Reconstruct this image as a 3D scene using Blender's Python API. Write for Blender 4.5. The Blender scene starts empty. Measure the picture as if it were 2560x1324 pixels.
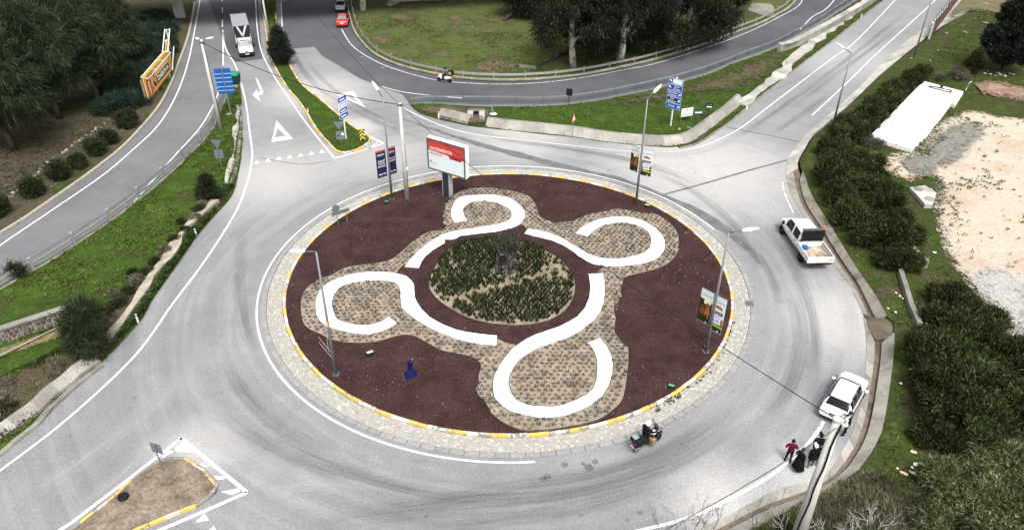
import bpy, bmesh, math, random
import numpy as np
from mathutils import Vector, Matrix, geometry
random.seed(7); rng = np.random.default_rng(7)
S = bpy.context.scene; COL = S.collection

# ---------------- camera, sky, sun, exposure ----------------
HC = 34.0; FPX = 1900.0; PITCH = math.radians(33.825); ROLL = .00828
cam_d = bpy.data.cameras.new('camera'); cam = bpy.data.objects.new('camera', cam_d); COL.objects.link(cam)
cam_d.sensor_fit = 'HORIZONTAL'; cam_d.sensor_width = 36.0; cam_d.lens = 36.0*FPX/2560.0
cam_d.clip_start = .5; cam_d.clip_end = 3000
cam.matrix_world = Matrix.Translation((0, 0, HC)) @ Matrix.Rotation(math.pi/2-PITCH, 4, 'X') @ Matrix.Rotation(ROLL, 4, 'Z')
S.camera = cam
SUN_EL, SUN_AZ = math.radians(58), math.radians(165)      # azimuth clockwise from +Y
W = bpy.data.worlds.new('World'); S.world = W; W.use_nodes = True
nt = W.node_tree; bg = nt.nodes['Background']
sky = nt.nodes.new('ShaderNodeTexSky'); sky.sky_type = 'NISHITA'; sky.sun_disc = False
sky.sun_elevation = SUN_EL; sky.sun_rotation = SUN_AZ; sky.air_density = 1.0; sky.dust_density = 6.0; sky.ozone_density = 1.0
hs = nt.nodes.new('ShaderNodeHueSaturation'); hs.inputs['Saturation'].default_value = .22   # an overcast, near-neutral sky
nt.links.new(sky.outputs[0], hs.inputs['Color']); nt.links.new(hs.outputs[0], bg.inputs['Color'])
bg.inputs['Strength'].default_value = .13
sun_d = bpy.data.lights.new('sun', 'SUN'); sun_d.energy = 1.5; sun_d.angle = math.radians(22); sun_d.color = (1, .97, .93)
sun = bpy.data.objects.new('sun', sun_d); COL.objects.link(sun)
sun.rotation_euler = Vector((math.sin(SUN_AZ)*math.cos(SUN_EL), math.cos(SUN_AZ)*math.cos(SUN_EL), math.sin(SUN_EL))).to_track_quat('Z', 'Y').to_euler()
sun.location = (20, -40, 80)
S.view_settings.view_transform = 'Standard'; S.view_settings.look = 'None'; S.view_settings.gamma = 1
S.view_settings.exposure = .88
S.view_settings.use_curve_mapping = False

# ---------------- survey: photo measurement -> ground position ----------------
def ray(px, py):
    x, y = px-1280.0, 662.0-py
    c, s = math.cos(ROLL), math.sin(ROLL); x, y = c*x-s*y, s*x+c*y
    return Vector((x, FPX*math.cos(PITCH)+y*math.sin(PITCH), -FPX*math.sin(PITCH)+y*math.cos(PITCH)))
def G(px, py, z=0.0):
    r = ray(px, py); t = (HC-z)/-r.z
    return Vector((r.x*t, r.y*t, z))
def project(p):
    d = Vector(p)-Vector((0, 0, HC)); fy, fz = math.cos(PITCH), -math.sin(PITCH)
    w = d.y*fy+d.z*fz; x = FPX*d.x/w; y = FPX*(d.y*-fz+d.z*fy)/w
    c, s = math.cos(ROLL), math.sin(ROLL)
    return 1280+c*x+s*y, 662-(-s*x+c*y)
def height_at(base, top_y):
    b = G(*base); lo, hi = 0, 30
    for _ in range(40):
        m = (lo+hi)/2
        if project((b.x, b.y, m))[1] > top_y: lo = m
        else: hi = m
    return lo
KS = 640/1926
def K(ox, oy, pts): return [(ox+x*KS, oy+y*KS) for x, y in pts]
CX, CY = -.24, 49.31          # centre of the roundabout

# ---------------- naming ----------------
def tag(o, label=None, cat=None, group=None, kind=None):
    if label: o['label'] = label
    if cat: o['category'] = cat
    if group: o['group'] = group
    if kind: o['kind'] = kind
    return o
def link(o, parent=None):
    COL.objects.link(o)
    if parent: o.parent = parent
    return o
def thing(name, loc, label, cat, group=None, rz=0.0, kind=None):
    o = bpy.data.objects.new(name, None); o.location = loc; o.rotation_euler = (0, 0, rz); o.empty_display_size = .2
    link(o); return tag(o, label, cat, group, kind)
def copy_tree(o, parent=None):
    c = o.copy(); COL.objects.link(c)
    if parent: c.parent = parent
    for ch in list(o.children): copy_tree(ch, c)
    return c
def mesh_obj(name, me, mat=None, parent=None, smooth=False):
    if mat is not None:
        for m in (mat if isinstance(mat, (list, tuple)) else [mat]): me.materials.append(m)
    if smooth: me.polygons.foreach_set('use_smooth', [True]*len(me.polygons))
    return link(bpy.data.objects.new(name, me), parent)
def pyobj(name, v, f, mat=None, parent=None, smooth=False, mi=None):
    me = bpy.data.meshes.new(name); me.from_pydata([tuple(p) for p in v], [], f); me.update()
    if mi is not None: me.polygons.foreach_set('material_index', mi)
    return mesh_obj(name, me, mat, parent, smooth)
def structure(o): o['kind'] = 'structure'; return o
def stuff(o): o['kind'] = 'stuff'; return o

# mesh collector -------------------------------------------------------------
class MB:
    def __init__(s): s.v = []; s.f = []; s.m = []
    def add(s, v, f, mi=0):
        o = len(s.v); s.v += [tuple(p) for p in v]; s.f += [[i+o for i in q] for q in f]; s.m += [mi]*len(f); return s
    def box(s, c, d, rz=0.0, mi=0, M=None, taper=1.0):
        x, y, z = (k/2 for k in d); t = taper
        P = [(-x,-y,-z),(x,-y,-z),(x,y,-z),(-x,y,-z),(-x*t,-y*t,z),(x*t,-y*t,z),(x*t,y*t,z),(-x*t,y*t,z)]
        R = M if M is not None else Matrix.Rotation(rz, 3, 'Z')
        c = Vector(c)
        return s.add([R @ Vector(p)+c for p in P], [(3,2,1,0),(4,5,6,7),(0,1,5,4),(1,2,6,5),(2,3,7,6),(3,0,4,7)], mi)
    def bar(s, a, b, w, h=None, mi=0):
        a, b = Vector(a), Vector(b); d = b-a
        return s.box((a+b)/2, (w, h or w, d.length), M=d.to_track_quat('Z', 'Y').to_matrix(), mi=mi)
    def tube(s, pts, r, n=8, mi=0, cap=True):
        pts = [Vector(p) for p in pts]; rr = r if isinstance(r, (list, tuple)) else [r]*len(pts)
        V = []; F = []; ref = Vector((0, 0, 1))
        for i, p in enumerate(pts):
            d = (pts[min(i+1, len(pts)-1)]-pts[max(i-1, 0)])
            d = d.normalized() if d.length > 1e-9 else Vector((0, 0, 1))
            u = d.cross(ref if abs(d.dot(ref)) < .95 else Vector((1, 0, 0))).normalized(); w = d.cross(u)
            for k in range(n):
                a = 2*math.pi*k/n; V.append(p+(u*math.cos(a)+w*math.sin(a))*rr[i])
        for i in range(len(pts)-1):
            for k in range(n):
                a, b = i*n+k, i*n+(k+1) % n; F.append((a, b, b+n, a+n))
        if cap: F.append(tuple(range(n-1, -1, -1))); F.append(tuple(range((len(pts)-1)*n, len(pts)*n)))
        return s.add(V, F, mi)
    def lathe(s, prof, c=(0, 0, 0), n=16, mi=0, M=None, sx=1, sy=1):
        V = []; F = []; c = Vector(c)
        for r, z in prof:
            for k in range(n):
                a = 2*math.pi*k/n; p = Vector((r*math.cos(a)*sx, r*math.sin(a)*sy, z)); V.append((M @ p if M is not None else p)+c)
        for i in range(len(prof)-1):
            for k in range(n):
                a, b = i*n+k, i*n+(k+1) % n; F.append((a, b, b+n, a+n))
        F.append(tuple(range(n-1, -1, -1))); F.append(tuple(range((len(prof)-1)*n, len(prof)*n)))
        return s.add(V, F, mi)
    def build(s, name, mat=None, parent=None, smooth=False, bevel=0):
        o = pyobj(name, s.v, s.f, mat, parent, smooth, s.m)
        if bevel:
            b = o.modifiers.new('bevel', 'BEVEL'); b.width = bevel; b.segments = 2; b.limit_method = 'ANGLE'
        return o

# splines, ribbons, patches ---------------------------------------------------
def spline(pts, step=.5, closed=False, z=None):
    P = [Vector((p[0], p[1], p[2] if len(p) > 2 else 0)) for p in pts]; n = len(P); out = []
    for i in range(n if closed else n-1):
        p0 = P[(i-1) % n] if (closed or i > 0) else P[0]; p1 = P[i]; p2 = P[(i+1) % n]
        p3 = P[(i+2) % n] if (closed or i+2 < n) else P[-1]
        k = max(1, int((p2-p1).length/step))
        for j in range(k):
            t = j/k
            out.append(.5*((2*p1)+(p2-p0)*t+(2*p0-5*p1+4*p2-p3)*t*t+(3*p1-p0-3*p2+p3)*t**3))
    if not closed: out.append(P[-1])
    if z is not None:
        for p in out: p.z = z
    return out
def GP(pix, z=0.0): return [G(p[0], p[1], p[2] if len(p) > 2 else z) for p in pix]
def normals2d(path, closed=False):
    N = []
    for i in range(len(path)):
        a = path[i-1] if (closed or i) else path[0]; b = path[(i+1) % len(path)] if (closed or i+1 < len(path)) else path[-1]
        d = (b-a); d.z = 0; d.normalize(); N.append(Vector((-d.y, d.x, 0)))
    return N
def ribbon(name, path, w0, w1, z, mat, parent=None, closed=False, uv=True):
    """flat strip from offset w0 to offset w1 (left positive) beside the path"""
    N = normals2d(path, closed); n = len(path); V = []; F = []; L = [0]
    f0 = w0 if callable(w0) else (lambda i: w0); f1 = w1 if callable(w1) else (lambda i: w1)
    for i in range(1, n+1): L.append(L[-1]+(path[i % n]-path[i-1]).length)
    m = n+1 if closed else n
    for i in range(m):
        p = path[i % n]; q = N[i % n]; a = p+q*f0(i % n); b = p+q*f1(i % n)
        V += [(a.x, a.y, z), (b.x, b.y, z)]
    for i in range(m-1): F.append((2*i+1, 2*i, 2*i+2, 2*i+3))
    o = pyobj(name, V, F, mat, parent)
    u = o.data.uv_layers.new(name='UVMap')
    vi = np.zeros(len(o.data.loops), int); o.data.loops.foreach_get('vertex_index', vi); La = np.array(L)
    u.data.foreach_set('uv', np.stack([La[vi//2], vi % 2], 1).ravel().astype(np.float32))
    u2 = o.data.uv_layers.new(name='fade'); u2.data.foreach_set('uv', np.stack([La[vi//2]/max(L[m-1], .01), vi*0], 1).ravel().astype(np.float32))
    return o
def inside(poly, x, y):
    """vectorised point-in-polygon"""
    r = np.zeros(len(x), bool); n = len(poly)
    for i in range(n):
        x1, y1 = poly[i][0], poly[i][1]; x2, y2 = poly[(i+1) % n][0], poly[(i+1) % n][1]
        if y1 == y2: continue
        c = ((y1 > y) != (y2 > y)) & (x < (x2-x1)*(y-y1)/(y2-y1)+x1); r ^= c
    return r
def vnoise(x, y, seed=0):
    """cheap smooth value noise, numpy"""
    def h(i, j): 
        k = np.sin(i*127.1+j*311.7+seed*74.7)*43758.5453; return k-np.floor(k)
    i, j = np.floor(x), np.floor(y); u, v = x-i, y-j; u = u*u*(3-2*u); v = v*v*(3-2*v)
    return (h(i,j)*(1-u)+h(i+1,j)*u)*(1-v)+(h(i,j+1)*(1-u)+h(i+1,j+1)*u)*v
PATCH = {}
def patch(name, bound, mat, res=1.0, amp=.05, skirt=.3, parent=None, zfun=None, hole=None):
    """filled sheet inside a closed 3-D boundary with interior relief and a skirt to the ground"""
    B = [Vector(p) for p in bound]; n = len(B)
    xs = np.array([p.x for p in B]); ys = np.array([p.y for p in B]); zs = np.array([p.z for p in B])
    gx, gy = np.meshgrid(np.arange(xs.min(), xs.max(), res), np.arange(ys.min(), ys.max(), res))
    gx = gx.ravel()+rng.uniform(-.3, .3, gx.size)*res; gy = gy.ravel()+rng.uniform(-.3, .3, gy.size)*res
    k = inside(B, gx, gy); gx, gy = gx[k], gy[k]
    if len(gx):
        d2 = np.full(len(gx), 1e9); wsum = np.zeros(len(gx)); wz = np.zeros(len(gx))
        for i in range(n):
            d = (gx-xs[i])**2+(gy-ys[i])**2; d2 = np.minimum(d2, d); w = 1/(d+.05)**1.5; wsum += w; wz += w*zs[i]
        kk = d2 > (res*.45)**2; gx, gy, d2, wz, wsum = gx[kk], gy[kk], d2[kk], wz[kk], wsum[kk]
        e = np.clip(np.sqrt(d2)/1.0, 0, 1)
        gz = wz/wsum+amp*e*(vnoise(gx*.35, gy*.35, 3)*1.8+vnoise(gx*1.3, gy*1.3, 5)*.8-.3)
        if zfun is not None: gz = gz+zfun(gx, gy)
        edg = np.sqrt(d2)
    else: gz = np.array([]); edg = gz
    co = [Vector((p.x, p.y)) for p in B]+[Vector((a, b)) for a, b in zip(gx, gy)]
    ov, oe, of, orig, _, _ = geometry.delaunay_2d_cdt(co, [(i, (i+1) % n) for i in range(n)], [], 1, 1e-5)
    zall = list(zs)+list(gz)
    V = []
    for p, o in zip(ov, orig):
        V.append((p.x, p.y, zall[o[0]] if o else float(zs[0])))
    area = sum(B[i].x*B[(i+1) % n].y-B[(i+1) % n].x*B[i].y for i in range(n))
    F = [list(f) for f in of]
    # orient up
    f0 = F[0]; a, b, c = (Vector(V[i]) for i in f0[:3])
    if (b-a).cross(c-a).z < 0: F = [f[::-1] for f in F]
    if skirt:
        o0 = len(V); idx = list(range(n))
        bv = [(p.x, p.y, p.z-skirt) for p in B]; V += [tuple(p) for p in B]+bv
        for i in range(n):
            j = (i+1) % n; q = (o0+i, o0+n+i, o0+n+j, o0+j)
            F.append(q if area > 0 else q[::-1])
    PATCH[name] = B
    o_ = pyobj(name, V, F, mat, parent, smooth=False); eall = list(np.zeros(n))+list(edg)
    at = o_.data.attributes.new('edge', 'FLOAT', 'POINT'); at.data.foreach_set('value', np.array([float(eall[q[0]]) if q else 0. for q in orig]+[0.]*(len(V)-len(ov)), np.float32)); return o_

# ---------------- materials ----------------
def rgb(h):
    """'#rrggbb' as seen -> linear"""
    c = [int(h[i:i+2], 16)/255 for i in (1, 3, 5)]
    return tuple(k/12.92 if k <= .04045 else ((k+.055)/1.055)**2.4 for k in c)
class NT:
    def __init__(s, name):
        s.m = bpy.data.materials.new(name); s.m.use_nodes = True; s.t = s.m.node_tree; s.b = s.t.nodes['Principled BSDF']
    def n(s, t, **kw):
        o = s.t.nodes.new('ShaderNode'+t)
        for k, v in kw.items(): setattr(o, k, v)
        return o
    def l(s, a, b): s.t.links.new(a, b)
    def coord(s, world=True):
        return s.n('NewGeometry').outputs['Position'] if world else s.n('TexCoord').outputs['Object']
    def noise(s, vec, scale, detail=4, rough=.6, dist=0.0):
        o = s.n('TexNoise'); o.inputs['Scale'].default_value = scale; o.inputs['Detail'].default_value = detail
        o.inputs['Roughness'].default_value = rough; o.inputs['Distortion'].default_value = dist; s.l(vec, o.inputs['Vector']); return o.outputs['Fac']
    def ramp(s, fac, stops, interp='LINEAR'):
        o = s.n('ValToRGB'); e = o.color_ramp.elements; o.color_ramp.interpolation = interp
        while len(e) < len(stops): e.new(.5)
        for i, (p, c) in enumerate(stops):
            e[i].position = p; e[i].color = (c, c, c, 1) if isinstance(c, (int, float)) else (*c[:3], 1)
        s.l(fac, o.inputs[0]); return o.outputs[0]
    def mix(s, fac, a, b, mode='MIX'):
        o = s.n('Mix', data_type='RGBA', blend_type=mode)
        for k, v in ((0, fac), (6, a), (7, b)):
            if hasattr(v, 'is_output'): s.l(v, o.inputs[k])
            elif k == 0: o.inputs[0].default_value = v
            else: o.inputs[k].default_value = (v, v, v, 1) if isinstance(v, (int, float)) else (*v[:3], 1)
        return o.outputs[2]
    def math(s, op, a, b=0.0, clamp=False):
        o = s.n('Math', operation=op); o.use_clamp = clamp
        for k, v in ((0, a), (1, b)):
            if hasattr(v, 'is_output'): s.l(v, o.inputs[k])
            else: o.inputs[k].default_value = v
        return o.outputs[0]
    def mrange(s, v, a, b, c=0.0, d=1.0, smooth=True):
        o = s.n('MapRange'); o.interpolation_type = 'SMOOTHSTEP' if smooth else 'LINEAR'
        s.l(v, o.inputs[0])
        for k, x in zip((1, 2, 3, 4), (a, b, c, d)): o.inputs[k].default_value = x
        return o.outputs[0]
    def bump(s, h, strength=.4, dist=.02):
        o = s.n('Bump'); o.inputs['Strength'].default_value = strength; o.inputs['Distance'].default_value = dist
        s.l(h, o.inputs['Height']); s.l(o.outputs[0], s.b.inputs['Normal'])
    def done(s, col=None, rough=.8, metal=0.0, spec=.3):
        if col is not None:
            if hasattr(col, 'is_output'): s.l(col, s.b.inputs['Base Color'])
            else: s.b.inputs['Base Color'].default_value = (*col[:3], 1)
        s.b.inputs['Roughness'].default_value = rough; s.b.inputs['Metallic'].default_value = metal
        s.b.inputs['Specular IOR Level'].default_value = spec
        return s.m
MAT = {}
def simple(name, c, rough=.6, metal=0.0, var=.15, scale=6.0, spec=.14, bump=0.0, world=False):
    """one colour with uneven tone and wear"""
    if name in MAT: return MAT[name]
    k = NT(name); v = k.coord(world); f = k.noise(v, scale, 5, .65)
    col = k.mix(k.ramp(f, [(.3, 0.0), (.7, 1.0)]), tuple(x*(1-var) for x in c), tuple(min(1, x*(1+var)) for x in c))
    if bump: k.bump(f, bump, .01)
    MAT[name] = k.done(col, rough, metal, spec); return MAT[name]
def two(name, stops, scale, fine=None, rough=.9, world=True, bump=.3, bscale=None, detail=6, dist=0.0, feather=0, piece=0):
    """several tones driven by noise, with a finer speckle on top"""
    k = NT(name); v = k.coord(world); f = k.noise(v, scale, detail, .62, dist); col = k.ramp(f, stops)
    if fine:
        g = k.noise(v, fine[0], 3, .7); col = k.mix(1.0, col, k.ramp(g, [(.25, 1-fine[1]), (.75, 1+fine[1])]), 'MULTIPLY')
    if bump: k.bump(k.noise(v, bscale or (fine[0] if fine else scale*4), 3, .7), bump, .03)
    if piece: col = k.mix(1.0, col, k.ramp(k.n('ObjectInfo').outputs['Random'], [(0, 1-piece), (1, 1+piece*.6)]), 'MULTIPLY')      # each slab weathers by itself
    if feather:      # ragged margin: thins out over the last stretch towards the edge of the patch
        e = k.n('Attribute', attribute_name='edge').outputs['Fac']; q = k.math('ADD', k.math('DIVIDE', e, feather), k.math('MULTIPLY', k.math('SUBTRACT', k.noise(v, 1.7, 8, .75), .62), 2.2))
        k.l(k.mrange(k.math('ADD', q, k.math('MULTIPLY', k.math('SUBTRACT', k.noise(v, 6, 3, .8), .5), 1.6)), -.22, .22), k.b.inputs['Alpha'])
    return k.done(col, rough, 0, .06)
# ---------------- surface materials ----------------
def asphalt(name, lo, hi, streak=.5, dusty=()):
    k = NT(name); P = k.coord(True)
    big = k.noise(P, .09, 5, .6); mid = k.noise(P, .6, 5, .65); fine = k.noise(P, 7, 3, .85)
    col = k.mix(k.ramp(big, [(.3, 0.0), (.7, 1.0)]), lo, hi)
    # traffic wear that follows the carriageway round the island
    sub = k.n('VectorMath', operation='SUBTRACT'); k.l(P, sub.inputs[0]); sub.inputs[1].default_value = (CX, CY, 0)
    sep = k.n('SeparateXYZ'); k.l(sub.outputs[0], sep.inputs[0])
    ln = k.n('VectorMath', operation='LENGTH'); k.l(sub.outputs[0], ln.inputs[0]); r = ln.outputs['Value']
    ang = k.math('ARCTAN2', sep.outputs[1], sep.outputs[0])
    cmb = k.n('CombineXYZ'); k.l(k.math('MULTIPLY', r, 1.15), cmb.inputs[0]); k.l(k.math('MULTIPLY', ang, 1.6), cmb.inputs[1])
    st = k.noise(cmb.outputs[0], 1.0, 5, .6, .4)
    mask = k.math('MULTIPLY', k.mrange(r, 18.5, 20.5), k.mrange(r, 31, 44, 1.0, 0.0))
    s2 = k.math('MULTIPLY', k.math('MULTIPLY', k.ramp(st, [(.44, 0.0), (.68, 1.0)]), mask), streak)
    col = k.mix(s2, col, tuple(x*.62 for x in lo))
    s3 = k.math('MULTIPLY', k.math('MULTIPLY', k.ramp(st, [(.3, 1.0), (.46, 0.0)]), mask), .35)
    col = k.mix(s3, col, tuple(min(1, x*1.25) for x in hi))
    for (x, y, rad, c, amt) in dusty:                         # pale limestone dust dragged on to the road
        d = k.n('VectorMath', operation='DISTANCE'); k.l(P, d.inputs[0]); d.inputs[1].default_value = (x, y, 0)
        dd = k.math('ADD', d.outputs['Value'], k.math('MULTIPLY', k.math('SUBTRACT', mid, .5), rad*.9))
        col = k.mix(k.math('MULTIPLY', k.mrange(dd, rad*.2, rad, 1.0, 0.0), amt), col, c)
    col = k.mix(1.0, col, k.ramp(mid, [(.2, .86), (.8, 1.1)]), 'MULTIPLY')
    col = k.mix(1.0, col, k.ramp(fine, [(.3, .74), (.7, 1.2)]), 'MULTIPLY')
    # oil spots and small repairs
    vo = k.n('TexVoronoi'); vo.inputs['Scale'].default_value = .35; k.l(P, vo.inputs['Vector'])
    col = k.mix(k.math('MULTIPLY', k.mrange(vo.outputs['Distance'], .03, .07, 1.0, 0.0), .45), col, tuple(x*.45 for x in lo))
    k.bump(fine, .25, .01)
    return k.done(col, .9, 0, .15)
DUST = (.42, .413, .40)
def gd(px, py): p = G(px, py); return p.x, p.y
DUSTY = [(*gd(1750, 420), 15, DUST, .85), (*gd(1300, 345), 8, DUST, .7), (*gd(2120, 800), 7, DUST, .8), (*gd(1830, 1270), 5, DUST, .9), (*gd(790, 230), 9, DUST, .8),
         (*gd(880, 320), 5, DUST, .9), (*gd(960, 390), 8, DUST, .55), (*gd(640, 470), 8, DUST, .5), (*gd(2020, 1180), 4, DUST, .8), (*gd(480, 1130), 4, DUST, .7), (*gd(720, 420), 9, DUST, .5), (*gd(2140, 150), 14, DUST, .45)]
M_ASPH = asphalt('pale worn asphalt', (.192, .196, .202), (.252, .255, .261), .34, DUSTY)
M_ASPD = asphalt('newer grey asphalt', (.068, .071, .078), (.105, .109, .117), .15)
M_ASPM = asphalt('mid grey asphalt', (.125, .128, .135), (.175, .179, .185), .15)
M_TAR = two('dark tar seam', [(.3, (.10, .10, .10)), (.7, (.17, .17, .17))], 1.2, (14, .2))
M_GRASS = two('grass', [(.28, (.082, .066, .042)), (.39, (.055, .05, .025)), (.5, (.033, .049, .012)), (.62, (.047, .067, .016)), (.78, (.078, .098, .028))], .5, (5, .55), bump=.9, detail=10)
M_GRASS2 = two('green grass', [(.24, (.062, .053, .026)), (.36, (.040, .052, .014)), (.5, (.034, .064, .010)), (.64, (.053, .088, .015)), (.78, (.082, .112, .026))], .55, (5, .5), bump=.9, detail=10)
M_DRY = two('thin winter grass', [(.30, (.14, .095, .07)), (.39, (.10, .08, .05)), (.46, (.045, .072, .014)), (.53, (.09, .088, .038)), (.60, (.052, .092, .016)), (.68, (.12, .10, .055)), (.76, (.22, .17, .11))], .2, (5, .5), bump=.9, detail=11)
M_LITTER = two('leaf litter', [(.3, (.035, .032, .02)), (.45, (.075, .062, .045)), (.6, (.05, .052, .025)), (.78, (.125, .108, .085))], .5, (7, .4), bump=.6, detail=8)
M_SAND = two('pale sand lot', [(.3, (.33, .31, .28)), (.42, (.40, .32, .235)), (.52, (.42, .375, .315)), (.63, (.45, .365, .275)), (.76, (.42, .395, .36))], .17, (4, .16), bump=.5, detail=10, feather=2.2)
M_GRAVEL = two('grey gravel', [(.3, (.10, .10, .085)), (.45, (.20, .20, .185)), (.6, (.15, .145, .115)), (.75, (.31, .29, .25))], .7, (4, .5), bump=.8, detail=10, feather=2.5)
M_DIRT = two('brown soil', [(.3, (.06, .048, .034)), (.6, (.13, .108, .08)), (.8, (.19, .165, .125))], .8, (8, .35), bump=.6)
M_MULCH = two('maroon lava gravel', [(.35, (.030, .016, .0155)), (.65, (.053, .029, .0275))], .5, (11, .75), bump=1.0, bscale=9)
M_TAN = two('tan planting soil', [(.3, (.15, .122, .094)), (.5, (.245, .20, .152)), (.7, (.32, .268, .212))], 1.1, (7, .4), bump=.8, detail=9)
M_PATHW = two('white chippings', [(.24, (.52, .49, .44)), (.32, (.74, .735, .72)), (.5, (.81, .81, .81)), (.7, (.83, .83, .83))], 1.3, (14, .06), bump=.3, detail=10)
M_CONC = two('weathered concrete', [(.28, (.13, .12, .10)), (.45, (.245, .232, .205)), (.7, (.33, .318, .29))], .55, (6, .15), bump=.3, detail=8, piece=.22)
M_CONC2 = two('stained concrete', [(.3, (.10, .09, .068)), (.5, (.20, .187, .16)), (.75, (.28, .265, .235))], .8, (7, .2), bump=.3, detail=8, piece=.22)
M_CONCW = two('pale concrete', [(.28, (.23, .22, .195)), (.5, (.36, .348, .32)), (.75, (.43, .42, .395))], .6, (7, .12), bump=.3, detail=8, piece=.22)
def paint_mat(name, c, wear=.5, edge=.42):
    """road paint with worn patches; the wear lets the asphalt below show"""
    k = NT(name); P = k.coord(True); f = k.noise(P, 2.2, 8, .75); g = k.noise(P, 11, 3, .7)
    a = k.math('MULTIPLY', k.mrange(f, edge-.12, edge+.04), k.mrange(g, .22, .45, 1-wear, 1.0))
    k.l(a, k.b.inputs['Alpha'])
    return k.done(k.mix(k.ramp(g, [(.3, 0.0), (.7, 1.0)]), tuple(x*.88 for x in c), c), .7, 0, .3)
M_LINE = paint_mat('white road paint', (.66, .66, .655), .4, .39)
M_LINE2 = paint_mat('faded road paint', (.66, .66, .65), .5, .47)
def random_tone(name, stops, island=False, rough=.85, fine=8, amt=.2, world=True):
    k = NT(name); r = k.n('NewGeometry').outputs['Random Per Island'] if island else k.n('ObjectInfo').outputs['Random']
    col = k.ramp(r, stops); f = k.noise(k.coord(world), fine, 4, .65)
    col = k.mix(1.0, col, k.ramp(f, [(.25, 1-amt), (.75, 1+amt)]), 'MULTIPLY'); k.bump(f, .3, .01)
    return k.done(col, rough, 0, .08)
PAV = [(0, (.31, .295, .26)), (.3, (.36, .345, .308)), (.6, (.335, .325, .298)), (.85, (.385, .37, .335)), (1, (.50, .49, .455))]
M_PAV_I = random_tone('block paving joined', PAV, True); M_PAV = random_tone('block paving', PAV)
M_EDGE = random_tone('grey edging stone', [(0, (.225, .225, .225)), (1, (.275, .275, .27))])
def kerb_mat(name, c, chip=.4):
    k = NT(name); P = k.coord(True); f = k.noise(P, 3.5, 8, .75); r = k.n('ObjectInfo').outputs['Random']
    bare = k.mix(k.noise(P, 9, 3, .7), (.12, .115, .105), (.30, .285, .26))
    th = k.math('SUBTRACT', f, k.math('MULTIPLY', r, .14))
    k.bump(f, .3, .01)
    return k.done(k.mix(k.mrange(th, chip-.05, chip+.03), bare, c), .7, 0, .3)
M_KY = kerb_mat('yellow kerb paint', (.60, .39, .095), .36); M_KW = kerb_mat('white kerb paint', (.55, .535, .50), .40)
M_KF = kerb_mat('faded cream kerb', (.36, .325, .255), .44)

# ---------------- ground and carriageways ----------------
gv = [(-700, -150, -.6), (700, -150, -.6), (700, 900, -.6), (-700, 900, -.6)]
structure(pyobj('ground', gv, [(0, 1, 2, 3)], M_LITTER))
# east edge of the asphalt, from the far end of the right-hand road to the bottom of the view
EAST = [(2600,-250),(2440,-80),(2342,43),(2279,93),(2236,130),(2192,173),(2153,213),(2119,246),(2063,296),(2030,322),(2010,342),(1983,375),(1967,405),(1965,440),
        (1973,473),(1993,516),(2030,573),(2079,652),(2106,693),(2133,732),(2153,776),(2163,825),(2166,880),(2161,950),(2149,1024),(2130,1083),(2104,1130),(2069,1183),
        (2020,1207),(1960,1218),(1920,1233),(1878,1256),(1828,1283),(1778,1306),(1735,1328),(1640,1400),(1500,1480)]
ROADP = spline(GP(EAST), 1.0)
west = [Vector((-120, ROADP[-1].y-12, 0)), Vector((-140, 40, 0)), Vector((-140, 260, 0)), Vector((150, 260, 0))]
structure(patch('roundabout_road', ROADP+[Vector((10, ROADP[-1].y-14, 0))]+west, M_ASPH, res=6, amp=0, skirt=0))
def sheet(name, pix, z, mat, sm=True, step=.8, res=8):
    p = spline(GP(pix), step, True) if sm else GP(pix)
    for q in p: q.z = z
    return structure(patch(name, p, mat, res=res, amp=0, skirt=0))
# darker, newer surfacing: far lanes under the bridge, the loop ramp, the west ramp
D1 = [(500,-60),(640,-60),(656,148),(583,157),(557,100)]
sheet('underpass_lane_surface', D1, .007, M_ASPD, False)
WL = [(0,722),(60,686),(110,659),(163,626),(213,593),(256,565),(296,536),(332,508),(369,480),(412,443),(452,407),(475,382),(498,362),(518,339),(533,319),(551,276),(562,240),(566,200),(557,150),(557,110)]
WR = [(0,585),(60,548),(130,500),(220,437),(300,375),(350,325),(400,265),(432,205),(452,150),(470,100),(480,60),(490,0),(497,-60)]
sheet('west_ramp_surface', [(-200,830),(-90,770)]+WL+[(556,60),(548,-60)]+WR[::-1]+[(-150,680)], .004, M_ASPM, False)
LOOPOUT = [(862,-60),(869,10),(875,43),(885,76),(905,106),(932,133),(972,154.5),(1021.5,171),(1080,184),(1149,196),(1232,201),(1299,201),(1382,196),(1465,186),(1548,170),(1640,149),(1749,115),(1832,85),(1899,60),(1942,38),(1972,20),(1992,-4),(2004,-40),(2010,-120)]
LOOPIN = [(1026,262),(1066,259),(1133,262.5),(1199,266),(1266,266),(1349,266),(1425,261),(1498,251),(1565,238),(1640,223),(1713,203),(1749,193),(1789,179),(1832,160),(1866,148),(1909,133),(1949,116),(1998,90),(2048,63),(2098,30),(2140,3),(2200,-45),(2260,-120)]
sheet('loop_ramp_surface', [(690,-60),(702,0),(706,66),(726,123),(786,117),(805,140),(849,166),(899,196),(948,217),(1005,236)]+LOOPIN+LOOPOUT[::-1], .004, M_ASPD, False)
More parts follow.
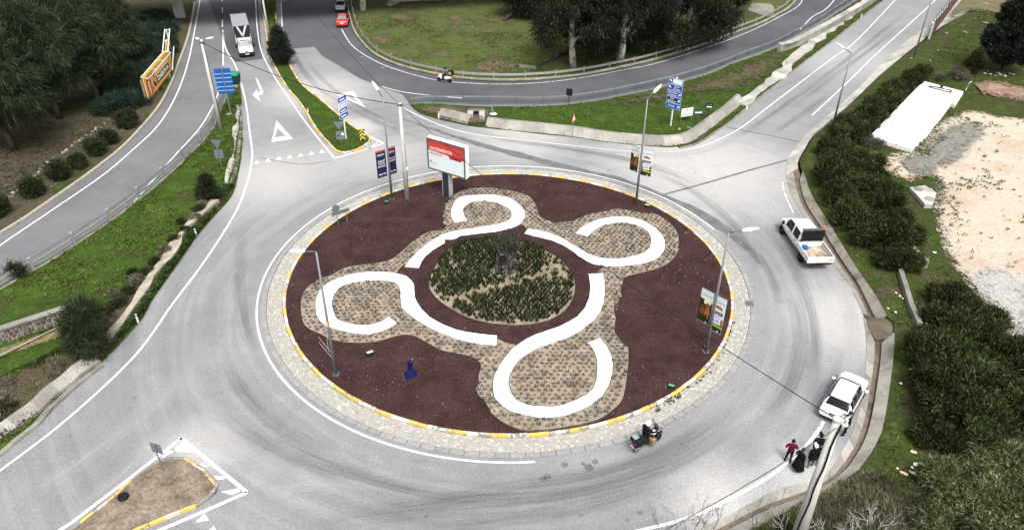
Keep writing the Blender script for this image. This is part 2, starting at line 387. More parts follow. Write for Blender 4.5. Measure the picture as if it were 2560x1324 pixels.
# tar seam and repairs
def gpath(pix, step=.7): return spline(GP(pix), step)
seam = gpath([(1006,297),(1070,318),(1166,351),(1266,379),(1366,404),(1465,429),(1548,449),(1620,477),(1695,507),(1745,531),(1798,563),(1845,598),(1878,628),(1901,660)])
ns = len(seam); jit = rng.uniform(-.13, .13, ns+1)
structure(ribbon('tar_seam', seam, lambda i: -.12-.45*min(1, i/ns*3)*(1 if i < ns*.86 else (ns-i)/(ns*.14)+.05)+jit[i], lambda i: .1+.4*min(1, i/ns*3)*(1 if i < ns*.86 else (ns-i)/(ns*.14))+jit[-i-1], .008, M_TAR))
for pts, w in (([(1815,318),(1900,334),(2000,355)], .1), ([(1645,490),(1760,459),(1880,424),(1970,400)], .13), ([(650,395),(750,410),(830,402)], .05)):
    structure(ribbon('crack_seal', gpath(pts), -w, w, .012, M_TAR))
for px, py, r in ((1411,1161,.22),(1458,1159,.13),(1472,1168,.27),(1488,1153,.2),(1369,1191,.2),(1358,1197,.2),(1600,1281,.16),(1568,1299,.13),(905,142,.3),(958,170,.32)):
    p = G(px, py); mb = MB(); mb.add([(p.x+r*math.cos(a*.524), p.y+r*math.sin(a*.524), .012) for a in range(12)], [tuple(range(12))])
    structure(mb.build('tar_patch', M_TAR))
# tyre tracks and wiped pale bands: thin deposits that fade out across and along
def track_mat(name, c, amt, sc=.12):
    k = NT(name); uv = k.n('UVMap').outputs[0]; s = k.n('SeparateXYZ'); k.l(uv, s.inputs[0])
    v = k.math('ABSOLUTE', k.math('SUBTRACT', s.outputs[1], .5)); cmb = k.n('CombineXYZ'); k.l(k.math('MULTIPLY', s.outputs[0], sc), cmb.inputs[0]); k.l(k.math('MULTIPLY', s.outputs[1], 3.5), cmb.inputs[1])
    f = k.noise(cmb.outputs[0], 1.6, 6, .7); g = k.noise(k.coord(True), 10, 2, .8)
    a = k.math('MULTIPLY', k.math('MULTIPLY', k.mrange(v, .12, .5, 1.0, 0.0), k.ramp(f, [(.35, 0.0), (.65, 1.0)])), k.math('MULTIPLY', k.ramp(g, [(.2, .7), (.7, 1.0)]), amt))
    fd = k.n('UVMap'); fd.uv_map = 'fade'; fs = k.n('SeparateXYZ'); k.l(fd.outputs[0], fs.inputs[0])
    a = k.math('MULTIPLY', a, k.math('MULTIPLY', k.mrange(fs.outputs[0], 0, .3), k.mrange(fs.outputs[0], .7, 1, 1.0, 0.0)))
    k.l(a, k.b.inputs['Alpha']); return k.done(c, .9, 0, .1)
M_TRK = track_mat('tyre rubber deposit', (.09, .09, .095), .46, .05); M_TRKL = track_mat('pale dust band', (.46, .452, .435), .6, .05)
zt = .016
def track(pix, w, mat):
    global zt
    p = gpath(pix, 1.0); structure(ribbon('tyre_track' if mat is M_TRK else 'dust_band', p, -w, w, zt, mat)); zt += .0004
for pix, w in (([(1905,560),(1960,630),(2000,700),(2030,800),(2035,900),(2000,1010)], .7), ([(1960,700),(1995,790),(1998,880),(1970,970),(1900,1060)], .8), ([(1870,600),(1925,680),(1958,780)], .5),
    ([(700,1330),(900,1290),(1150,1262),(1400,1240),(1600,1190),(1750,1120),(1880,1020)], 1.0), ([(1000,1324),(1250,1300),(1500,1255),(1700,1190)], .7), ([(850,1275),(1050,1262),(1300,1215),(1500,1185),(1700,1105),(1850,990)], .7),
    ([(500,980),(600,1060),(720,1130),(900,1195),(1100,1240),(1300,1250)], .8), ([(560,900),(620,990),(720,1080),(860,1150)], .7), ([(610,560),(600,680),(610,800),(650,900)], .6),
    ([(1100,300),(1250,345),(1400,370),(1550,395),(1700,440),(1820,510)], .8), ([(700,60),(760,180),(860,260),(1000,330),(1150,370)], .6), ([(760,150),(830,220),(930,285),(1050,330)], .5),
    ([(1600,420),(1720,470),(1830,560),(1900,680)], .7), ([(2080,230),(2000,290),(1920,340)], .6), ([(2260,60),(2100,180),(1950,290)], .5), ([(1700,410),(1840,345),(1960,265),(2130,140),(2290,10)], .5)):
    track(pix, w, M_TRK)
for pix, w in (([(0,1290),(150,1190),(300,1080),(420,980),(500,880)], .9), ([(130,1324),(300,1190),(420,1070),(490,980)], .7), ([(500,870),(470,960),(560,1040),(700,1090)], .8), ([(430,1060),(520,1090),(700,1180),(800,1260)], .9),
    ([(640,1240),(800,1210),(960,1230)], .7), ([(570,700),(640,600),(760,520),(900,470)], 1.1), ([(1180,345),(1400,360),(1600,385),(1750,375),(1860,320)], 1.2), ([(2000,500),(2060,640),(2120,760),(2130,880),(2080,1040)], .8), ([(660,260),(690,330),(740,380),(800,420)], .9)):
    track(pix, w, M_TRKL)

# ---------------- road markings ----------------
def line(pix, w=.075, mat=None, name='road_line', step=.7, z=.024): return structure(ribbon(name, gpath(pix, step), -w, w, z, mat or M_LINE))
line([(-60,1215),(0,1176),(173,1043),(339,887),(432,759),(498,672),(558,583),(598,513),(621,447),(628,412),(631,382),(624.5,332),(616,266),(606,219),(596,186),(586,159),(570,133),(561,110),(557,76)], .085)
line([(558,166),(557.5,120),(557,80)], .085)
line([(556,68),(556,50)]); line([(556,33),(556,20)]); line([(555.5,4),(555.5,-20)])
line([(-80,680),(0,614),(128,527),(256,439),(332,375),(399,309),(445,229),(472,149),(488.5,66),(500,0),(505,-40)], .085)
line([(335,505),(432,395),(498,322),(532,266),(548,226),(562,173)], .075)
line([(636,-40),(639,0),(642.7,66),(652.7,126),(672.6,169),(699,213),(729,256),(759,299),(792,342),(835.5,395)], .08)
line([(835.5,396.5),(905,377),(958.4,359.5)], .1, step=3); line([(958,358.5),(922,341),(858,305),(805,266),(759,226),(729,186),(712,146)], .15, M_LINE2)
line([(922,372),(945,357)], .12, M_LINE2)
line([(700,-40),(702.5,0),(706,66),(712,110)], .08)
line([(853.7,73),(882,116),(938.5,153),(1005,179),(1083,199),(1166,208),(1266,211),(1365,206),(1465,193),(1565,174),(1640,159),(1766,120),(1865,83),(1948,43),(1998,13),(2012,-20)], .07, M_LINE2)
line([(955,217),(1000,229),(1066,238),(1156,246)], .075)
line([(2000,75),(2031,43),(2065,23),(2092,-6),(2130,-45)], .07)
line([(1000,266),(1066,299),(1133,324),(1199,338),(1300,350),(1420,363),(1560,378),(1660,381),(1706,377),(1766,362),(1849,322),(1915,272),(1998,209),(2081,146),(2140,103),(2239,0),(2290,-50)], .075)
line([(2390,-50),(2332,7),(2252,80),(2186,140),(2119,206),(2030,289)], .075); line([(1956,455),(1962,485),(1983,533)], .06, M_LINE2)
line([(2059,1053),(2030,1097),(1970,1153),(1920,1193),(1812,1253),(1712,1296),(1596,1326),(1480,1352)], .1)
ring = [Vector((CX+19.12*math.cos(a), CY+19.12*math.sin(a), 0)) for a in np.linspace(0, 2*math.pi, 240, endpoint=False)]
def ringarc(r, a0, a1, n): return [Vector((CX+r*math.cos(a), CY+r*math.sin(a), 0)) for a in np.linspace(a0, a1, n)]
structure(ribbon('road_line', ringarc(19.12, math.radians(-85), math.radians(-338), 260)[::-1], -.075, .075, .024, M_LINE))
# island tip outline bottom left, with its bars
line([(120,1344),(179,1306),(300,1214),(455,1094)], .11, step=4); line([(452,1094),(540,1167),(617,1229.5)], .11, step=4); line([(618,1230),(500,1282),(399,1325),(340,1350)], .11, step=4)
def poly(name, pix, z=.024, mat=None):
    p = GP(pix, z); a = sum(p[i].x*p[i-1].y-p[i-1].x*p[i].y for i in range(len(p)))
    return structure(pyobj(name, p, [tuple(range(len(p)))] if a < 0 else [tuple(range(len(p)))[::-1]], mat or M_LINE))
KL = 380/2062
def k8(pts): return [(260+x*KL, 1080+y*KL) for x, y in pts]
poly('road_hatching', k8([(960,200),(1060,130),(1240,268),(980,262)])); poly('road_hatching', k8([(1490,590),(1620,590),(1648,632),(1530,635)])); poly('road_hatching', k8([(1580,805),(1820,755),(1850,800),(1740,848)]))
poly('road_hatching', k8([(1300,420),(1400,410),(1430,455),(1345,465)]), mat=M_LINE2); poly('road_hatching', k8([(770,330),(880,240),(950,262),(800,345)]), mat=M_LINE2)
poly('give_way_mark', k8([(1235,1220),(1365,1095),(1428,1185)])); poly('give_way_mark', k8([(1420,1324),(1490,1265),(1530,1330)]))
def tri(outer, inner, name='give_way_triangle'):
    O = GP(outer, .024); I = GP(inner, .024); structure(pyobj(name, O+I, [(0, 1, 4, 3), (1, 2, 5, 4), (2, 0, 3, 5)], M_LINE))
tri(K(440,0,[(755,905),(880,1045),(718,1070)])[::-1], K(440,0,[(765,965),(825,1022),(742,1035)])[::-1])
tri(K(440,0,[(1208,715),(1330,686),(1422,808)])[::-1], K(440,0,[(1272,722),(1316,708),(1378,782)])[::-1])
poly('turn_arrow', K(440,0,[(597,588),(612,590),(657,690),(655,708),(618,722),(606,694),(634,690)]), mat=M_LINE2); poly('turn_arrow', K(440,0,[(606,672),(620,722),(636,768),(577,716)]), .026, M_LINE2)
for x, y in ((610,1225),(693,1211),(775,1197),(857,1185),(938,1171),(1020,1158),(1100,1145)):
    poly('give_way_mark', K(440,0,[(x-22,y+11),(x+23,y+2),(x-4,y-20)]))

# ---------------- central island ----------------
apr = thing('roundabout_apron', (CX, CY, 0), None, None, kind='structure')
base = MB(); n = 160
for r0, r1, z in ((17.2, 18.42, .035),):
    V = []; F = []
    for i in range(n):
        a = 2*math.pi*i/n; V += [(r0*math.cos(a), r0*math.sin(a), z), (r1*math.cos(a), r1*math.sin(a), z)]
    for i in range(n): j = (i+1) % n; F.append((2*i, 2*i+1, 2*j+1, 2*j))
    base.add(V, F)
base.build('joint_sand', two('joint sand', [(.3, (.12, .11, .09)), (.55, (.25, .235, .205)), (.75, (.34, .325, .29))], 1.3, (8, .25)), apr)
# interlocking blocks: nine rings of about 560
def block_mesh(L, w, h):
    b = MB(); x, y = L/2, w/2; c = .008
    b.add([(-x,-y,0),(x,-y,0),(x,y,0),(-x,y,0),(-x,-y,h-c),(x,-y,h-c),(x,y,h-c),(-x,y,h-c),(-x+c,-y+c,h),(x-c,-y+c,h),(x-c,y-c,h),(-x+c,y-c,h)],
          [(0,1,5,4),(1,2,6,5),(2,3,7,6),(3,0,4,7),(4,5,9,8),(5,6,10,9),(6,7,11,10),(7,4,8,11),(8,9,10,11)])
    return b
bm0 = block_mesh(.182, .108, .03); me0 = bpy.data.meshes.new('paver'); me0.from_pydata(bm0.v, [], bm0.f); me0.materials.append(M_PAV)
joined = MB(); bV = np.array(bm0.v); cand = []
for row in range(9):
    r = 17.34+row*.124; nb = int(2*math.pi*r/.2)
    for i in range(nb):
        if rng.random() < .006: continue
        a = 2*math.pi*(i+.5*(row % 2))/nb+rng.uniform(-.0006, .0006); cand.append((r+rng.uniform(-.004, .004), a, .032+rng.uniform(0, .008), rng.uniform(-.03, .03)))
cand.sort(key=lambda t: t[0]*math.sin(t[1]))
for i, (r, a, z, tw) in enumerate(cand):
    x, y, rz = r*math.cos(a), r*math.sin(a), a+math.pi/2+tw
    if i < 300:
        o = bpy.data.objects.new('paver', me0); o.location = (x, y, z); o.rotation_euler = (0, 0, rz); link(o, apr)
    else:
        c, s = math.cos(rz), math.sin(rz); V = np.stack([bV[:, 0]*c-bV[:, 1]*s+x, bV[:, 0]*s+bV[:, 1]*c+y, bV[:, 2]+z], 1); joined.add(V.tolist(), bm0.f)
stuff(joined.build('pavers', M_PAV_I, apr))
ed = MB().box((0, 0, .03), (.86, .36, .09), taper=.97); ne = int(2*math.pi*18.62/.89); eme = None
for i in range(ne):
    a = 2*math.pi*i/ne
    if abs(math.degrees(a) % 360-349.2) < 1.6: continue
    if eme is None: o = ed.build('edging_stone', M_EDGE, apr); eme = o.data
    else: o = link(bpy.data.objects.new('edging_stone', eme), apr)
    o.location = (18.62*math.cos(a), 18.62*math.sin(a), rng.uniform(-.004, .004)); o.rotation_euler = (rng.uniform(-.01, .01), 0, a+math.pi/2)
# painted kerb
def stone_mesh(L, w, h):
    b = MB(); x, y = L/2, w/2; c = .03
    b.add([(-x,-y,0),(x,-y,0),(x,y,0),(-x,y,0),(-x,-y,h-c),(x,-y,h-c),(x,y,h-c),(-x,y,h-c),(-x+.01,-y+c,h),(x-.01,-y+c,h),(x-.01,y-c,h),(-x+.01,y-c,h)],
          [(0,1,5,4),(1,2,6,5),(2,3,7,6),(3,0,4,7),(4,5,9,8),(5,6,10,9),(6,7,11,10),(7,4,8,11),(8,9,10,11)]); return b
KERBM = {}
def kerb_line(name, path, L, w, h, pattern, closed=False, z0=0.0, phase=0, origin=None, limit=300):
    root = thing(name, origin or path[0], None, None, kind='structure')
    o0 = root.location; cum = [0]
    pts = path+([path[0]] if closed else [])
    for i in range(1, len(pts)): cum.append(cum[-1]+(pts[i]-pts[i-1]).length)
    tot = cum[-1]; ns = max(1, round(tot/L)); l = tot/ns; j = 0
    def at(d):
        nonlocal j
        while j < len(cum)-2 and cum[j+1] < d: j += 1
        while j > 0 and cum[j] > d: j -= 1
        t = (d-cum[j])/max(1e-9, cum[j+1]-cum[j]); return pts[j].lerp(pts[j+1], t)
    rest = {}
    for i in range(ns):
        a, b = at(i*l), at((i+1)*l); m = pattern[(i+phase) % len(pattern)]; d = b-a
        if d.length < .05: continue
        key = (name, m.name)
        if i >= limit: continue
        if key not in KERBM:
            o = stone_mesh(1, w, h).build('kerb_stone', m, root); KERBM[key] = o.data
        else: o = link(bpy.data.objects.new('kerb_stone', KERBM[key]), root)
        o.location = (a+b)/2-o0+Vector((rng.uniform(-.012, .012), rng.uniform(-.012, .012), z0+rng.uniform(-.012, .012))); o.rotation_euler = (rng.uniform(-.02, .02), 0, math.atan2(d.y, d.x)+rng.uniform(-.008, .008)); o.scale = (d.length*.985, 1, 1)
    return root
yph = math.atan2(G(869,985).y-CY, G(869,985).x-CX)
kr = [Vector((CX+17.13*math.cos(yph+a), CY+17.13*math.sin(yph+a), 0)) for a in np.linspace(0, 2*math.pi, 288, endpoint=False)]
kerb_line('island_kerb', kr, .62, .22, .23, [M_KY, M_KY, M_KW, M_KW], True, 0, 0, Vector((CX, CY, 0)))

# beds, on the island
IZ = .17
def bed(name, path, z, mat, step=.3, res=.8, amp=.015, skirt=.06, closed=True):
    p = spline([(q.x, q.y, 0) for q in path], step, True) if step else [Vector(q) for q in path]
    for q in p: q.z = z
    return structure(patch(name, p, mat, res=res, amp=amp, skirt=skirt))
bed('lava_gravel_bed', [Vector((CX+17.0*math.cos(a), CY+17.0*math.sin(a), 0)) for a in np.linspace(0, 2*math.pi, 180, endpoint=False)], IZ, M_MULCH, None, .7, .03, .2)
def crop(B=(), C=(), full=()): return K(640,440,B)+K(1280,440,C)+list(full)
TAN = K(640,440,[(335,1000),(345,1080),(370,1130),(420,1165),(480,1190),(560,1230),(650,1252),(750,1258),(850,1255),(950,1240),(1030,1215),(1110,1197),(1170,1200),(1230,1225),(1300,1265),(1400,1315)])+\
    [(1145,885),(1172,890.6),(1192,899),(1201.6,912),(1198,930.5),(1191,948),(1186.6,967),(1191.6,984),(1205,1007),(1225,1030),(1251,1053.5),(1280,1068.4),(1300,1075)]+\
    K(1280,884,[(120,582),(200,580),(300,572),(400,555),(500,540),(600,515),(680,485),(750,435),(820,370),(845,310),(860,230),(872,140),(880,50),(876,-50)])+\
    K(1280,440,[(855,1280),(830,1250),(800,1210),(775,1160),(780,1090),(800,1020),(825,940),(838,860),(835,800),(845,770),(890,750),(960,735),(1050,710),(1140,680),(1200,640),(1240,590),(1265,530),(1262,470),(1235,410),(1190,355),(1130,310),(1060,280),(980,260),(880,250),(780,248),(680,262),(600,280),(520,310),(450,340),(370,348),(300,343),(240,325),(205,295),(190,250),(170,200),(130,155),(70,130),(0,115)])+\
    K(640,440,[(1870,100),(1800,92),(1700,88),(1600,98),(1520,125),(1450,175),(1400,225),(1380,280),(1390,335),(1415,375),(1380,395),(1300,420),(1240,450),(1170,500),(1120,545),(1070,590),(1020,625),(980,640),(900,655),(800,668),(700,680),(620,700),(540,735),(470,770),(410,815),(360,870),(338,930)])
tanP = spline(GP(TAN, IZ+.02), .35, True)
bed('planting_bed', tanP, IZ+.04, M_TAN, None, .5, .02)
# path outlines (white chippings): four separate S-shaped ribbons
PA = K(640,440,[(1062,1105),(1010,1140),(940,1170),(850,1190),(760,1187),(670,1170),(580,1148),(520,1125),(480,1090),(455,1050),(443,990),(450,920),(475,860),(510,820),(570,785),(650,755),(740,730),(830,720),(920,718),(1010,722),(1080,735),(1130,750),(1165,775),(1190,815),(1192,860),(1197,900),(1215,950),(1250,1000),(1310,1060),(1400,1110),(1500,1150),(1600,1172),(1700,1187),(1815,1197),
    (1810,1272),(1700,1265),(1600,1248),(1500,1222),(1400,1185),(1300,1140),(1200,1080),(1130,1025),(1095,990),(1088,930),(1085,870),(1075,825),(1040,800),(980,785),(900,783),(820,788),(740,800),(670,815),(620,845),(590,885),(573,940),(577,1000),(595,1050),(620,1078),(680,1100),(760,1115),(840,1120),(900,1108),(950,1085),(1000,1052)])
PB = K(640,440,[(1115,682),(1160,620),(1210,570),(1270,520),(1340,470),(1420,430),(1500,410),(1600,395),(1700,380),(1800,365),(1870,345),(1912,322),(1922,300),(1920,275),(1900,245),(1850,215),(1790,195),(1720,185),(1650,187),(1600,205),(1570,230),(1558,265),(1570,300),(1590,335),
    (1493,349),(1470,310),(1462,280),(1475,230),(1500,180),(1540,155),(1600,145),(1700,140),(1800,142),(1880,155),(1930,168),(1966,195),(2001,225),(2021,265),(2023,310),(2001,350),(1966,375),(1926,391),(1880,404),(1800,420),(1700,432),(1620,440),(1540,458),(1460,485),(1390,520),(1330,560),(1280,600),(1250,640),(1225,692)])
PC = K(1280,440,[(120,395),(200,405),(290,430),(370,460),(440,495),(500,535),(560,575),(610,597),(660,612),(730,622),(800,620),(880,607),(950,590),(1000,570),(1035,535),(1048,495),(1040,450),(1020,415),(980,385),(920,365),(860,353),(800,350),(740,358),(680,375),(630,400),(595,430),(572,457),
    (480,428),(510,395),(560,360),(620,335),(690,315),(760,305),(840,303),(900,310),(960,325),(1020,350),(1080,390),(1125,435),(1150,480),(1155,525),(1140,570),(1110,605),(1060,635),(1000,655),(900,670),(800,680),(700,677),(620,665),(560,640),(500,600),(440,555),(380,520),(300,485),(200,460),(92,432)])
PD = K(1280,440,[(575,735),(585,790),(588,850),(580,910),(560,960),(530,1010),(490,1055),(430,1090),(350,1130),(260,1160),(170,1190),(110,1220),(50,1260),(0,1297)])+\
    [(1268,885),(1248,911),(1235,937),(1230.5,964),(1236.5,994),(1254.8,1014),(1280,1029.5),(1313,1038.5),(1346,1043.5),(1380,1043.5),(1413,1038.5),(1446,1028.5),(1479,1012),(1506,990),(1522.6,964),(1531,934),(1533,910.6),(1528,886),(1518,865),(1501,843.7),(1469.4,855.4),(1482,872),(1490,890),(1493,910),(1492.7,927),(1490,950),(1483,969),(1466,985),(1436,1000),(1410,1010),(1380,1014.6),(1346,1014),(1316,1010),(1290,998),(1277,980),(1272,958),(1275,935),(1288,912),(1306,893),(1333,877)]+\
    K(1280,440,[(220,1282),(300,1260),(380,1230),(450,1200),(520,1160),(580,1115),(630,1070),(665,1020),(690,960),(698,900),(700,840),(698,790),(685,728)])
# inner ring of lava gravel round the planted disc: its outer edge runs along the middle of the paths
ANN = K(640,440,[(1170,686),(1225,600),(1330,515),(1440,455),(1560,425),(1700,406),(1830,392),(1926,375)])+K(1280,440,[(20,375),(70,372),(95,383),(106,412),(200,432),(340,470),(450,530),(560,605),(640,640),(689,665),(692,712),(690,728),(640,735),(640,850),(625,930),(570,1020),(480,1090),(350,1155),(200,1205),(100,1250),(20,1310)])+[(1272,872)]+K(640,440,[(1812,1240),(1700,1226),(1560,1200),(1420,1150),(1280,1075),(1180,1000),(1140,930),(1140,850),(1120,790),(1060,745),(1075,722),(1115,682)])
bed('lava_gravel_ring', GP(ANN), IZ+.065, M_MULCH, None, .6, .02)
DISC = K(640,440,[(1300,830),(1310,760),(1345,680),(1390,610),(1440,560),(1510,510),(1600,490),(1700,475),(1800,470),(1926,472)])+K(1280,440,[(60,482),(130,500),(220,545),(310,590),(380,640),(430,700),(465,760),(478,820),(470,890),(440,960),(390,1020),(320,1065),(240,1095),(150,1115),(60,1122)])+K(640,440,[(1850,1118),(1750,1105),(1650,1085),(1550,1045),(1450,990),(1380,940),(1330,890)])
discP = spline(GP(DISC, IZ+.1), .35, True)
bed('planted_disc_soil', discP, IZ+.1, two('pale sandy soil', [(.3, (.13, .11, .075)), (.5, (.23, .195, .135)), (.75, (.32, .275, .20))], 1.0, (9, .3), bump=.7), None, .5, .05)
M_EDGB = simple('black edging strip', (.02, .02, .022), .6)
PATHS = []
for P_ in (PA, PB, PC, PD):
    c_ = GP(P_, IZ+.1); p = [a.lerp(b, t/k_) for a, b in zip(c_, c_[1:]+c_[:1]) for k_ in [max(1, int((b-a).length/.3))] for t in range(k_)]; PATHS.append(p); p = [q+Vector((rng.normal()*.012, rng.normal()*.012, 0)) for q in p]
    structure(patch('white_gravel_path', p, M_PATHW, res=.6, amp=.01, skirt=.08)); structure(ribbon('path_edging', p, -.025, .025, IZ+.112, M_EDGB, closed=True))
structure(ribbon('bed_edging', tanP, -.03, .03, IZ+.08, M_EDGB, closed=True)); structure(ribbon('disc_edging', discP, -.03, .03, IZ+.125, M_EDGB, closed=True))
# drain grate set into the edging
pg = G(1873, 760); dg = thing('drain_grate', (pg.x, pg.y, .0), 'grey slotted drain grate in the apron edge, beside the banner lamp', 'drain', rz=math.radians(-11.5))
MB().box((0, 0, .03), (.62, .66, .11)).build('frame', simple('cast grey iron', (.16, .16, .165), .6), dg)
sl = MB()
for i in range(6):
    for j in range(3): sl.box((-.22+i*.088, -.2+j*.2, .0865), (.045, .15 if j == 1 else .08, .004))
sl.build('slot', simple('black gap', (.01, .01, .01), .9), dg)
# ---------------- verges and islands ----------------
def verge(name, pix, mat, z=.12, res=1.0, amp=.08, step=.8, skirt=.25, zfun=None, smooth=True):
    p = spline(GP(pix, z), step) if smooth else GP(pix, z)
    return structure(patch(name, p, mat, res=res, amp=amp, skirt=skirt, zfun=zfun))
def slabs_kerb(name, path, w0, w1, h, mat):
    N = normals2d(path); V = []; F = []
    for p, q in zip(path, N): a = p+q*w0; b = p+q*w1; V += [(a.x, a.y, 0), (a.x, a.y, h), (b.x, b.y, h), (b.x, b.y, 0)]
    for i in range(len(path)-1):
        k = 4*i; F += [(k, k+4, k+5, k+1), (k+1, k+5, k+6, k+2), (k+2, k+6, k+7, k+3)]
    return pyobj(name, V, F, mat)
# wooded ground on the far left, behind the west ramp
V1E = [(-420,860),(-200,720),(-60,628),(0,585),(60,548),(130,500),(220,437),(300,375),(350,325),(400,265),(432,205),(452,150),(470,100),(480,60),(490,0),(500,-70),(508,-130)]
e1 = spline(GP(V1E, .12), 1.0)
structure(patch('wooded_ground', e1+[Vector((e1[-1].x-8, 230, .2)), Vector((-150, 230, .3)), Vector((-150, e1[0].y, .3))], M_LITTER, res=1.6, amp=.15, skirt=.3))
e1b = [p for p in e1 if p.y < 128]
structure(slabs_kerb('west_ramp_kerb', e1b, -.02, .28, .2, M_KF))

# a strip of thin grass along that kerb
p = [q+n*o for q, n, o in zip(e1, normals2d(e1), [.3]*len(e1))]; nn = normals2d(e1)
wv = [3.6+2.2*float(vnoise(np.array([i*.11]), np.array([.5]), 2)[0]) for i in range(len(e1))]
q = [a+b*w for a, b, w in zip(e1, nn, wv)]
loop = [Vector((a.x, a.y, .15)) for a in p if a.y < 126]+[Vector((a.x, a.y, .18)) for a in q[::-1] if a.y < 126]
structure(patch('ramp_verge_grass', loop, M_GRASS, res=1.0, amp=.06, skirt=.2))
# grass bank between the west ramp and the roundabout approach
WLs = [(-330,905),(-150,797),(-60,752),(0,724),(60,689),(110,662),(163,629),(213,596),(256,568),(296,539),(332,511),(369,483),(412,446),(452,410),(475,385),(498,365),(518,342),(533,322),(551,279),(565,246),(572,215),(581,192)]
EAs = [(590,186),(597,200),(603,240),(604,290),(606,340),(602,400),(594,440),(578,490),(532,543),(495,586),(465,629),(432,676),(399,722),(375,756),(359,789),(326,829),(289,869),(246,910),(213,934),(180,960),(150,987),(116,1017),(80,1060),(43,1087),(0,1123),(-60,1165),(-160,1240),(-300,1340)]
wl = spline(GP(WLs, .1), .8); ea = spline(GP(EAs, .05), .8)
structure(patch('grass_bank', wl+ea+[Vector((-46, ea[-1].y, .1)), Vector((-62, wl[0].y-4, .1))], M_GRASS2, res=.9, amp=.05, skirt=.2))
structure(slabs_kerb('bank_kerb', wl, -.06, .16, .14, M_CONC2))
# scrubby lower slope, darker and browner, between grass and road edge
SC = [(560,480),(515,520),(478,553),(430,600),(390,655),(340,700),(310,745),(255,775),(190,800),(165,860),(90,905),(0,945),(-80,985),(-80,1150),(0,1105),(43,1070),(80,1040),(116,1000),(150,968),(180,942),(213,915),(246,893),(289,855),(326,815),(359,775),(375,742),(399,708),(432,662),(465,615),(495,572),(532,530),(568,492)]
verge('scrub_slope', SC, two('scrub soil', [(.3, (.03, .035, .015)), (.5, (.075, .06, .04)), (.65, (.045, .055, .018)), (.8, (.13, .10, .075))], .6, (7, .4), bump=.7, detail=9, feather=.7), z=.26, res=.5, amp=.06, skirt=0)
# splitter island with lawn and painted kerb
V3 = [(653,-60),(653,0),(666,83),(673,133),(686,166),(702.5,196),(722,226),(742,249),(759,272),(775.6,299),(792,325.6),(809,345.6),(825.5,364),(840,379),(849,384),(868.6,384),(888.6,379),(905,370.5),(922,359),(926,349),(918.5,340.6),(898.5,329),(872,311),(849,292),(822,269),(799,249),(772,229),(749,206),(732,179),(722.5,159.5),(712.5,143),(704,110),(691,56.5),(689,0),(688,-60)]
v3 = spline(GP(V3), .5, True)
structure(patch('splitter_island_lawn', [Vector((q.x, q.y, .15)) for q in v3], M_GRASS2, res=.7, amp=.07, skirt=.2))
v3k = [q for q in v3 if q.y < 122]
i0 = max(range(len(v3)), key=lambda i: v3[i].y); v3k = [v3[(i0+k) % len(v3)] for k in range(len(v3))]; v3k = [q for q in v3k if q.y < 121]
kerb_line('splitter_kerb', v3k, .95, .22, .2, [M_KY, M_KY, M_KW], False, 0, 1)
# east verge triangle between the loop ramp and the right-hand road
V4b = [(1026,262),(1050,282),(1093,296),(1133,305),(1173,313),(1213,318),(1276,325),(1359,334),(1435,342),(1498,352),(1572,360),(1640,365),(1679,366),(1713,363),(1733,360),(1759,347),(1786,329),(1816,309),(1849,282),(1882,254),(1915,229),(1949,203),(1982,176),(2015,150),(2038,133),(2081,100),(2140,53),(2200,6),(2290,-60)]
b4 = spline(GP(V4b, .1), .8); t4 = spline(GP(LOOPIN, .1), .8); t4 = [q for q in t4 if q.y < 160][::-1]
structure(patch('triangle_lawn', b4+t4, M_GRASS2, res=1.0, amp=.05, skirt=.2))
DRY4 = [(1500,252),(1573,238),(1713,207),(1789,183),(1866,152),(1940,123),(1975,140),(1960,170),(1900,205),(1840,230),(1760,232),(1690,250),(1600,262),(1520,268)]
verge('bare_verge_strip', DRY4, two('bare weedy soil', [(.3, (.055, .048, .028)), (.45, (.095, .078, .052)), (.56, (.048, .062, .016)), (.68, (.11, .09, .062)), (.8, (.16, .135, .105))], .5, (7, .35), bump=.6, detail=9, feather=4.5), z=.33, res=.6, amp=.02, skirt=0)
DRYB = [(1040,268),(1110,262),(1170,268),(1220,270),(1235,290),(1205,312),(1160,306),(1110,296),(1065,282)]
verge('broken_verge_edge', DRYB, two('bare edge soil', [(.3, (.06, .05, .03)), (.6, (.11, .09, .06)), (.8, (.05, .065, .018))], .8, (8, .35), bump=.6, feather=1.6), z=.3, res=.4, amp=.03, skirt=0)
# pale broken shoulder between rail and lawn on the loop ramp
sh = spline(GP(LOOPIN, 0), .8); sh = [q for q in sh if q.y < 150]; js = rng.uniform(-.15, .15, len(sh))
structure(ribbon('ramp_shoulder', sh, lambda i: -.55+js[i], .5, .03, M_ASPM))
# meadow inside the loop
m5 = spline(GP(LOOPOUT, .13), 1.0)
structure(patch('loop_meadow', m5+[Vector((m5[-1].x, 235, .3)), Vector((m5[0].x, 235, .3))], M_DRY, res=1.5, amp=.14, skirt=.3))
kerb_line('loop_kerb', [q for q in m5 if q.y < 140], 1.05, .22, .24, [kerb_mat('faded yellow kerb', (.42, .30, .12), .45), kerb_mat('faded white kerb', (.38, .37, .34), .45), M_KF], False, 0)
SAND5 = [(1000,8),(1060,4),(1110,2),(1130,-8),(1060,-14),(980,-6),(960,14),(975,18)]
verge('bare_sand_patch', SAND5, M_SAND, z=.5, res=.8, amp=.02, skirt=0)
CONC5 = [(1880,8),(1925,10),(1935,22),(1930,38),(1900,36),(1870,26)]
verge('concrete_pad', CONC5, M_CONC, z=.32, res=1, amp=.02, skirt=.2)
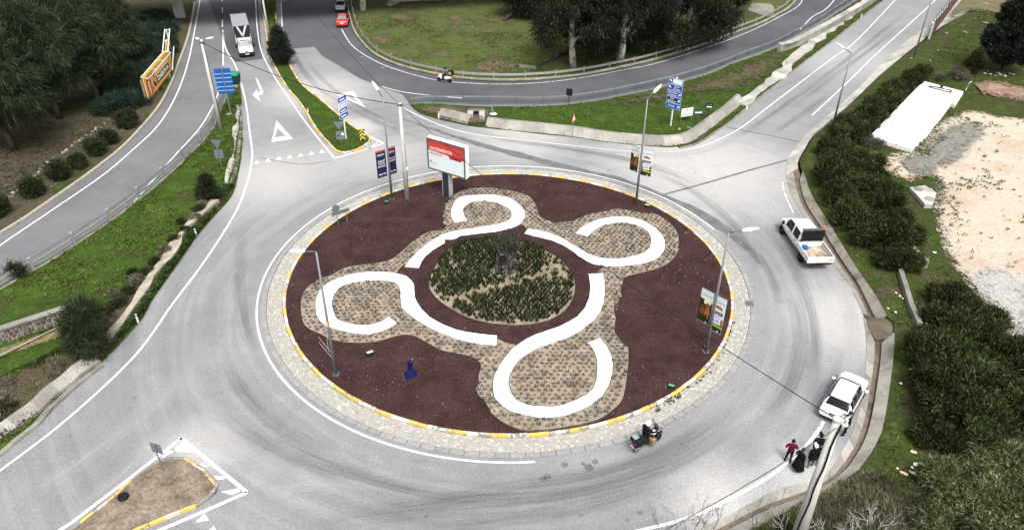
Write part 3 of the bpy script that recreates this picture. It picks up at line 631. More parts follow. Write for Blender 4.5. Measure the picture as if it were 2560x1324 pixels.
# ---- right-hand side: verge, drain channel, sand lot ----
OUTER = [(2700,-250),(2560,-120),(2466,0),(2370,60),(2310,103),(2262,140),(2212,180),(2168,222),(2134,255),(2076,305),(2040,335),(2020,368),(2000,405),(2012,440),(2026,483),(2049,523),(2079,569),(2106,616),(2139,669),(2169,712),(2196,752),(2216,789),(2234,805),(2236,832),(2234,884),(2226,950),(2214,1033),(2204,1080),(2181,1127),(2148,1173),(2098,1210),(2053,1237),(1973,1278),(1920,1304),(1860,1336),(1760,1390),(1600,1480)]
outer = spline(GP(OUTER, .12), 1.0)
structure(patch('east_verge', outer+[Vector((30, 10, .3)), Vector((60, 10, .3)), Vector((170, 60, .4)), Vector((170, 260, .4)), Vector((outer[0].x, 260, .2))], M_GRASS, res=1.1, amp=.05, skirt=.5))
LOT = [(2195,410),(2230,380),(2285,372),(2330,320),(2378,285),(2430,275),(2500,290),(2620,310),(2700,420),(2760,700),(2640,860),(2560,862),(2510,826),(2470,770),(2430,725),(2400,690),(2365,640),(2345,590),(2335,545),(2330,500),(2345,460),(2325,440),(2280,455),(2235,440),(2205,430)]
verge('sand_lot', LOT, M_SAND, z=.3, res=.8, amp=.08, skirt=0)
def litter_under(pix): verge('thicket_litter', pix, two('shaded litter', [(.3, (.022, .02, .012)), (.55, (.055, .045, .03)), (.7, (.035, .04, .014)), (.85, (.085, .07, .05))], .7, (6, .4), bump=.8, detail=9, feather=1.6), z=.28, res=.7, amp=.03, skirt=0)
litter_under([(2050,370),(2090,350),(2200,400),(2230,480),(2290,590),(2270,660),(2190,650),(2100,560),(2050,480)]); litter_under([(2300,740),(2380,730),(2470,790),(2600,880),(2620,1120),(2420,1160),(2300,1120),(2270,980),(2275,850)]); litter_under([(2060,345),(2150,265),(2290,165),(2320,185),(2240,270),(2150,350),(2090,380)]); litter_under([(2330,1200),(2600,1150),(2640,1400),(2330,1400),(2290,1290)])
GRV = [(2240,395),(2290,380),(2335,335),(2380,310),(2450,300),(2470,330),(2430,370),(2420,395),(2360,420),(2330,445),(2270,430)]
verge('gravel_patch', GRV, M_GRAVEL, z=.52, res=.6, amp=.02, skirt=0)
GRV2 = [(2420,690),(2480,660),(2560,700),(2640,760),(2600,850),(2540,835),(2490,780),(2450,735)]
verge('gravel_strip', GRV2, two('pale gravel', [(.3, (.18, .175, .155)), (.55, (.35, .345, .33)), (.75, (.27, .26, .23))], .8, (6, .4), bump=.8, detail=9, feather=2.0), z=.52, res=.6, amp=.02, skirt=0)
RUB = [(2430,205),(2480,200),(2560,215),(2620,240),(2600,262),(2520,250),(2460,240)]
verge('rubble_ground', RUB, two('reddish rubble soil', [(.3, (.12, .085, .065)), (.55, (.25, .17, .125)), (.75, (.33, .26, .20))], .9, (5, .45), bump=.9, detail=9, feather=4.0), z=.33, res=.6, amp=.12, skirt=0)
BARE6 = [(2430,-30),(2560,-30),(2640,40),(2500,40),(2440,30),(2390,60),(2360,75),(2340,95),(2370,40)]
verge('bare_bank', BARE6, two('dry bank', [(.3, (.09, .075, .05)), (.5, (.14, .12, .075)), (.7, (.075, .085, .03))], .5, (6, .4), bump=.7, detail=8, feather=5.0), z=.33, res=1, amp=.04, skirt=0)
# drain channel: concrete slabs dip to a silty bed and rise again
MID = [(1988,425,0),(1993,440,-.05),(1998,477,-.16),(2013,520),(2042,563),(2096,650),(2136,706),(2160,756),(2182,805),(2193,839),(2194,884),(2183,967),(2169,1043),(2153,1097),(2126,1147),(2086,1193),(2030,1226),(1975,1249),(1920,1267),(1860,1296),(1790,1330),(1700,1376)]
def resample(P, n):
    L = [0]
    for i in range(1, len(P)): L.append(L[-1]+(P[i]-P[i-1]).length)
    out = []; j = 0
    for k in range(n):
        d = L[-1]*k/(n-1)
        while j < len(P)-2 and L[j+1] < d: j += 1
        t = (d-L[j])/max(1e-9, L[j+1]-L[j]); out.append(P[j].lerp(P[j+1], t))
    return out
def slabs(root_name, A, B, n, mat, thick=.15, gap=.035, piece='slab', rot=.0):
    """a run of cast slabs between two edges, each slab an object"""
    root = thing(root_name, A[0], None, None, kind='structure'); o0 = root.location
    A2, B2 = resample(A, n*3+1), resample(B, n*3+1)
    for i in range(n):
        V = []; F = []; m = 3
        dz = Vector((0, 0, rng.uniform(-.02, .02)))
        for k in range(m+1):
            t = i*3+k; a, b = A2[t], B2[t]
            if k == 0: a = a.lerp(A2[t+1], gap); b = b.lerp(B2[t+1], gap)
            if k == m: a = a.lerp(A2[t-1], gap); b = b.lerp(B2[t-1], gap)
            V += [a-o0+dz, b-o0+dz, a-o0-Vector((0, 0, thick)), b-o0-Vector((0, 0, thick))]
        for k in range(m):
            q = 4*k; F += [(q, q+4, q+5, q+1), (q, q+2, q+6, q+4), (q+1, q+5, q+7, q+3)]
        F += [(0, 1, 3, 2), (4*m, 4*m+2, 4*m+3, 4*m+1)]
        x = V[4]-V[0]; y = V[1]-V[0]
        if x.cross(y).z < 0: F = [f[::-1] for f in F]
        pyobj(piece, V, F, mat, root)
    return root
i_s = [i for i, q in enumerate(ROADP) if q.y < G(1966,440).y+1]
inner = [Vector((q.x, q.y, .02)) for q in ROADP[i_s[0]:] if q.x > G(1735,1328).x-1]
structure(patch('ditch_mouth', GP([(2150,780),(2190,795),(2240,798),(2275,815),(2250,842),(2190,848),(2170,820)], -.04), M_DIRT, res=.4, amp=.03, skirt=.3))
mid = spline(GP(MID, -.25), .8); mid = [q for q in mid if q.x > G(1700,1376).x]
nm = normals2d(inner)
def nearest_on(P, q): return min(P, key=lambda r: (r-q).length_squared)
# inner slope ends a hand's breadth short of the silt
inA, miA = resample(inner, 91), resample(mid, 91)
slabs('drain_inner_slope', inA, [a.lerp(b, .74) for a, b in zip(inA, miA)], 30, M_CONC, .2, .03)
structure(pyobj('drain_silt', [p for a, b in zip(inA, miA) for p in (a.lerp(b, .62)+Vector((0, 0, -.06)), b+(b-a)*.3+Vector((0, 0, .0)))], [(2*i, 2*i+2, 2*i+3, 2*i+1) for i in range(90)],
    two('damp silt', [(.3, (.075, .06, .042)), (.55, (.16, .128, .098)), (.75, (.07, .07, .04))], 1.0, (9, .35), bump=.7)))
def upto(P, y0, y1): return [q for q in P if y1 < q.y < y0]
ou1 = upto(outer, G(2000,425).y, G(2234,802).y); mi1 = upto(mid, G(1990,440).y, G(2182,805).y)
slabs('drain_outer_slabs', [q.lerp(nearest_on(ou1, q), .22)+Vector((0, 0, .1)) for q in mi1], [Vector((q.x, q.y, .2)) for q in ou1], 11, M_CONC2, .3, .015)
ou2 = upto(outer, G(2236,832).y, G(1700,1400).y); mi2 = upto(mid, G(2193,839).y, G(1700,1376).y)
slabs('drain_outer_slabs', [q.lerp(nearest_on(ou2, q), .22)+Vector((0, 0, .1)) for q in mi2], [Vector((q.x, q.y, .2)) for q in ou2], 17, M_CONC, .3, .02)
# pavement strip and kerb north of the channel
i_n = [Vector((q.x, q.y, .03)) for q in ROADP if G(1966,452).y < q.y < 135]; o_n = [Vector((q.x, q.y, .16)) for q in outer if G(2000,425).y < q.y < 140]
slabs('east_pavement', i_n, [a.lerp(b, .82) for a, b in zip(resample(i_n, 121), resample(o_n, 121))], 40, M_CONCW, .2, .01)
# ---- sloping concrete kerb wall below the triangle lawn ----
CW1 = [(1093,296),(1133,305),(1168,313)]; CW2 = [(1213,319),(1276,327),(1359,335.6),(1435,344),(1498,354),(1572,362),(1640,367),(1679,367),(1713,363),(1735,355),(1762,337),(1795,312),(1830,285),(1862,256)]
for cw, n in ((CW1, 3), (CW2, 17)):
    lo = spline(GP(cw, .02), .6); N = normals2d(lo)
    up = [q+v*.8+Vector((0, 0, .85)) for q, v in zip(lo, N)]; bk = [q+v*1.1+Vector((0, 0, .85)) for q, v in zip(lo, N)]
    slabs('sloped_kerb_wall', lo, up, n, M_CONC, .25, .012); slabs('kerb_wall_top', up, bk, n, M_CONC, .3, .012)
# rough mortared channel continuing north-east
RC = [(1862,262),(1885,240),(1920,212),(1955,184),(1985,152),(2010,128),(2060,85),(2110,48),(2170,0),(2230,-50)]
rc = spline(GP(RC, .3), .7); rn = normals2d(rc); jw = np.stack([vnoise(np.arange(len(rc))*.5, np.zeros(len(rc))+k, 9+k)-.5 for k in range(3)])*.7
slabs('rough_drain_crust', [q+v*(-.45+j)-Vector((0, 0, .1)) for q, v, j in zip(rc, rn, jw[0])], [q+v*(.75+j)+Vector((0, 0, .12)) for q, v, j in zip(rc, rn, jw[1])], 46, M_CONCW, .3, .02)
# grassy strip between crust and road
gs = spline(GP([(1700,368),(1740,358),(1790,327),(1850,282),(1915,229),(1982,176),(2030,138),(2082,100),(2140,53),(2200,6)], .14), .8); gn = normals2d(gs)
structure(patch('roadside_weeds', [q+v*.15 for q, v in zip(gs, gn)]+[q+v*(1.0+.5*math.sin(i*.7)) for i, (q, v) in enumerate(zip(gs, gn))][::-1], M_GRASS, res=.8, amp=.05, skirt=.15))
structure(slabs_kerb('road_edge_kerb', gs, -.1, .14, .1, M_CONC2))
# retaining wall with the pale capping
wp = spline(GP([(1949,133),(1985,124),(2050,90),(2110,55),(2170,18),(2230,-25)], .1), .8); wnrm = normals2d(wp)
wall = thing('retaining_wall', wp[0], 'stained concrete retaining wall rising beside the right-hand road, below the loop ramp', 'wall')
A2 = resample(wp, 25)
for i in range(8):
    b = MB(); a, c = A2[i*3], A2[i*3+3]; d = (c-a); nrm = Vector((-d.y, d.x, 0)).normalized(); h = 1.05
    a2, c2 = a+d.normalized()*.02, c-d.normalized()*.02
    b.add([a2-wp[0], c2-wp[0], c2+nrm*.5-wp[0], a2+nrm*.5-wp[0]]+[v+Vector((0, 0, h)) for v in (a2-wp[0], c2-wp[0], c2+nrm*.5-wp[0], a2+nrm*.5-wp[0])], [(3,2,1,0),(4,5,6,7),(0,1,5,4),(1,2,6,5),(2,3,7,6),(3,0,4,7)])
    b.build('wall_panel', M_CONC, wall)
N2 = normals2d(A2); cap_a = [q+n_*-.05+Vector((0, 0, 1.07)) for q, n_ in zip(A2, N2)]; cap_b = [q+n_*.75+Vector((0, 0, 1.12)) for q, n_ in zip(A2, N2)]
for i in range(12):
    V = []
    for k in (0, 1, 2):
        a, b_ = cap_a[i*2+k]-wp[0], cap_b[i*2+k]-wp[0]; j = Vector((rng.uniform(-.06, .06), rng.uniform(-.06, .06), 0)); V += [a, b_+j, a+Vector((0, 0, .08)), b_+j+Vector((0, 0, .1))]
    F = []
    for k in (0, 1): q = 4*k; F += [(q+2, q+6, q+7, q+3), (q, q+4, q+6, q+2), (q+1, q+3, q+7, q+5)]
    F += [(0, 2, 3, 1), (8, 9, 11, 10)]; pyobj('coping_stone', V, F, M_CONCW, wall)
# culvert mouth in the lawn edge
cg = G(1190, 300); cu = thing('culvert', (cg.x, cg.y, 0), 'concrete culvert mouth gaping in the lawn edge where the kerb wall breaks', 'culvert')
MB().add([(-1.0,-.9,.05),(-.35,-.2,.05),(-.35,.9,.05),(-.95,.9,.05),(-1.0,-.9,.75),(-.35,-.2,.75),(-.35,.9,.75),(-.95,.9,.75)], [(3,2,1,0),(4,5,6,7),(0,1,5,4),(1,2,6,5),(2,3,7,6),(3,0,4,7)]).build('wing_wall', M_CONCW, cu)
MB().add([(1.0,-.9,.05),(.35,-.2,.05),(.35,.9,.05),(.95,.9,.05),(1.0,-.9,.75),(.35,-.2,.75),(.35,.9,.75),(.95,.9,.75)], [(3,2,1,0)[::-1],(4,5,6,7)[::-1],(0,1,5,4)[::-1],(1,2,6,5)[::-1],(2,3,7,6)[::-1],(3,0,4,7)[::-1]]).build('wing_wall', M_CONCW, cu)
MB().box((0, 1.0, .45), (1.9, .25, .8)).build('head_wall', M_CONC2, cu); MB().box((0, .2, .135), (.7, 1.3, .03)).build('channel_floor', M_DIRT, cu)
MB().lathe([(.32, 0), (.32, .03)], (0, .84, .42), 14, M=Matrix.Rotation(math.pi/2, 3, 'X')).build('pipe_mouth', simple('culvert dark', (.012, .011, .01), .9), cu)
# pale broken drain run beside the grass bank (left of the approach road)
DL = [(594,262),(590,300),(583,345),(577,395),(566,440),(553,478)]; DR = [(604,262),(606,300),(603,345),(598,395),(588,440),(570,478)]
dl, dr = spline(GP(DL, .22), .6), spline(GP(DR, .1), .6); jd = np.stack([vnoise(np.arange(200)*.35, np.zeros(200)+k, 29+k)-.5 for k in range(2)])*.5
A_, B_ = resample(dl, 37), resample(dr, 37)
slabs('broken_drain_slabs', [a+Vector((jd[0][i], 0, abs(jd[1][i])*.5)) for i, a in enumerate(A_)], [a.lerp(b, .45)+Vector((jd[1][i]*.5, 0, 0)) for i, (a, b) in enumerate(zip(A_, B_))], 12, M_CONCW, .3, .03)
slabs('broken_drain_slabs', [a.lerp(b, .6)+Vector((0, 0, -.02)) for a, b in zip(A_, B_)], [b+Vector((0, 0, .02)) for b in B_], 14, M_CONC2, .25, .02)
# the drain's pale lip running down to the bottom left
LP = [(540,505),(512,531),(490,550),(470,573),(452,592),(425,640),(395,672),(362,725),(328,772),(308,800),(285,830),(262,862)]
lp = spline(GP(LP, .2), .6); jl = np.stack([vnoise(np.arange(len(lp))*.45, np.zeros(len(lp))+k, 19+k)-.5 for k in range(2)])*.4
slabs('drain_lip', [q+v*(-.36+j)+Vector((0, 0, .24)) for q, v, j in zip(lp, normals2d(lp), jl[0])], [q+v*(.36+j)+Vector((0, 0, .34)) for q, v, j in zip(lp, normals2d(lp), jl[1])], 34, two('tan mortar', [(.3, (.22, .19, .145)), (.6, (.38, .345, .28))], 1.2, (6, .2), bump=.4), .3, .02)
LB = [(243,897),(213,915),(195,928),(175,948),(150,966),(125,985),(100,1012),(70,1035),(35,1060),(0,1085),(-50,1120),(-140,1180)]
lb = spline(GP(LB, .15), .7)
slabs('low_channel_wall', [q+v*-.42+Vector((0, 0, .38)) for q, v in zip(lb, normals2d(lb))], [q+v*.45+Vector((0, 0, .12)) for q, v in zip(lb, normals2d(lb))], 13, M_CONC, .5, .02)
lk = [Vector((q.x, q.y, .02)) for q in ea if q.y < G(246,910).y]
slabs('bank_edging', lk, [q+v*.5+Vector((0, 0, .16)) for q, v in zip(lk, normals2d(lk))], 16, M_CONC, .2, .02)
# tarmac apron between lane line and bank, greyer and cracked
ap = spline(GP([(594,441),(578,490),(532,543),(495,586),(465,629),(432,676),(399,722),(375,756),(359,789),(326,829),(289,869)], 0), .8)
structure(ribbon('road_shoulder', ap, -1.1, .1, .006, M_ASPM))
# stone retaining wall bottom left: coursed rubble with a mortar cap
sw0, sw1 = G(-60, 884), G(200, 797)
sw = thing('stone_wall', sw0, 'low rubble stone wall with pale mortar cap, holding up the grass bank at the left edge', 'wall', rz=math.atan2((sw1-sw0).y, (sw1-sw0).x))
SL = (sw1-sw0).length; SH = 1.15
MB().box((SL/2, .25, SH/2), (SL, .3, SH)).build('mortar_core', two('grey mortar', [(.3, (.20, .19, .16)), (.7, (.36, .345, .31))], 2, (9, .25)), sw)
MB().box((SL/2, .2, SH+.05), (SL+.1, .55, .1)).build('cap', M_CONC, sw)
M_STN = random_tone('rubble stone', [(0, (.055, .052, .05)), (.3, (.11, .095, .085)), (.55, (.19, .145, .12)), (.8, (.14, .12, .105)), (1, (.26, .225, .19))], amt=.35)
stm = []
for v in range(5):
    b = MB(); nn_ = 7; V = []; 
    for ring_, (sc, d) in enumerate(((1, 0), (.95, -.06), (.6, -.11))):
        for k in range(nn_): a = 2*math.pi*k/nn_; rr = sc*(1+.22*math.sin(k*2.3+v*1.7)); V.append((rr*math.cos(a), d, rr*math.sin(a)))
    F = [tuple(range(2*nn_, 3*nn_))]
    for r_ in (0, 1):
        for k in range(nn_): a_, b_ = r_*nn_+k, r_*nn_+(k+1) % nn_; F.append((a_, b_, b_+nn_, a_+nn_))
    me = bpy.data.meshes.new('stone'); me.from_pydata(V, [], F); me.materials.append(M_STN); stm.append(me)
row = 0; z = .14
while z < SH-.1:
    x = rng.uniform(0, .2)
    while x < SL-.15:
        w = rng.uniform(.14, .3); o = link(bpy.data.objects.new('stone', stm[int(rng.integers(5))]), sw)
        o.location = (x+w/2, .1, z+rng.uniform(-.03, .03)); o.scale = (w*.5, 1, rng.uniform(.10, .14)); o.rotation_euler = (0, rng.uniform(-.3, .3), 0); x += w+rng.uniform(.02, .09)
    z += .25
# grass terrace behind the wall
tw = spline(GP([(-60,884,.05),(60,842,.05),(200,797,.05)], 0), .8); sx = [Vector((q.x, q.y+.35, SH-.05)) for q in tw]
top = GP([(250,770,.3),(200,745,.15),(120,745,.15),(20,800,.15),(-60,840,.15),(-140,890,.15)]); 
structure(patch('grass_terrace', sx+top, M_GRASS2, res=.6, amp=.05, skirt=.6))
# gravel gutter and strip at the wall foot
verge('wall_foot_soil', [(-60,905),(60,870),(200,818),(205,800),(60,850),(-60,890)], two('dry weeds', [(.3, (.08, .07, .03)), (.5, (.19, .15, .085)), (.7, (.07, .085, .03))], 1.5, (9, .4), bump=.8), z=.2, res=.4, amp=.15, skirt=.1)
verge('green_strip', [(-60,945),(40,895),(120,858),(190,828),(195,840),(120,880),(40,920),(-60,968)], M_GRASS2, z=.27, res=.5, amp=.06, skirt=.1)
structure(ribbon('gutter_kerb', spline(GP([(-40,922),(60,873),(130,838),(190,812)], 0), .6), -.07, .07, .42, M_CONC))
# dry splitter island bottom left with worn kerbs
V7 = [(392,1158),(418,1150),(440,1147),(462,1148),(485,1163),(508,1176),(528,1200),(545,1220),(538,1236),(518,1246),(492,1266),(455,1279),(415,1296),(375,1313),(342,1326),(300,1345),(250,1372),(180,1400),(120,1380),(160,1340),(196,1316),(219,1296),(252,1271),(282,1248),(332,1201),(362,1178)]
v7 = spline(GP(V7), .4, True)
structure(patch('dry_island', [Vector((q.x, q.y, .16)) for q in v7], two('dry thatch', [(.3, (.095, .076, .057)), (.5, (.175, .145, .112)), (.7, (.25, .21, .165))], .9, (6, .5), bump=.8, detail=8), res=.5, amp=.06, skirt=.2))
kerb_line('dry_island_kerb', v7, .8, .18, .2, [M_KY, M_KY, kerb_mat('worn white kerb', (.62, .61, .58), .55), kerb_mat('worn grey kerb', (.30, .29, .28), .6), M_KY, kerb_mat('pink kerb', (.55, .44, .36), .4)], True, 0, 2)
# rubble line across the wooded ground (old kerb)
RL = [(-40,560),(0,520),(40,480),(80,443),(125,405),(165,375),(205,348),(240,325),(275,300),(315,272)]
rl = spline(GP(RL, .2), .5); rk = thing('rubble_line', rl[0], None, None, kind='structure')
M_RUB = random_tone('pale rubble', [(0, (.15, .13, .115)), (.5, (.25, .225, .20)), (1, (.36, .33, .30))], amt=.3)
def rock_mesh(seed, name='rubble_stone'):
    r = np.random.default_rng(seed); bm = bmesh.new(); bmesh.ops.create_icosphere(bm, subdivisions=1, radius=.5)
    for v in bm.verts: v.co *= r.uniform(.75, 1.15)
    me = bpy.data.meshes.new(name); bm.to_mesh(me); bm.free(); return me
rms = [rock_mesh(i) for i in range(4)]
for m_ in rms: m_.materials.append(M_RUB)
for i, q in enumerate(rl[::1]):
    for k in range(2):
        o = link(bpy.data.objects.new('rubble_stone', rms[int(rng.integers(4))]), rk); o.location = q-rl[0]+Vector((rng.uniform(-.25, .25), rng.uniform(-.25, .25), rng.uniform(-.1, .05))); o.scale = (rng.uniform(.3, .6), rng.uniform(.3, .5), rng.uniform(.2, .4)); o.rotation_euler = (0, 0, rng.uniform(0, 6))
    if i > 140: break
# ---------------- vegetation ----------------
def leaf_mat(name, stops, rough=.75, trans=0.0):
    k = NT(name); g = k.n('NewGeometry'); col = k.ramp(g.outputs['Random Per Island'], stops)
    tone = k.noise(g.outputs['Position'], .8, 4, .65); col = k.mix(1.0, col, k.ramp(tone, [(.3, .5), (.5, .95), (.72, 1.7)]), 'MULTIPLY')
    return k.done(col, rough, 0, .07)
L_CAS = leaf_mat('casuarina needles', [(0, (.009, .016, .008)), (.5, (.020, .031, .015)), (.8, (.042, .055, .027)), (1, (.088, .098, .052))])
L_JUN = leaf_mat('juniper sprays', [(0, (.010, .020, .013)), (.6, (.02, .035, .024)), (1, (.045, .065, .042))])
L_EUC = leaf_mat('eucalyptus leaves', [(0, (.006, .008, .005)), (.6, (.012, .015, .009)), (.9, (.026, .030, .018)), (1, (.055, .058, .036))])
L_OLV = leaf_mat('dark evergreen leaves', [(0, (.009, .0125, .004)), (.45, (.019, .0245, .008)), (.8, (.038, .045, .016)), (1, (.09, .094, .04))])
L_ACA = leaf_mat('grey green willow leaves', [(0, (.022, .028, .011)), (.4, (.06, .072, .027)), (.75, (.12, .135, .06)), (1, (.26, .275, .17))])
L_PIN = leaf_mat('pine needles', [(0, (.010, .014, .011)), (.6, (.02, .026, .02)), (1, (.045, .052, .042))])
L_BOX = leaf_mat('hedge leaves', [(0, (.010, .015, .006)), (.6, (.024, .032, .014)), (1, (.06, .07, .034))])
L_LAV = leaf_mat('lavender grey', [(0, (.03, .029, .024)), (.4, (.085, .082, .072)), (.8, (.14, .136, .125)), (1, (.21, .205, .19))])
L_ROS = leaf_mat('rosemary green', [(0, (.009, .015, .005)), (.5, (.020, .031, .010)), (.85, (.042, .054, .02)), (1, (.08, .075, .04))])
L_IVY = leaf_mat('ivy', [(0, (.012, .026, .006)), (.6, (.025, .05, .012)), (1, (.055, .09, .025))])
L_TWG = leaf_mat('dry twigs', [(0, (.06, .05, .038)), (.6, (.12, .10, .075)), (1, (.22, .19, .14))])
L_GRS = leaf_mat('grass blades', [(0, (.04, .055, .014)), (.5, (.058, .09, .016)), (.85, (.09, .125, .028)), (1, (.16, .145, .07))])
L_STW = leaf_mat('straw blades', [(0, (.09, .08, .05)), (.5, (.16, .145, .095)), (.8, (.07, .085, .03)), (1, (.28, .25, .18))])
BARK = two('brown bark', [(.3, (.03, .024, .018)), (.7, (.085, .07, .055))], 3, (14, .3), world=False)
BARKE = two('peeling pale bark', [(.32, (.10, .08, .065)), (.43, (.36, .32, .28)), (.6, (.54, .51, .47)), (.75, (.30, .22, .17))], 1.1, (8, .25), world=False, detail=7)
BARKG = two('grey gnarled bark', [(.38, (.010, .009, .008)), (.5, (.06, .053, .048)), (.68, (.20, .185, .17))], 2.4, (10, .4), world=False, dist=1.5, bump=1)
def unit(v): return v/np.maximum(np.linalg.norm(v, axis=-1, keepdims=True), 1e-9)
def leaf_data(P, D, L, Wd, r=rng):
    n = len(P); D = unit(D); s = unit(np.cross(D, r.normal(size=(n, 3)))); L = np.broadcast_to(np.asarray(L, float), (n,))[:, None]; Wd = np.broadcast_to(np.asarray(Wd, float), (n,))[:, None]
    m = P+D*L*.5; return np.stack([P, m+s*Wd*.5, P+D*L, m-s*Wd*.5], 1)
def quads_mesh(name, Q, mat):
    n = len(Q); me = bpy.data.meshes.new(name); me.vertices.add(4*n); me.vertices.foreach_set('co', Q.reshape(-1).astype(np.float32))
    me.loops.add(4*n); me.loops.foreach_set('vertex_index', np.arange(4*n, dtype=np.int32)); me.polygons.add(n)
    me.polygons.foreach_set('loop_start', np.arange(0, 4*n, 4, dtype=np.int32)); me.polygons.foreach_set('loop_total', np.full(n, 4, dtype=np.int32))
    me.update(calc_edges=True); me.materials.append(mat); return me
def crown_points(blobs, n, r, shell=.55):
    """points through a set of ellipsoids, thicker towards the outside, with holes"""
    vol = np.array([b[1][0]*b[1][1]*b[1][2] for b in blobs])**.8; pick = r.choice(len(blobs), n, p=vol/vol.sum())
    u = unit(r.normal(size=(n, 3))); rad = shell+(1-shell)*r.random(n)**.6; rad *= 1+.12*r.normal(size=n)
    c = np.array([b[0] for b in blobs], float)[pick]; a = np.array([b[1] for b in blobs], float)[pick]
    return c+u*a*rad[:, None], u
def make_crown(name, blobs, clumps, per, L, Wd, mat, seed, droop=.3, spread=.35, jitter=.35, up=0.0, holes=.35, clump_r=.35):
    r = np.random.default_rng(seed); C, U = crown_points(blobs, clumps, r)
    keep = vnoise(C[:, 0]*.8+seed, C[:, 2]*.8+C[:, 1]*.5, seed) > holes*r.random(len(C)); C, U = C[keep], U[keep]
    k = len(C); P = np.repeat(C, per, 0)+r.normal(size=(k*per, 3))*clump_r; base = unit(U+np.array([0, 0, up-droop])+r.normal(size=(k, 3))*spread)
    D = np.repeat(base, per, 0)+r.normal(size=(k*per, 3))*jitter
    return quads_mesh(name, leaf_data(P, D, L*r.uniform(.6, 1.2, k*per), Wd*r.uniform(.7, 1.3, k*per), r), mat)
def wobble(a, b, n, amp, r):
    a, b = np.array(a, float), np.array(b, float); t = np.linspace(0, 1, n)[:, None]; w = r.normal(size=(n, 3))*amp; w[0] = 0; w[-1] *= .4; return [Vector(p) for p in a+(b-a)*t+np.cumsum(w, 0)*.5]
def trunk_mesh(paths, mat, sides=8):
    b = MB()
    for pts, rad in paths: b.tube(pts, rad, sides)
    me = bpy.data.meshes.new('trunk'); me.from_pydata(b.v, [], b.f); me.materials.append(mat); me.polygons.foreach_set('use_smooth', [True]*len(me.polygons)); return me
def radii(r0, r1, n): return [r0+(r1-r0)*i/(n-1) for i in range(n)]
def plant(name, base, label, cat, parts, group=None, s=1.0, rz=0.0, z=None, sxy=1.0):
    p = G(*base) if len(base) == 2 else Vector(base)
    if z is not None: p = Vector((p.x, p.y, z))
    t = thing(name, p, label, cat, group, rz); t.scale = (s*sxy, s*sxy, s)
    for pn, me in parts: link(bpy.data.objects.new(pn, me), t)
    return t
ORD = ['first', 'second', 'third', 'fourth', 'fifth', 'sixth', 'seventh', 'eighth', 'ninth']
def place_in(i, L):
    """row (far to near) and place in the row, for telling neighbours apart"""
    o = sorted(range(len(L)), key=lambda k: L[k][1]); per = 5; r = o.index(i)//per; row_ = sorted(o[r*per:(r+1)*per], key=lambda k: L[k][0]); return ORD[r]+' row from the back, '+ORD[row_.index(i)]+' from left'
# --- casuarinas over the wooded ground (upper left) ---
def casuarina(seed, h=13):
    r = np.random.default_rng(seed); blobs = []
    for i in range(9):
        z = h*(.36+.64*i/8); w = h*.275*(1-.75*max(0, (i-2)/6.5))**.8
        for k in range(2 if i < 7 else 1):
            a = r.uniform(0, 6.28); blobs.append(((math.cos(a)*w*.55, math.sin(a)*w*.55, z), (w*.75, w*.75, h*.11)))
    cr = make_crown('crown', blobs, 900, 34, 1.0, .05, L_CAS, seed, droop=.75, spread=.35, jitter=.28, clump_r=.28, holes=.5)
    tp = wobble((0, 0, 0), (r.uniform(-.6, .6), r.uniform(-.6, .6), h*.93), 9, .14, r); paths = [(tp, radii(.34, .06, 9))]
    for i in range(8):
        b = tp[2+i % 6]; a = r.uniform(0, 6.28); e = b+Vector((math.cos(a)*h*.2, math.sin(a)*h*.2, h*.08)); paths.append((wobble(b, e, 5, .12, r), radii(.12, .03, 5)))
    return [('trunk', trunk_mesh(paths, BARK)), ('crown', cr)]
cas = [casuarina(s) for s in (11, 12, 13)]
for i, (bx, by, ty, rz, lab) in enumerate([
    (38, 382, 70, 0, 'dark feathery tree leaning at the left edge, nearest the rubble line'), (152, 303, 10, 1.2, 'dark feathery tree with thick trunk behind the middle of the rubble line'),
    (250, 262, 5, 2.4, 'dark feathery tree nearest the yellow billboard'), (55, 296, -30, 3.6, 'dark feathery tree behind the leaning one at the left edge'),
    (190, 205, -60, 4.4, 'dark feathery tree further back, between two nearer trunks'), (300, 178, -40, .6, 'dark feathery tree behind the juniper mass, right of the group'),
    (-30, 225, -100, 2.0, 'dark feathery tree at the upper left corner'), (90, 190, -80, 5.2, 'dark feathery tree in the back row near the upper left corner'), (245, 140, -70, 3.1, 'dark feathery tree in the back row, nearest the bridge pier')]):
    h = height_at((bx, by), ty); plant('casuarina_tree', (bx, by), lab, 'tree', cas[i % 3], 'dark trees on the wooded ground', h/13, rz, .15)
# --- junipers behind the yellow billboard ---
def shrub(seed, mat, R=1.3, H=1.6, clumps=260, per=16, L=.34, Wd=.05, up=.25, droop=0, jit=.5, lobes=5, stem=True, cr_=.16, holes=.3):
    r = np.random.default_rng(seed); blobs = [((0, 0, H*.52), (R*.78, R*.78, H*.5))]
    for i in range(lobes):
        a = 6.28*i/lobes+r.uniform(-.4, .4); q = r.uniform(.35, .6); blobs.append(((math.cos(a)*R*q, math.sin(a)*R*q, H*r.uniform(.35, .65)), (R*r.uniform(.4, .55), R*r.uniform(.4, .55), H*r.uniform(.3, .42))))
    cr = make_crown('crown', blobs, clumps, per, L, Wd, mat, seed, droop, .4, jit, up, holes, cr_)
    v = np.empty(len(cr.vertices)*3, np.float32); cr.vertices.foreach_get('co', v); v = v.reshape(-1, 3); v[:, 2] = np.maximum(v[:, 2], .02+.02*r.random(len(v))); cr.vertices.foreach_set('co', v.ravel())
    out = [('crown', cr)]
    if stem:
        ps = []
        for i in range(5):
            a = r.uniform(0, 6.28); ps.append((wobble((math.cos(a)*.08, math.sin(a)*.08, 0), (math.cos(a)*R*.5, math.sin(a)*R*.5, H*.7), 5, .05, r), radii(.05, .012, 5)))
        out.append(('stem', trunk_mesh(ps, BARK, 5)))
    return out
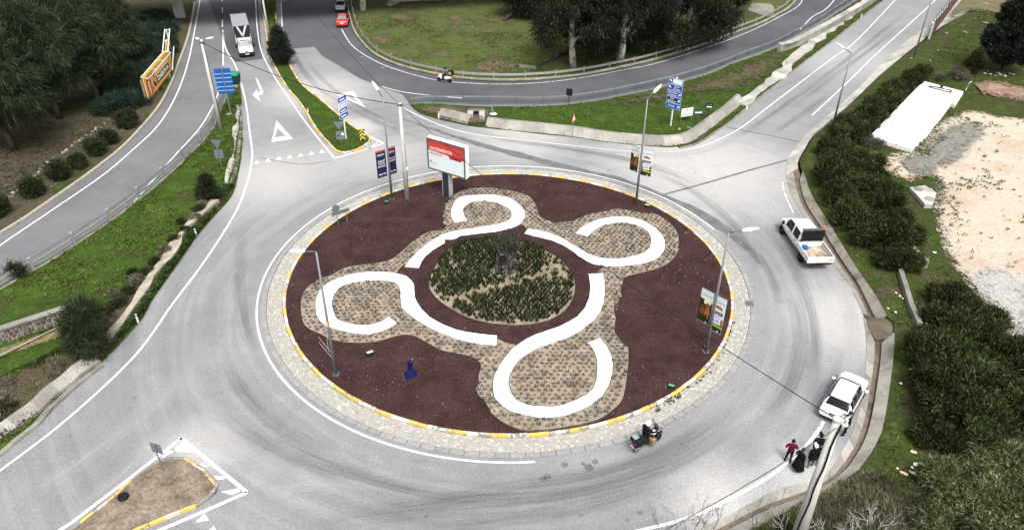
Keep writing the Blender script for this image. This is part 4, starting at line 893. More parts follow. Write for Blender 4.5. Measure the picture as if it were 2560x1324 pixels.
jun = [shrub(s, L_JUN, 1.7, 1.4, 420, 22, .5, .05, .15, 0, .35, 6, False, .2) for s in (21, 22, 23)]
JN = [(275,275,1.0),(310,262,1.1),(345,252,.9),(300,232,1.1),(340,222,1.0),(328,195,1.2),(365,205,1.0),(350,170,1.1),(385,178,1.0),(370,140,1.2),(400,150,.9),(395,112,1.1),(415,125,.9),(410,90,1.0),(425,108,.7),(422,72,.9),(380,88,1.2),(350,110,1.2),(330,150,1.2),(350,60,1.3),(395,52,1.2),(300,90,1.3)]
for i, (x, y, s) in enumerate(JN):
    plant('juniper_shrub', (x, y+12), 'dark juniper behind the yellow billboard, '+place_in(i, JN), 'shrub', jun[i % 3], 'junipers behind the yellow billboard', s, i*1.3, .15)
# --- clipped bushes along the west ramp ---
bsh = [shrub(s, L_BOX, 1.15, 1.75, 330, 20, .26, .06, .45, 0, .45, 5, True, .12, .2) for s in (31, 32)]
ordn = ['at the very left edge', 'second from the left edge', 'third from the left edge', 'fourth from the left edge', 'third from the far end', 'second from the far end', 'nearest the yellow billboard']
for i, (x, y, s) in enumerate([(-2,545,1.0),(88,493,.95),(152,452,.98),(200,423,.8),(243,392,.92),(275,363,.85),(322,322,1.05)]):
    plant('roadside_bush', (x, y), 'rounded dark bush beside the west ramp, '+ordn[i], 'bush', bsh[i % 2], 'rounded bushes along the west ramp', s, i*2.1, .15)
# --- eucalyptus group over the loop meadow ---
def eucalypt(seed, h=15, limbs=5, low=.10):
    r = np.random.default_rng(seed); blobs = []
    for i in range(16):
        a = r.uniform(0, 6.28); q = r.uniform(.10, .27)*h; z = h*(low+.1+(.85-low)*i/15); blobs.append(((math.cos(a)*q, math.sin(a)*q, z), (h*.12, h*.12, h*.12)))
    cr = make_crown('crown', blobs, 1150, 36, .5, .085, L_EUC, seed, droop=1.5, spread=.3, jitter=.35, clump_r=.33, holes=.6)
    k = r.uniform(-.8, .8, 2); tp = wobble((0, 0, 0), (k[0], k[1], h*.8), 9, .2, r); paths = [(tp, radii(.42, .1, 9))]
    for i in range(limbs):
        b = tp[2+i % 5]; a = r.uniform(0, 6.28); e = b+Vector((math.cos(a)*h*.17, math.sin(a)*h*.17, h*.2)); paths.append((wobble(b, e, 6, .18, r), radii(.2, .04, 6)))
    return [('trunk', trunk_mesh(paths, BARKE)), ('crown', cr)]
euc = [eucalypt(s) for s in (41, 42, 43)]
for i, (x, y, ty, rz, lab) in enumerate([
    (1432,172,-170,.5,'pale-trunked eucalyptus closest to the guard rail, left of the group'), (1548,160,-190,2.2,'eucalyptus with dark stem in the middle of the group by the rail'),
    (1508,128,-220,3.9,'eucalyptus standing just behind the middle stem'), (1672,124,-200,5.0,'eucalyptus with a leaning grey trunk, right half of the group'),
    (1713,113,-210,.9,'eucalyptus with a white trunk, right of the leaning grey trunk'), (1810,40,-260,2.7,'eucalyptus at the right end of the group near the concrete pad'),
    (1590,70,-260,4.4,'eucalyptus in the back row behind the middle of the group'), (1445,60,-240,1.6,'eucalyptus in the back row behind the pale trunk'), (1740,35,-260,3.3,'eucalyptus in the back row behind the white trunk'),
    (1340,12,-200,5.4,'eucalyptus at the back left of the group'), (908,32,-230,.2,'eucalyptus with a bare pale trunk beside the two cars')]):
    h = height_at((x, y), -10)*1.0; h = 15+1.5*math.sin(i*2.1)
    plant('eucalyptus_tree', (x, y), lab, 'tree', euc[i % 3] if i != 10 else eucalypt(47, 15, 4, .5), 'eucalyptus trees on the loop meadow', h/15, rz, .2, 1.2)
# low leaning tree at the left of the group
r_ = np.random.default_rng(51); lt = thing('leaning_tree', G(1258, 52, .2), 'dark low-crowned tree on a leaning trunk, left end of the eucalyptus group', 'tree')
link(bpy.data.objects.new('trunk', trunk_mesh([(wobble((0,0,0),(3.2,1.5,2.4),7,.08,r_), radii(.3,.16,7)), (wobble((2.6,1.2,2.0),(4.6,2.6,5),5,.1,r_), radii(.15,.05,5)), (wobble((2.6,1.2,2.0),(6.5,.8,3.6),5,.1,r_), radii(.15,.05,5))], BARK)), lt)
link(bpy.data.objects.new('crown', make_crown('crown', [((4.2,1.5,2.6),(3.2,2.6,1.8)),((1.6,2.2,3.6),(2.6,2.2,1.4)),((6.4,1.2,2.7),(2.6,2.2,2.2)),((4,2,5),(3.4,3,2.2))], 1000, 30, .5, .085, L_EUC, 52, 1.0, .4, .4, 0, .4, .3)), lt)
# fallen log and sawn beam
lg = thing('fallen_log', G(1345, 166, .3), 'weathered fallen log lying in the grass beside the pale eucalyptus trunk', 'log')
e_ = G(1424, 130, .3)-G(1345, 166, .3); link(bpy.data.objects.new('stem', trunk_mesh([(wobble((0,0,.1),(e_.x,e_.y,.35),7,.05,r_), radii(.2,.28,7))], BARKG)), lg)
bmx = thing('concrete_beam', G(1298, 168, .25), 'grey beam lying in the meadow at the end of the fallen log', 'beam'); e_ = G(1340, 172, .25)-G(1298, 168, .25); MB().bar((0,0,.15), (e_.x, e_.y, .15), .4, .35).build('body', M_CONC2, bmx)
# --- conifer on the splitter island ---
def conifer(seed, h, w, mat, clumps=520, per=26, L=.34, Wd=.05, up=.35):
    r = np.random.default_rng(seed); blobs = []
    for i in range(8):
        t = i/7; z = h*(.2+.74*t); q = w*(1-t)**.75*(.55 if i == 0 else .8)+.12; blobs.append(((0, 0, z), (q, q, h*.1)))
    cr = make_crown('crown', blobs, clumps, per, L, Wd, mat, seed, 0, .3, .4, up, .45, .14)
    return [('trunk', trunk_mesh([(wobble((0,0,0),(0,0,h*.8),6,.03,r), radii(.13,.03,6))], BARK)), ('crown', cr)]
h = height_at((707, 163), 62); plant('pine_tree', (707, 163), 'small dark pine standing on the splitter island lawn', 'tree', conifer(61, h, 1.9, L_PIN, 620, 30, .42, .06), z=.15)
h = height_at((2492, 180), -75); r_ = np.random.default_rng(62)
plant('cypress_tree', (2500, 182), 'big almost black conifer in the top right corner', 'tree', conifer(63, h, 4.2, L_PIN, 1500, 36, .6, .09, .2), z=.3)
h = height_at((2428, 186), 122); plant('cypress_shrub', (2428, 188), 'small dark upright cypress just left of the big black conifer', 'shrub', conifer(64, h, 1.5, L_OLV, 420, 24, .3, .05, .5), z=.3)
h = height_at((524, 502), 436); plant('conifer_bush', (524, 502), 'dark conical bush at the top of the scrub slope, below the broken drain', 'bush', conifer(65, h, 1.25, L_BOX, 420, 24, .3, .05, .5), z=.2)
sap = [('trunk', trunk_mesh([(wobble((0,0,0),(.2,0,4),6,.08,np.random.default_rng(66)), radii(.1,.02,6))]+[(wobble((0,0,.5+.3*i),(1.3*math.cos(i*2.1),1.3*math.sin(i*2.1),1.6+.4*i),5,.08,np.random.default_rng(67+i)), radii(.05,.01,5)) for i in range(6)], BARK)),
    ('crown', make_crown('crown', [((0,0,1.6),(1.7,1.5,1.2)),((.5,.2,2.9),(1.3,1.2,1.0)),((-.5,.1,2.5),(1.2,1.2,1.0)),((.1,0,3.6),(.8,.8,.7)),((.2,-.3,.8),(1.5,1.3,.7))], 620, 30, .6, .03, L_CAS, 68, .1, .5, .4, .3, .5, .2))]
plant('feathery_sapling', (232, 885), 'wide feathery dark bush overlapping the end of the rubble stone wall', 'bush', sap, s=height_at((232, 885), 745)/4.1*.85, z=.2, sxy=.8)
sb = shrub(71, L_BOX, .7, 1.1, 130, 16, .25, .05, .5); plant('roadside_sapling', (48, 696), 'small dark bush poking through the guard rail of the west ramp', 'bush', sb, z=.15)
# --- evergreen thicket on the right ---
L_OLV2 = leaf_mat('mid green evergreen leaves', [(0, (.012, .018, .006)), (.45, (.028, .040, .012)), (.8, (.055, .07, .024)), (1, (.12, .13, .055))])
ever = [shrub(s, m_, 1.6, hh_, cl_, 34, .36, .075, .6, 0, .4, 8, True, .17, ho_) for s, m_, hh_, cl_, ho_ in ((81, L_OLV, 1.9, 300, .6), (82, L_OLV2, 2.6, 260, .75), (83, L_OLV, 1.5, 300, .5), (84, L_OLV2, 2.0, 230, .8), (85, L_OLV, 2.4, 280, .7))]
row = [(2292,186,.8),(2268,203,.85),(2246,218,.8),(2222,236,.85),(2200,252,.8),(2178,270,.85),(2155,288,.8),(2130,306,.85),(2105,326,.85),(2085,344,.8)]
rown = ['first', 'second', 'third', 'fourth', 'fifth', 'sixth', 'seventh', 'eighth', 'ninth', 'tenth']
for i, (x, y, s) in enumerate(row):
    plant('hedge_shrub', (x+6, y+14), 'dark shrub in the hedge beside the right-hand road, '+rown[i]+' from the far end', 'shrub', ever[(i*7+3) % 5], 'hedge along the right-hand road', s, i*1.9, .2)
for i, (x, y, s) in enumerate([(2232,262,.6),(2215,285,.6),(2190,306,.7),(2165,330,.75),(2140,355,.8)]):
    plant('hedge_shrub', (x, y), 'lower dark shrub on the lot side of the roadside hedge, '+rown[i]+' from the far end', 'shrub', ever[(i+1) % 4], 'hedge along the right-hand road', s, i*2.9, .2)
mass = [(2068,396,.9),(2110,420,1.0),(2155,425,1.0),(2075,450,1.0),(2130,470,1.05),(2180,470,.95),(2085,495,1.0),(2145,515,1.1),(2205,515,1.05),(2115,555,1.0),(2170,565,1.1),(2230,555,1.0),(2260,590,.95),(2205,605,1.05),(2150,600,.9),(2245,625,.8),(2060,425,.7),(2190,435,.8),(2062,372,.75),(2100,388,.8),(2145,392,.8),(2188,404,.75),(2222,470,.7)]
for i, (x, y, s) in enumerate(mass):
    plant('evergreen_shrub', (x, y+18), 'dark shrub in the pickup thicket, '+place_in(i, mass), 'shrub', ever[(i*7+3) % 5], 'thicket beside the white pickup', s*.9*(.85+.3*((i*53) % 10)/10), i*2.3, .2)
for i, (x, y, s, lab) in enumerate([(2215,655,.75,'left one of two'), (2265,668,.7,'right one, overhanging the ditch wall')]):
    plant('evergreen_shrub', (x, y+14), 'dark shrub at the ditch head, '+lab, 'shrub', ever[i], None, s, i, .2)
mass2 = [(2320,745,.9),(2365,770,1.0),(2330,800,.95),(2400,815,1.05),(2365,845,1.0),(2435,855,1.0),(2300,850,.85),(2460,800,.7),(2285,900,1.0),(2345,905,1.15),(2415,920,1.15),(2480,905,1.1),(2540,890,1.0),(2310,970,1.15),(2380,985,1.2),(2450,990,1.2),(2520,975,1.2),(2570,950,1.1),(2340,1050,1.1),(2410,1065,1.2),(2480,1060,1.2),(2550,1050,1.2),(2300,1085,.8),(2350,1110,.8),(2420,1125,.9)]
for i, (x, y, s) in enumerate(mass2):
    plant('evergreen_shrub', (x+14, y+14), 'dark shrub of the big lower thicket, '+place_in(i, mass2), 'shrub', ever[(i*7+3) % 5], 'big thicket below the sand lot', s*.88*(.85+.3*((i*37) % 10)/10), i*1.7, .2)
aca = [shrub(s, L_ACA, 2.2, 3.0, 620, 30, .42, .055, .15, .35, .4, 7, True, .2, .35) for s in (91, 92)]
for i, (x, y, s, lab) in enumerate([(2345,1215,.75,'leftmost'),(2430,1215,.85,'upper middle'),(2520,1195,.9,'upper right'),(2400,1300,.95,'lower left'),(2490,1310,1.05,'lower middle'),(2580,1290,1.05,'lower right'),(2330,1330,.7,'bottom left'),(2450,1390,1.0,'bottom')]):
    plant('willow_leaved_shrub', (x, y+10), 'grey-green narrow-leaved shrub in the bottom right corner, '+lab+' of the clump', 'shrub', aca[i % 2], 'grey-green shrubs in the bottom right corner', s*.8, i*2.2, .2)
gry = shrub(95, leaf_mat('grey scrub', [(0, (.04, .038, .03)), (.6, (.085, .078, .06)), (1, (.14, .13, .095))]), 1.3, 1.0, 220, 16, .3, .04, .3)
for x, y, s, lab in ((2392,200,1.0,'grey leafless scrub left of the small upright cypress'),(2350,205,.6,'small grey scrub beside the far corner of the white slab'),(2180,372,.8,'grey twiggy scrub at the near left corner of the white slab')):
    plant('grey_scrub', (x, y), lab, 'shrub', gry, None, s, x, .3)
scr = [shrub(s, m, .8, .8, 150, 14, .26, .05, .4, cr_=.12) for s, m in ((97, L_TWG), (98, L_OLV), (99, L_BOX))]
SBP = [(490,548,.8),(465,578,.7),(440,600,.7),(415,628,.8),(390,655,.7),(370,680,.7),(345,702,.8),(325,733,.8),(300,763,.9),(285,735,.6),(268,788,.8),(500,525,.8),(508,512,.7),(455,555,.6),(335,682,.6),(250,800,.7)]
for i, (x, y, s) in enumerate(SBP):
    plant('scrub_bush', (x, y+8), 'low scrub bush above the drain lip, '+place_in(i, SBP), 'bush', scr[i % 3], 'scrub bushes above the drain lip', s*.85, i*1.1, .2)
# --- the old olive in the middle ---
po = G(1264, 683, IZ+.1); ol = thing('olive_tree', po, 'old gnarled olive stump with thin grey crown, in the middle of the planted disc', 'tree')
def gnarl(path, rad, seed, sides=26, amp=.36):
    r = np.random.default_rng(seed); b = MB(); b.tube(path, rad, sides, cap=True); V = np.array([tuple(v) for v in b.v]); n = len(path)
    for i in range(n):
        c = np.array(path[i])
        for k in range(sides):
            j = i*sides+k; d = V[j]-c; f = 1+amp*math.sin(k*6.28/sides*4+i*.55+seed)+amp*.6*math.sin(k*6.28/sides*7-i*.8)+r.uniform(-.09, .09); V[j] = c+d*f
    me = bpy.data.meshes.new('trunk'); me.from_pydata(V.tolist(), [], b.f); me.materials.append(BARKG); return me
link(bpy.data.objects.new('trunk', gnarl([Vector((-.1,0,-.1)),Vector((-.1,0,.3)),Vector((-.12,.05,.8)),Vector((-.1,.1,1.3)),Vector((-.15,.12,1.75)),Vector((-.18,.12,2.0))], [.75,.52,.45,.42,.36,.2], 1)), ol)
link(bpy.data.objects.new('trunk', gnarl([Vector((.35,.1,-.1)),Vector((.42,.15,.5)),Vector((.5,.25,1.1)),Vector((.6,.35,1.8)),Vector((.5,.45,2.4)),Vector((.45,.5,2.6))], [.5,.34,.30,.27,.22,.1], 2)), ol)
MB().lathe([(.3, 0), (.26, .02)], (-.22, -.42, 1.62), 12, M=Matrix.Rotation(1.0, 3, 'X'), sx=1.1).build('hollow', simple('rotten hollow', (.008, .007, .006), .95), ol)
r_ = np.random.default_rng(5); tw = []
for i in range(34):
    s = np.array([r_.uniform(-.4, .7), r_.uniform(-.1, .6), 2.0]); e = s+np.array([r_.normal()*.55, r_.normal()*.55, r_.uniform(.5, 1.5)]); tw.append((wobble(s, e, 4, .06, r_), radii(.045, .01, 4)))
link(bpy.data.objects.new('branches', trunk_mesh(tw, BARKG, 4)), ol)
link(bpy.data.objects.new('crown', make_crown('crown', [((.15,.3,2.9),(1.0,.9,.6)),((.3,.35,3.3),(.7,.6,.4)),((-.5,.3,2.8),(.6,.5,.4)),((.9,.3,2.8),(.5,.5,.4))], 150, 12, .22, .05, leaf_mat('olive leaves', [(0, (.022, .023, .018)), (.6, (.05, .052, .042)), (1, (.10, .10, .085))]), 7, 0, 1, 1, .2, .3, .12)), ol)
# --- lavender and rosemary ---
def tuft(seed, mat, n, L, Wd, spread, r0=.05, name='plant'):
    r = np.random.default_rng(seed); a = r.uniform(0, 6.28, n); P = np.stack([np.cos(a)*r0*r.random(n), np.sin(a)*r0*r.random(n), np.zeros(n)], 1)
    D = np.stack([np.cos(a)*spread*r.uniform(.3, 1.2, n), np.sin(a)*spread*r.uniform(.3, 1.2, n), r.uniform(.6, 1.1, n)], 1)
    return leaf_data(P, D, L*r.uniform(.6, 1.15, n), Wd*r.uniform(.7, 1.3, n), r)
def planting(name, polyB, holes, spacing, Qs, mat, z, label, cat, group, thin=None, rest='planting'):
    xs = [p.x for p in polyB]; ys = [p.y for p in polyB]; pts = []
    gy = np.arange(min(ys), max(ys), spacing*.87)
    for j, y in enumerate(gy):
        gx = np.arange(min(xs), max(xs), spacing)+(spacing/2 if j % 2 else 0); pts.append(np.stack([gx, np.full(len(gx), y)], 1))
    P = np.concatenate(pts); P += rng.normal(size=P.shape)*spacing*.09; k = inside(polyB, P[:, 0], P[:, 1])
    for h in holes: k &= ~inside(h, P[:, 0], P[:, 1])
    P = P[k]
    lab_of = label if callable(label) else (lambda x, y: label)
    if thin is not None: P = P[thin(P)]
    d = P[:, 1]; P = P[np.argsort(d)]; mes = [quads_mesh(name, q, mat) for q in Qs]; acc = []
    for i, (x, y) in enumerate(P):
        s = rng.uniform(.7, 1.25); a = rng.uniform(0, 6.28); q = int(rng.integers(len(Qs)))
        if i < 300:
            o = link(bpy.data.objects.new(name, mes[q])); o.location = (x, y, z); o.rotation_euler = (0, 0, a); o.scale = (s, s, s); tag(o, lab_of(float(x), float(y)), cat, group)
        else:
            c, sn = math.cos(a)*s, math.sin(a)*s; Q = Qs[q]; R = np.empty_like(Q); R[..., 0] = Q[..., 0]*c-Q[..., 1]*sn+x; R[..., 1] = Q[..., 0]*sn+Q[..., 1]*c+y; R[..., 2] = Q[..., 2]*s+z; acc.append(R)
    if acc: stuff(link(bpy.data.objects.new(rest, quads_mesh(rest, np.concatenate(acc), mat))))
    return len(P)
annP = GP(ANN)
def lav_label(x, y):
    u, v = project((x, y, IZ)); q = ((u-1385)/108)**2+((v-935)/82)**2; side = 'left' if u < 1330 else ('right' if u > 1440 else 'middle')
    return 'grey lavender tuft inside the nearest white loop, '+side+' part' if q < 1 else ('grey lavender tuft between the nearest white loop and the kerb' if v > 1015 else 'grey lavender tuft in the tan band beside the nearest white loop, '+side)
def ros_label(x, y):
    u, v = project((x, y, IZ)); return 'upright dark rosemary plant in the planted disc, '+('far left' if u < 1150 else 'front left' if u < 1250 else 'front right' if u < 1350 else 'far right')+(' rim' if v > 775 else ' of the olive')
def grow(P, d):
    """outline pushed outwards by d"""
    A = sum(P[i].x*P[(i+1) % len(P)].y-P[(i+1) % len(P)].x*P[i].y for i in range(len(P))); N = normals2d(P, True); s = -d if A > 0 else d
    return [p+n*s for p, n in zip(P, N)]
nl = planting('lavender', grow(tanP, -.12), [grow(p, .1) for p in PATHS]+[annP], .43, [tuft(s, L_LAV, 26, .22, .032, .9) for s in (1, 2, 3)], L_LAV, IZ+.045, lav_label, 'lavender', 'lavender tufts in the tan beds', rest='lavender_bed')
bx, by = po.x, po.y
def thin_r(P):
    n = vnoise(P[:, 0]*.55, P[:, 1]*.55, 8); strip = np.abs((P[:, 0]-bx)*.45-(P[:, 1]-by)*.9-1.55) < .38
    up = ((P[:, 0]-bx) > 1.0) & ((P[:, 1]-by) > -1.5); tr = np.hypot(P[:, 0]-bx, P[:, 1]-by) < 1.0
    pr = np.where(strip, .3, np.where(up, .55+.45*(n > .5), .88+.12*(n > .45))); return (rng.random(len(P)) < pr) & ~tr
nr = planting('rosemary', grow(discP, -.15), [], .34, [tuft(s, L_ROS, 18, .48, .07, .24, .1) for s in (4, 5, 6)], L_ROS, IZ+.11, ros_label, 'rosemary', 'rosemary plants in the planted disc', thin_r, 'rosemary_bed')
print('lavender', nl, 'rosemary', nr)
# --- ground cover ---
def cover(name, P, n, Q, mat, z=.12, zn=.1, dens=None, smin=.7, smax=1.3):
    B = [Vector((p[0], p[1], 0)) for p in P]; xs = [p.x for p in B]; ys = [p.y for p in B]
    X = rng.uniform(min(xs), max(xs), n*3); Y = rng.uniform(min(ys), max(ys), n*3); k = inside(B, X, Y)
    if dens is not None: k &= dens(X, Y) > rng.random(len(X))
    X, Y = X[k][:n], Y[k][:n]; m = len(X)
    if m == 0: return
    a = rng.uniform(0, 6.28, m); s = rng.uniform(smin, smax, m); c, sn = (np.cos(a)*s)[:, None, None], (np.sin(a)*s)[:, None, None]; R = np.empty((m,)+Q.shape)
    R[..., 0] = Q[None, ..., 0]*c-Q[None, ..., 1]*sn+X[:, None, None]; R[..., 1] = Q[None, ..., 0]*sn+Q[None, ..., 1]*c+Y[:, None, None]; R[..., 2] = Q[None, ..., 2]*s[:, None, None]+z+rng.uniform(0, zn, m)[:, None, None]
    stuff(link(bpy.data.objects.new(name, quads_mesh(name, R.reshape(-1, 4, 3), mat))))
gt = tuft(7, L_GRS, 6, .2, .06, .9, .08); gd_ = lambda sc, t=.35: (lambda X, Y: np.clip((vnoise(X*sc, Y*sc, 4)-t)*4, 0.03, 1))
near = lambda P: [p for p in P if p.y < 140]
cover('lawn_grass', near(PATCH['grass_bank']), 14000, gt, L_GRS, .1, .06, gd_(.5, .2)); cover('lawn_grass', near(PATCH['triangle_lawn']), 11000, gt, L_GRS, .1, .06, gd_(.5, .2)); cover('lawn_grass', near(PATCH['splitter_island_lawn']), 2500, gt, L_GRS, .13, .05)
cover('meadow_grass', GP([(900,60),(1240,30),(1480,60),(1900,40),(1960,15),(1760,105),(1480,176),(1290,196),(1100,180),(960,140)]), 9000, gt, L_GRS, .15, .1, gd_(.3)); cover('meadow_straw', GP([(900,40),(1240,0),(1480,60),(1880,40),(1960,15),(1760,105),(1480,176),(1290,196),(1100,180),(960,140)]), 6000, gt, L_STW, .15, .1, gd_(.35, .45))
cover('verge_grass', GP([(2040,340),(2300,170),(2480,10),(2560,60),(2560,230),(2440,240),(2300,400),(2290,560),(2370,680),(2440,790),(2560,880),(2560,1324),(1900,1324),(2060,1240),(2190,1130),(2240,1000),(2245,820),(2130,640),(2040,500)]), 16000, gt, L_GRS, .15, .12, gd_(.5, .3))
cover('dry_grass', GP([(1960,1300),(2080,1235),(2160,1190),(2260,1220),(2330,1250),(2340,1330),(2330,1420),(1900,1420),(1880,1345)]), 5000, tuft(8, L_STW, 9, .55, .035, .7, .1), L_STW, .15, .1)
cover('dry_grass', GP([(1960,1300),(2080,1235),(2160,1190),(2260,1220),(2330,1250),(2340,1330),(2330,1420),(1900,1420),(1880,1345)]), 3500, tuft(15, L_GRS, 9, .4, .05, .8, .1), L_GRS, .15, .1, gd_(.5, .4))
cover('verge_straw', GP([(0,560),(130,476),(300,352),(395,240),(440,150),(420,150),(360,240),(270,345),(120,465),(0,535)]), 2500, gt, L_STW, .15, .06)
lpx = (np.array([p.x for p in lp]), np.array([p.y for p in lp]))
def off_lip(X, Y): return (np.sqrt((X[:, None]-lpx[0][None])**2+(Y[:, None]-lpx[1][None])**2).min(1) > .62)*1.0
cover('ivy', GP([(582,470),(560,500),(532,536),(495,580),(465,622),(432,668),(399,714),(375,748),(359,781),(326,820),(300,850),(318,800),(345,770),(370,728),(402,675),(432,642),(460,595),(480,573),(500,552),(520,533),(550,507),(566,470)]), 5000, tuft(9, L_IVY, 7, .16, .12, 1.2, .14), L_IVY, .18, .2, off_lip)
cover('scrub_cover', near(PATCH['scrub_slope']), 6000, tuft(10, L_OLV, 8, .22, .06, .9, .12), L_OLV, .18, .15, lambda X, Y: gd_(.6, .45)(X, Y)*off_lip(X, Y)); cover('scrub_straw', near(PATCH['scrub_slope']), 2500, tuft(10, L_TWG, 8, .25, .04, .9, .12), L_TWG, .18, .15, lambda X, Y: gd_(.5, .5)(X, Y)*off_lip(X, Y))
cover('woodland_litter', GP([(-60,600),(0,540),(250,340),(300,270),(100,250),(-60,330)]), 5000, tuft(12, L_STW, 5, .18, .05, 1.3, .1), leaf_mat('litter', [(0, (.03, .028, .018)), (.6, (.07, .06, .04)), (1, (.06, .075, .02))]), .2, .1)
cover('weeds', GP([(1725,880),(1765,912),(1812,842),(1830,790),(1835,800),(1820,860),(1775,935),(1712,985),(1640,1035),(1632,1025),(1700,978)]), 350, tuft(13, L_IVY, 7, .14, .06, 1.0, .07), L_IVY, .05, .03)
# --- bare shrubs in the foreground ---
def bare(seed, h, stems, mat_c, lean=.45):
    r = np.random.default_rng(seed); ps = []
    def grow_(p, d, L, rad, lev):
        e = p+d*L; m = p+d*L*.5+r.normal(size=3)*L*.05; ps.append(([Vector(p), Vector(m), Vector(e)], [rad, rad*.8, rad*.6]))
        if lev == 0: return
        for k in range(int(r.integers(2, 4))): grow_(p+d*L*r.uniform(.45, 1.0), unit(d+r.normal(size=3)*.42+np.array([0, 0, .1])), L*r.uniform(.5, .75), rad*.6, lev-1)
    for i in range(stems):
        a = r.uniform(0, 6.28); grow_(np.array([math.cos(a)*.1, math.sin(a)*.1, 0]), unit(np.array([math.cos(a)*lean, math.sin(a)*lean, 1])), h*.42, .022, 3)
    return [('branches', trunk_mesh(ps, mat_c, 4))]
TW1 = simple('grey brown twig', (.11, .095, .08), .9, world=False); TW2 = simple('pale dead twig', (.40, .385, .36), .9)
for i, (x, y, h, st, m, lab) in enumerate([(1660,1345,3.0,4,TW1,'leafless brown shrub at the bottom edge, left of the wire'), (1725,1348,3.6,4,TW1,'taller leafless shrub at the bottom edge, under the wire'), (1775,1335,2.6,3,TW1,'leafless shrub at the bottom edge, right of the tallest one'),
    (1895,1340,2.6,4,TW1,'leafless shrub on the near drain slab, left of the concrete pole'), (1975,1345,2.4,5,TW2,'pale dead shrub at the foot of the concrete pole, left side'), (2070,1350,2.2,5,TW2,'pale dead shrub at the foot of the concrete pole, right side'), (2175,1345,2.4,7,TW2,'pale dead spreading shrub in the dry grass right of the concrete pole'), (2130,1360,2.0,5,TW2,'low pale dead shrub between pole and spreading one'), (1930,1262,1.2,3,TW2,'small dead weed growing out of the drain joint')]):
    plant('bare_shrub', (x, y), lab, 'shrub', bare(100+i, h, st, m, .7 if m is TW2 else .4), None, 1.0, i, .1)
# lava gravel relief: loose stones over the maroon bed
st_ = np.array([[0,0,.03],[.03,0,0],[0,.03,0],[-.03,0,0],[0,-.03,0]]); 
def pebbles(name, poly, n, mat, z, holes=(), s0=.6, s1=1.5):
    xs = [p.x for p in poly]; ys = [p.y for p in poly]; X = rng.uniform(min(xs), max(xs), n*2); Y = rng.uniform(min(ys), max(ys), n*2); k = inside(poly, X, Y)
    for h in holes: k &= ~inside(h, X, Y)
    X, Y = X[k][:n], Y[k][:n]; m = len(X); s = rng.uniform(s0, s1, m); a = rng.uniform(0, 1.57, m); B = st_[None]*s[:, None, None]; c, q = np.cos(a)[:, None], np.sin(a)[:, None]
    V = np.empty((m, 5, 3)); V[..., 0] = B[..., 0]*c-B[..., 1]*q+X[:, None]; V[..., 1] = B[..., 0]*q+B[..., 1]*c+Y[:, None]; V[..., 2] = B[..., 2]+z
    o = (np.arange(m)*5)[:, None, None]; F = (np.array([[0,1,2],[0,2,3],[0,3,4],[0,4,1]])[None]+o).reshape(-1, 3)
    me = bpy.data.meshes.new(name); me.vertices.add(m*5); me.vertices.foreach_set('co', V.ravel().astype(np.float32)); nf = len(F); me.loops.add(nf*3); me.loops.foreach_set('vertex_index', F.ravel().astype(np.int32)); me.polygons.add(nf)
    me.polygons.foreach_set('loop_start', np.arange(0, nf*3, 3, dtype=np.int32)); me.polygons.foreach_set('loop_total', np.full(nf, 3, np.int32)); me.update(calc_edges=True); me.materials.append(mat); return stuff(link(bpy.data.objects.new(name, me)))
M_LAVA = random_tone('lava stones', [(0, (.015, .008, .008)), (.5, (.04, .022, .021)), (.9, (.075, .045, .043)), (.97, (.10, .06, .06)), (1, (.30, .25, .24))], True)
pebbles('lava_gravel', ringarc(16.9, 0, 6.28, 120), 26000, M_LAVA, IZ+.02, [tanP], .8, 1.9); pebbles('lava_gravel', annP, 5000, M_LAVA, IZ+.075, [discP]+PATHS, .8, 1.8)
M_LSTN = random_tone('lot stones', [(0, (.22, .21, .19)), (.5, (.40, .38, .34)), (1, (.55, .53, .5))], True)
pebbles('lot_gravel', GP([(2240,395),(2420,300),(2560,320),(2560,860),(2440,740),(2340,600),(2330,450)]), 4500, M_LSTN, .5, (), .6, 1.6)
cover('lot_weeds', GP(LOT), 2600, tuft(14, L_GRS, 7, .2, .07, 1.0, .1), L_GRS, .4, .1, gd_(.28, .62), .6, 1.6)
cover('lot_weeds', GP([(2180,340),(2290,372),(2330,320),(2400,262),(2470,280),(2420,310),(2340,380),(2250,430),(2190,430)]), 700, tuft(14, L_GRS, 7, .2, .07, 1.0, .1), L_GRS, .45, .1, gd_(.5, .45), .6, 1.6)
# ---------------- street furniture ----------------
GREY = simple('galvanised grey', (.20, .215, .225), .5, .3, .12); GREYD = simple('dark grey metal', (.10, .115, .125), .5, .2, .12); SGREY = simple('sign back grey', (.155, .18, .20), .55, .2, .08)
WHITE = simple('white enamel', (.74, .74, .73), .45, 0, .05); CREAM = simple('pale lamp shell', (.62, .62, .60), .4, 0, .06); BLACK = simple('matt black', (.012, .012, .013), .6); CONP = two('pole concrete', [(.3, (.42, .41, .38)), (.7, (.55, .54, .51))], 1.2, (12, .12), world=False, bump=.2)
RED = simple('poster red', (.50, .055, .045), .5, 0, .06); NAVY = simple('poster navy', (.014, .018, .065), .5, 0, .08); BLUE = simple('sign blue', (.012, .055, .34), .4, 0, .06); BLUEB = simple('sign back blue', (.008, .10, .36), .5, 0, .12); PBLUE = simple('pale blue rim', (.36, .47, .66), .4, 0, .05)
YEL = simple('poster yellow', (.72, .40, .055), .5, 0, .08); TEAL = simple('weathered rail', (.20, .235, .235), .6, .1, .15); RAIL = simple('dull zinc', (.30, .30, .285), .5, .1, .18, 3); RUST = two('rusty sheet', [(.3, (.05, .028, .02)), (.55, (.11, .065, .05)), (.75, (.16, .12, .10))], 1.5, (8, .3), world=False)
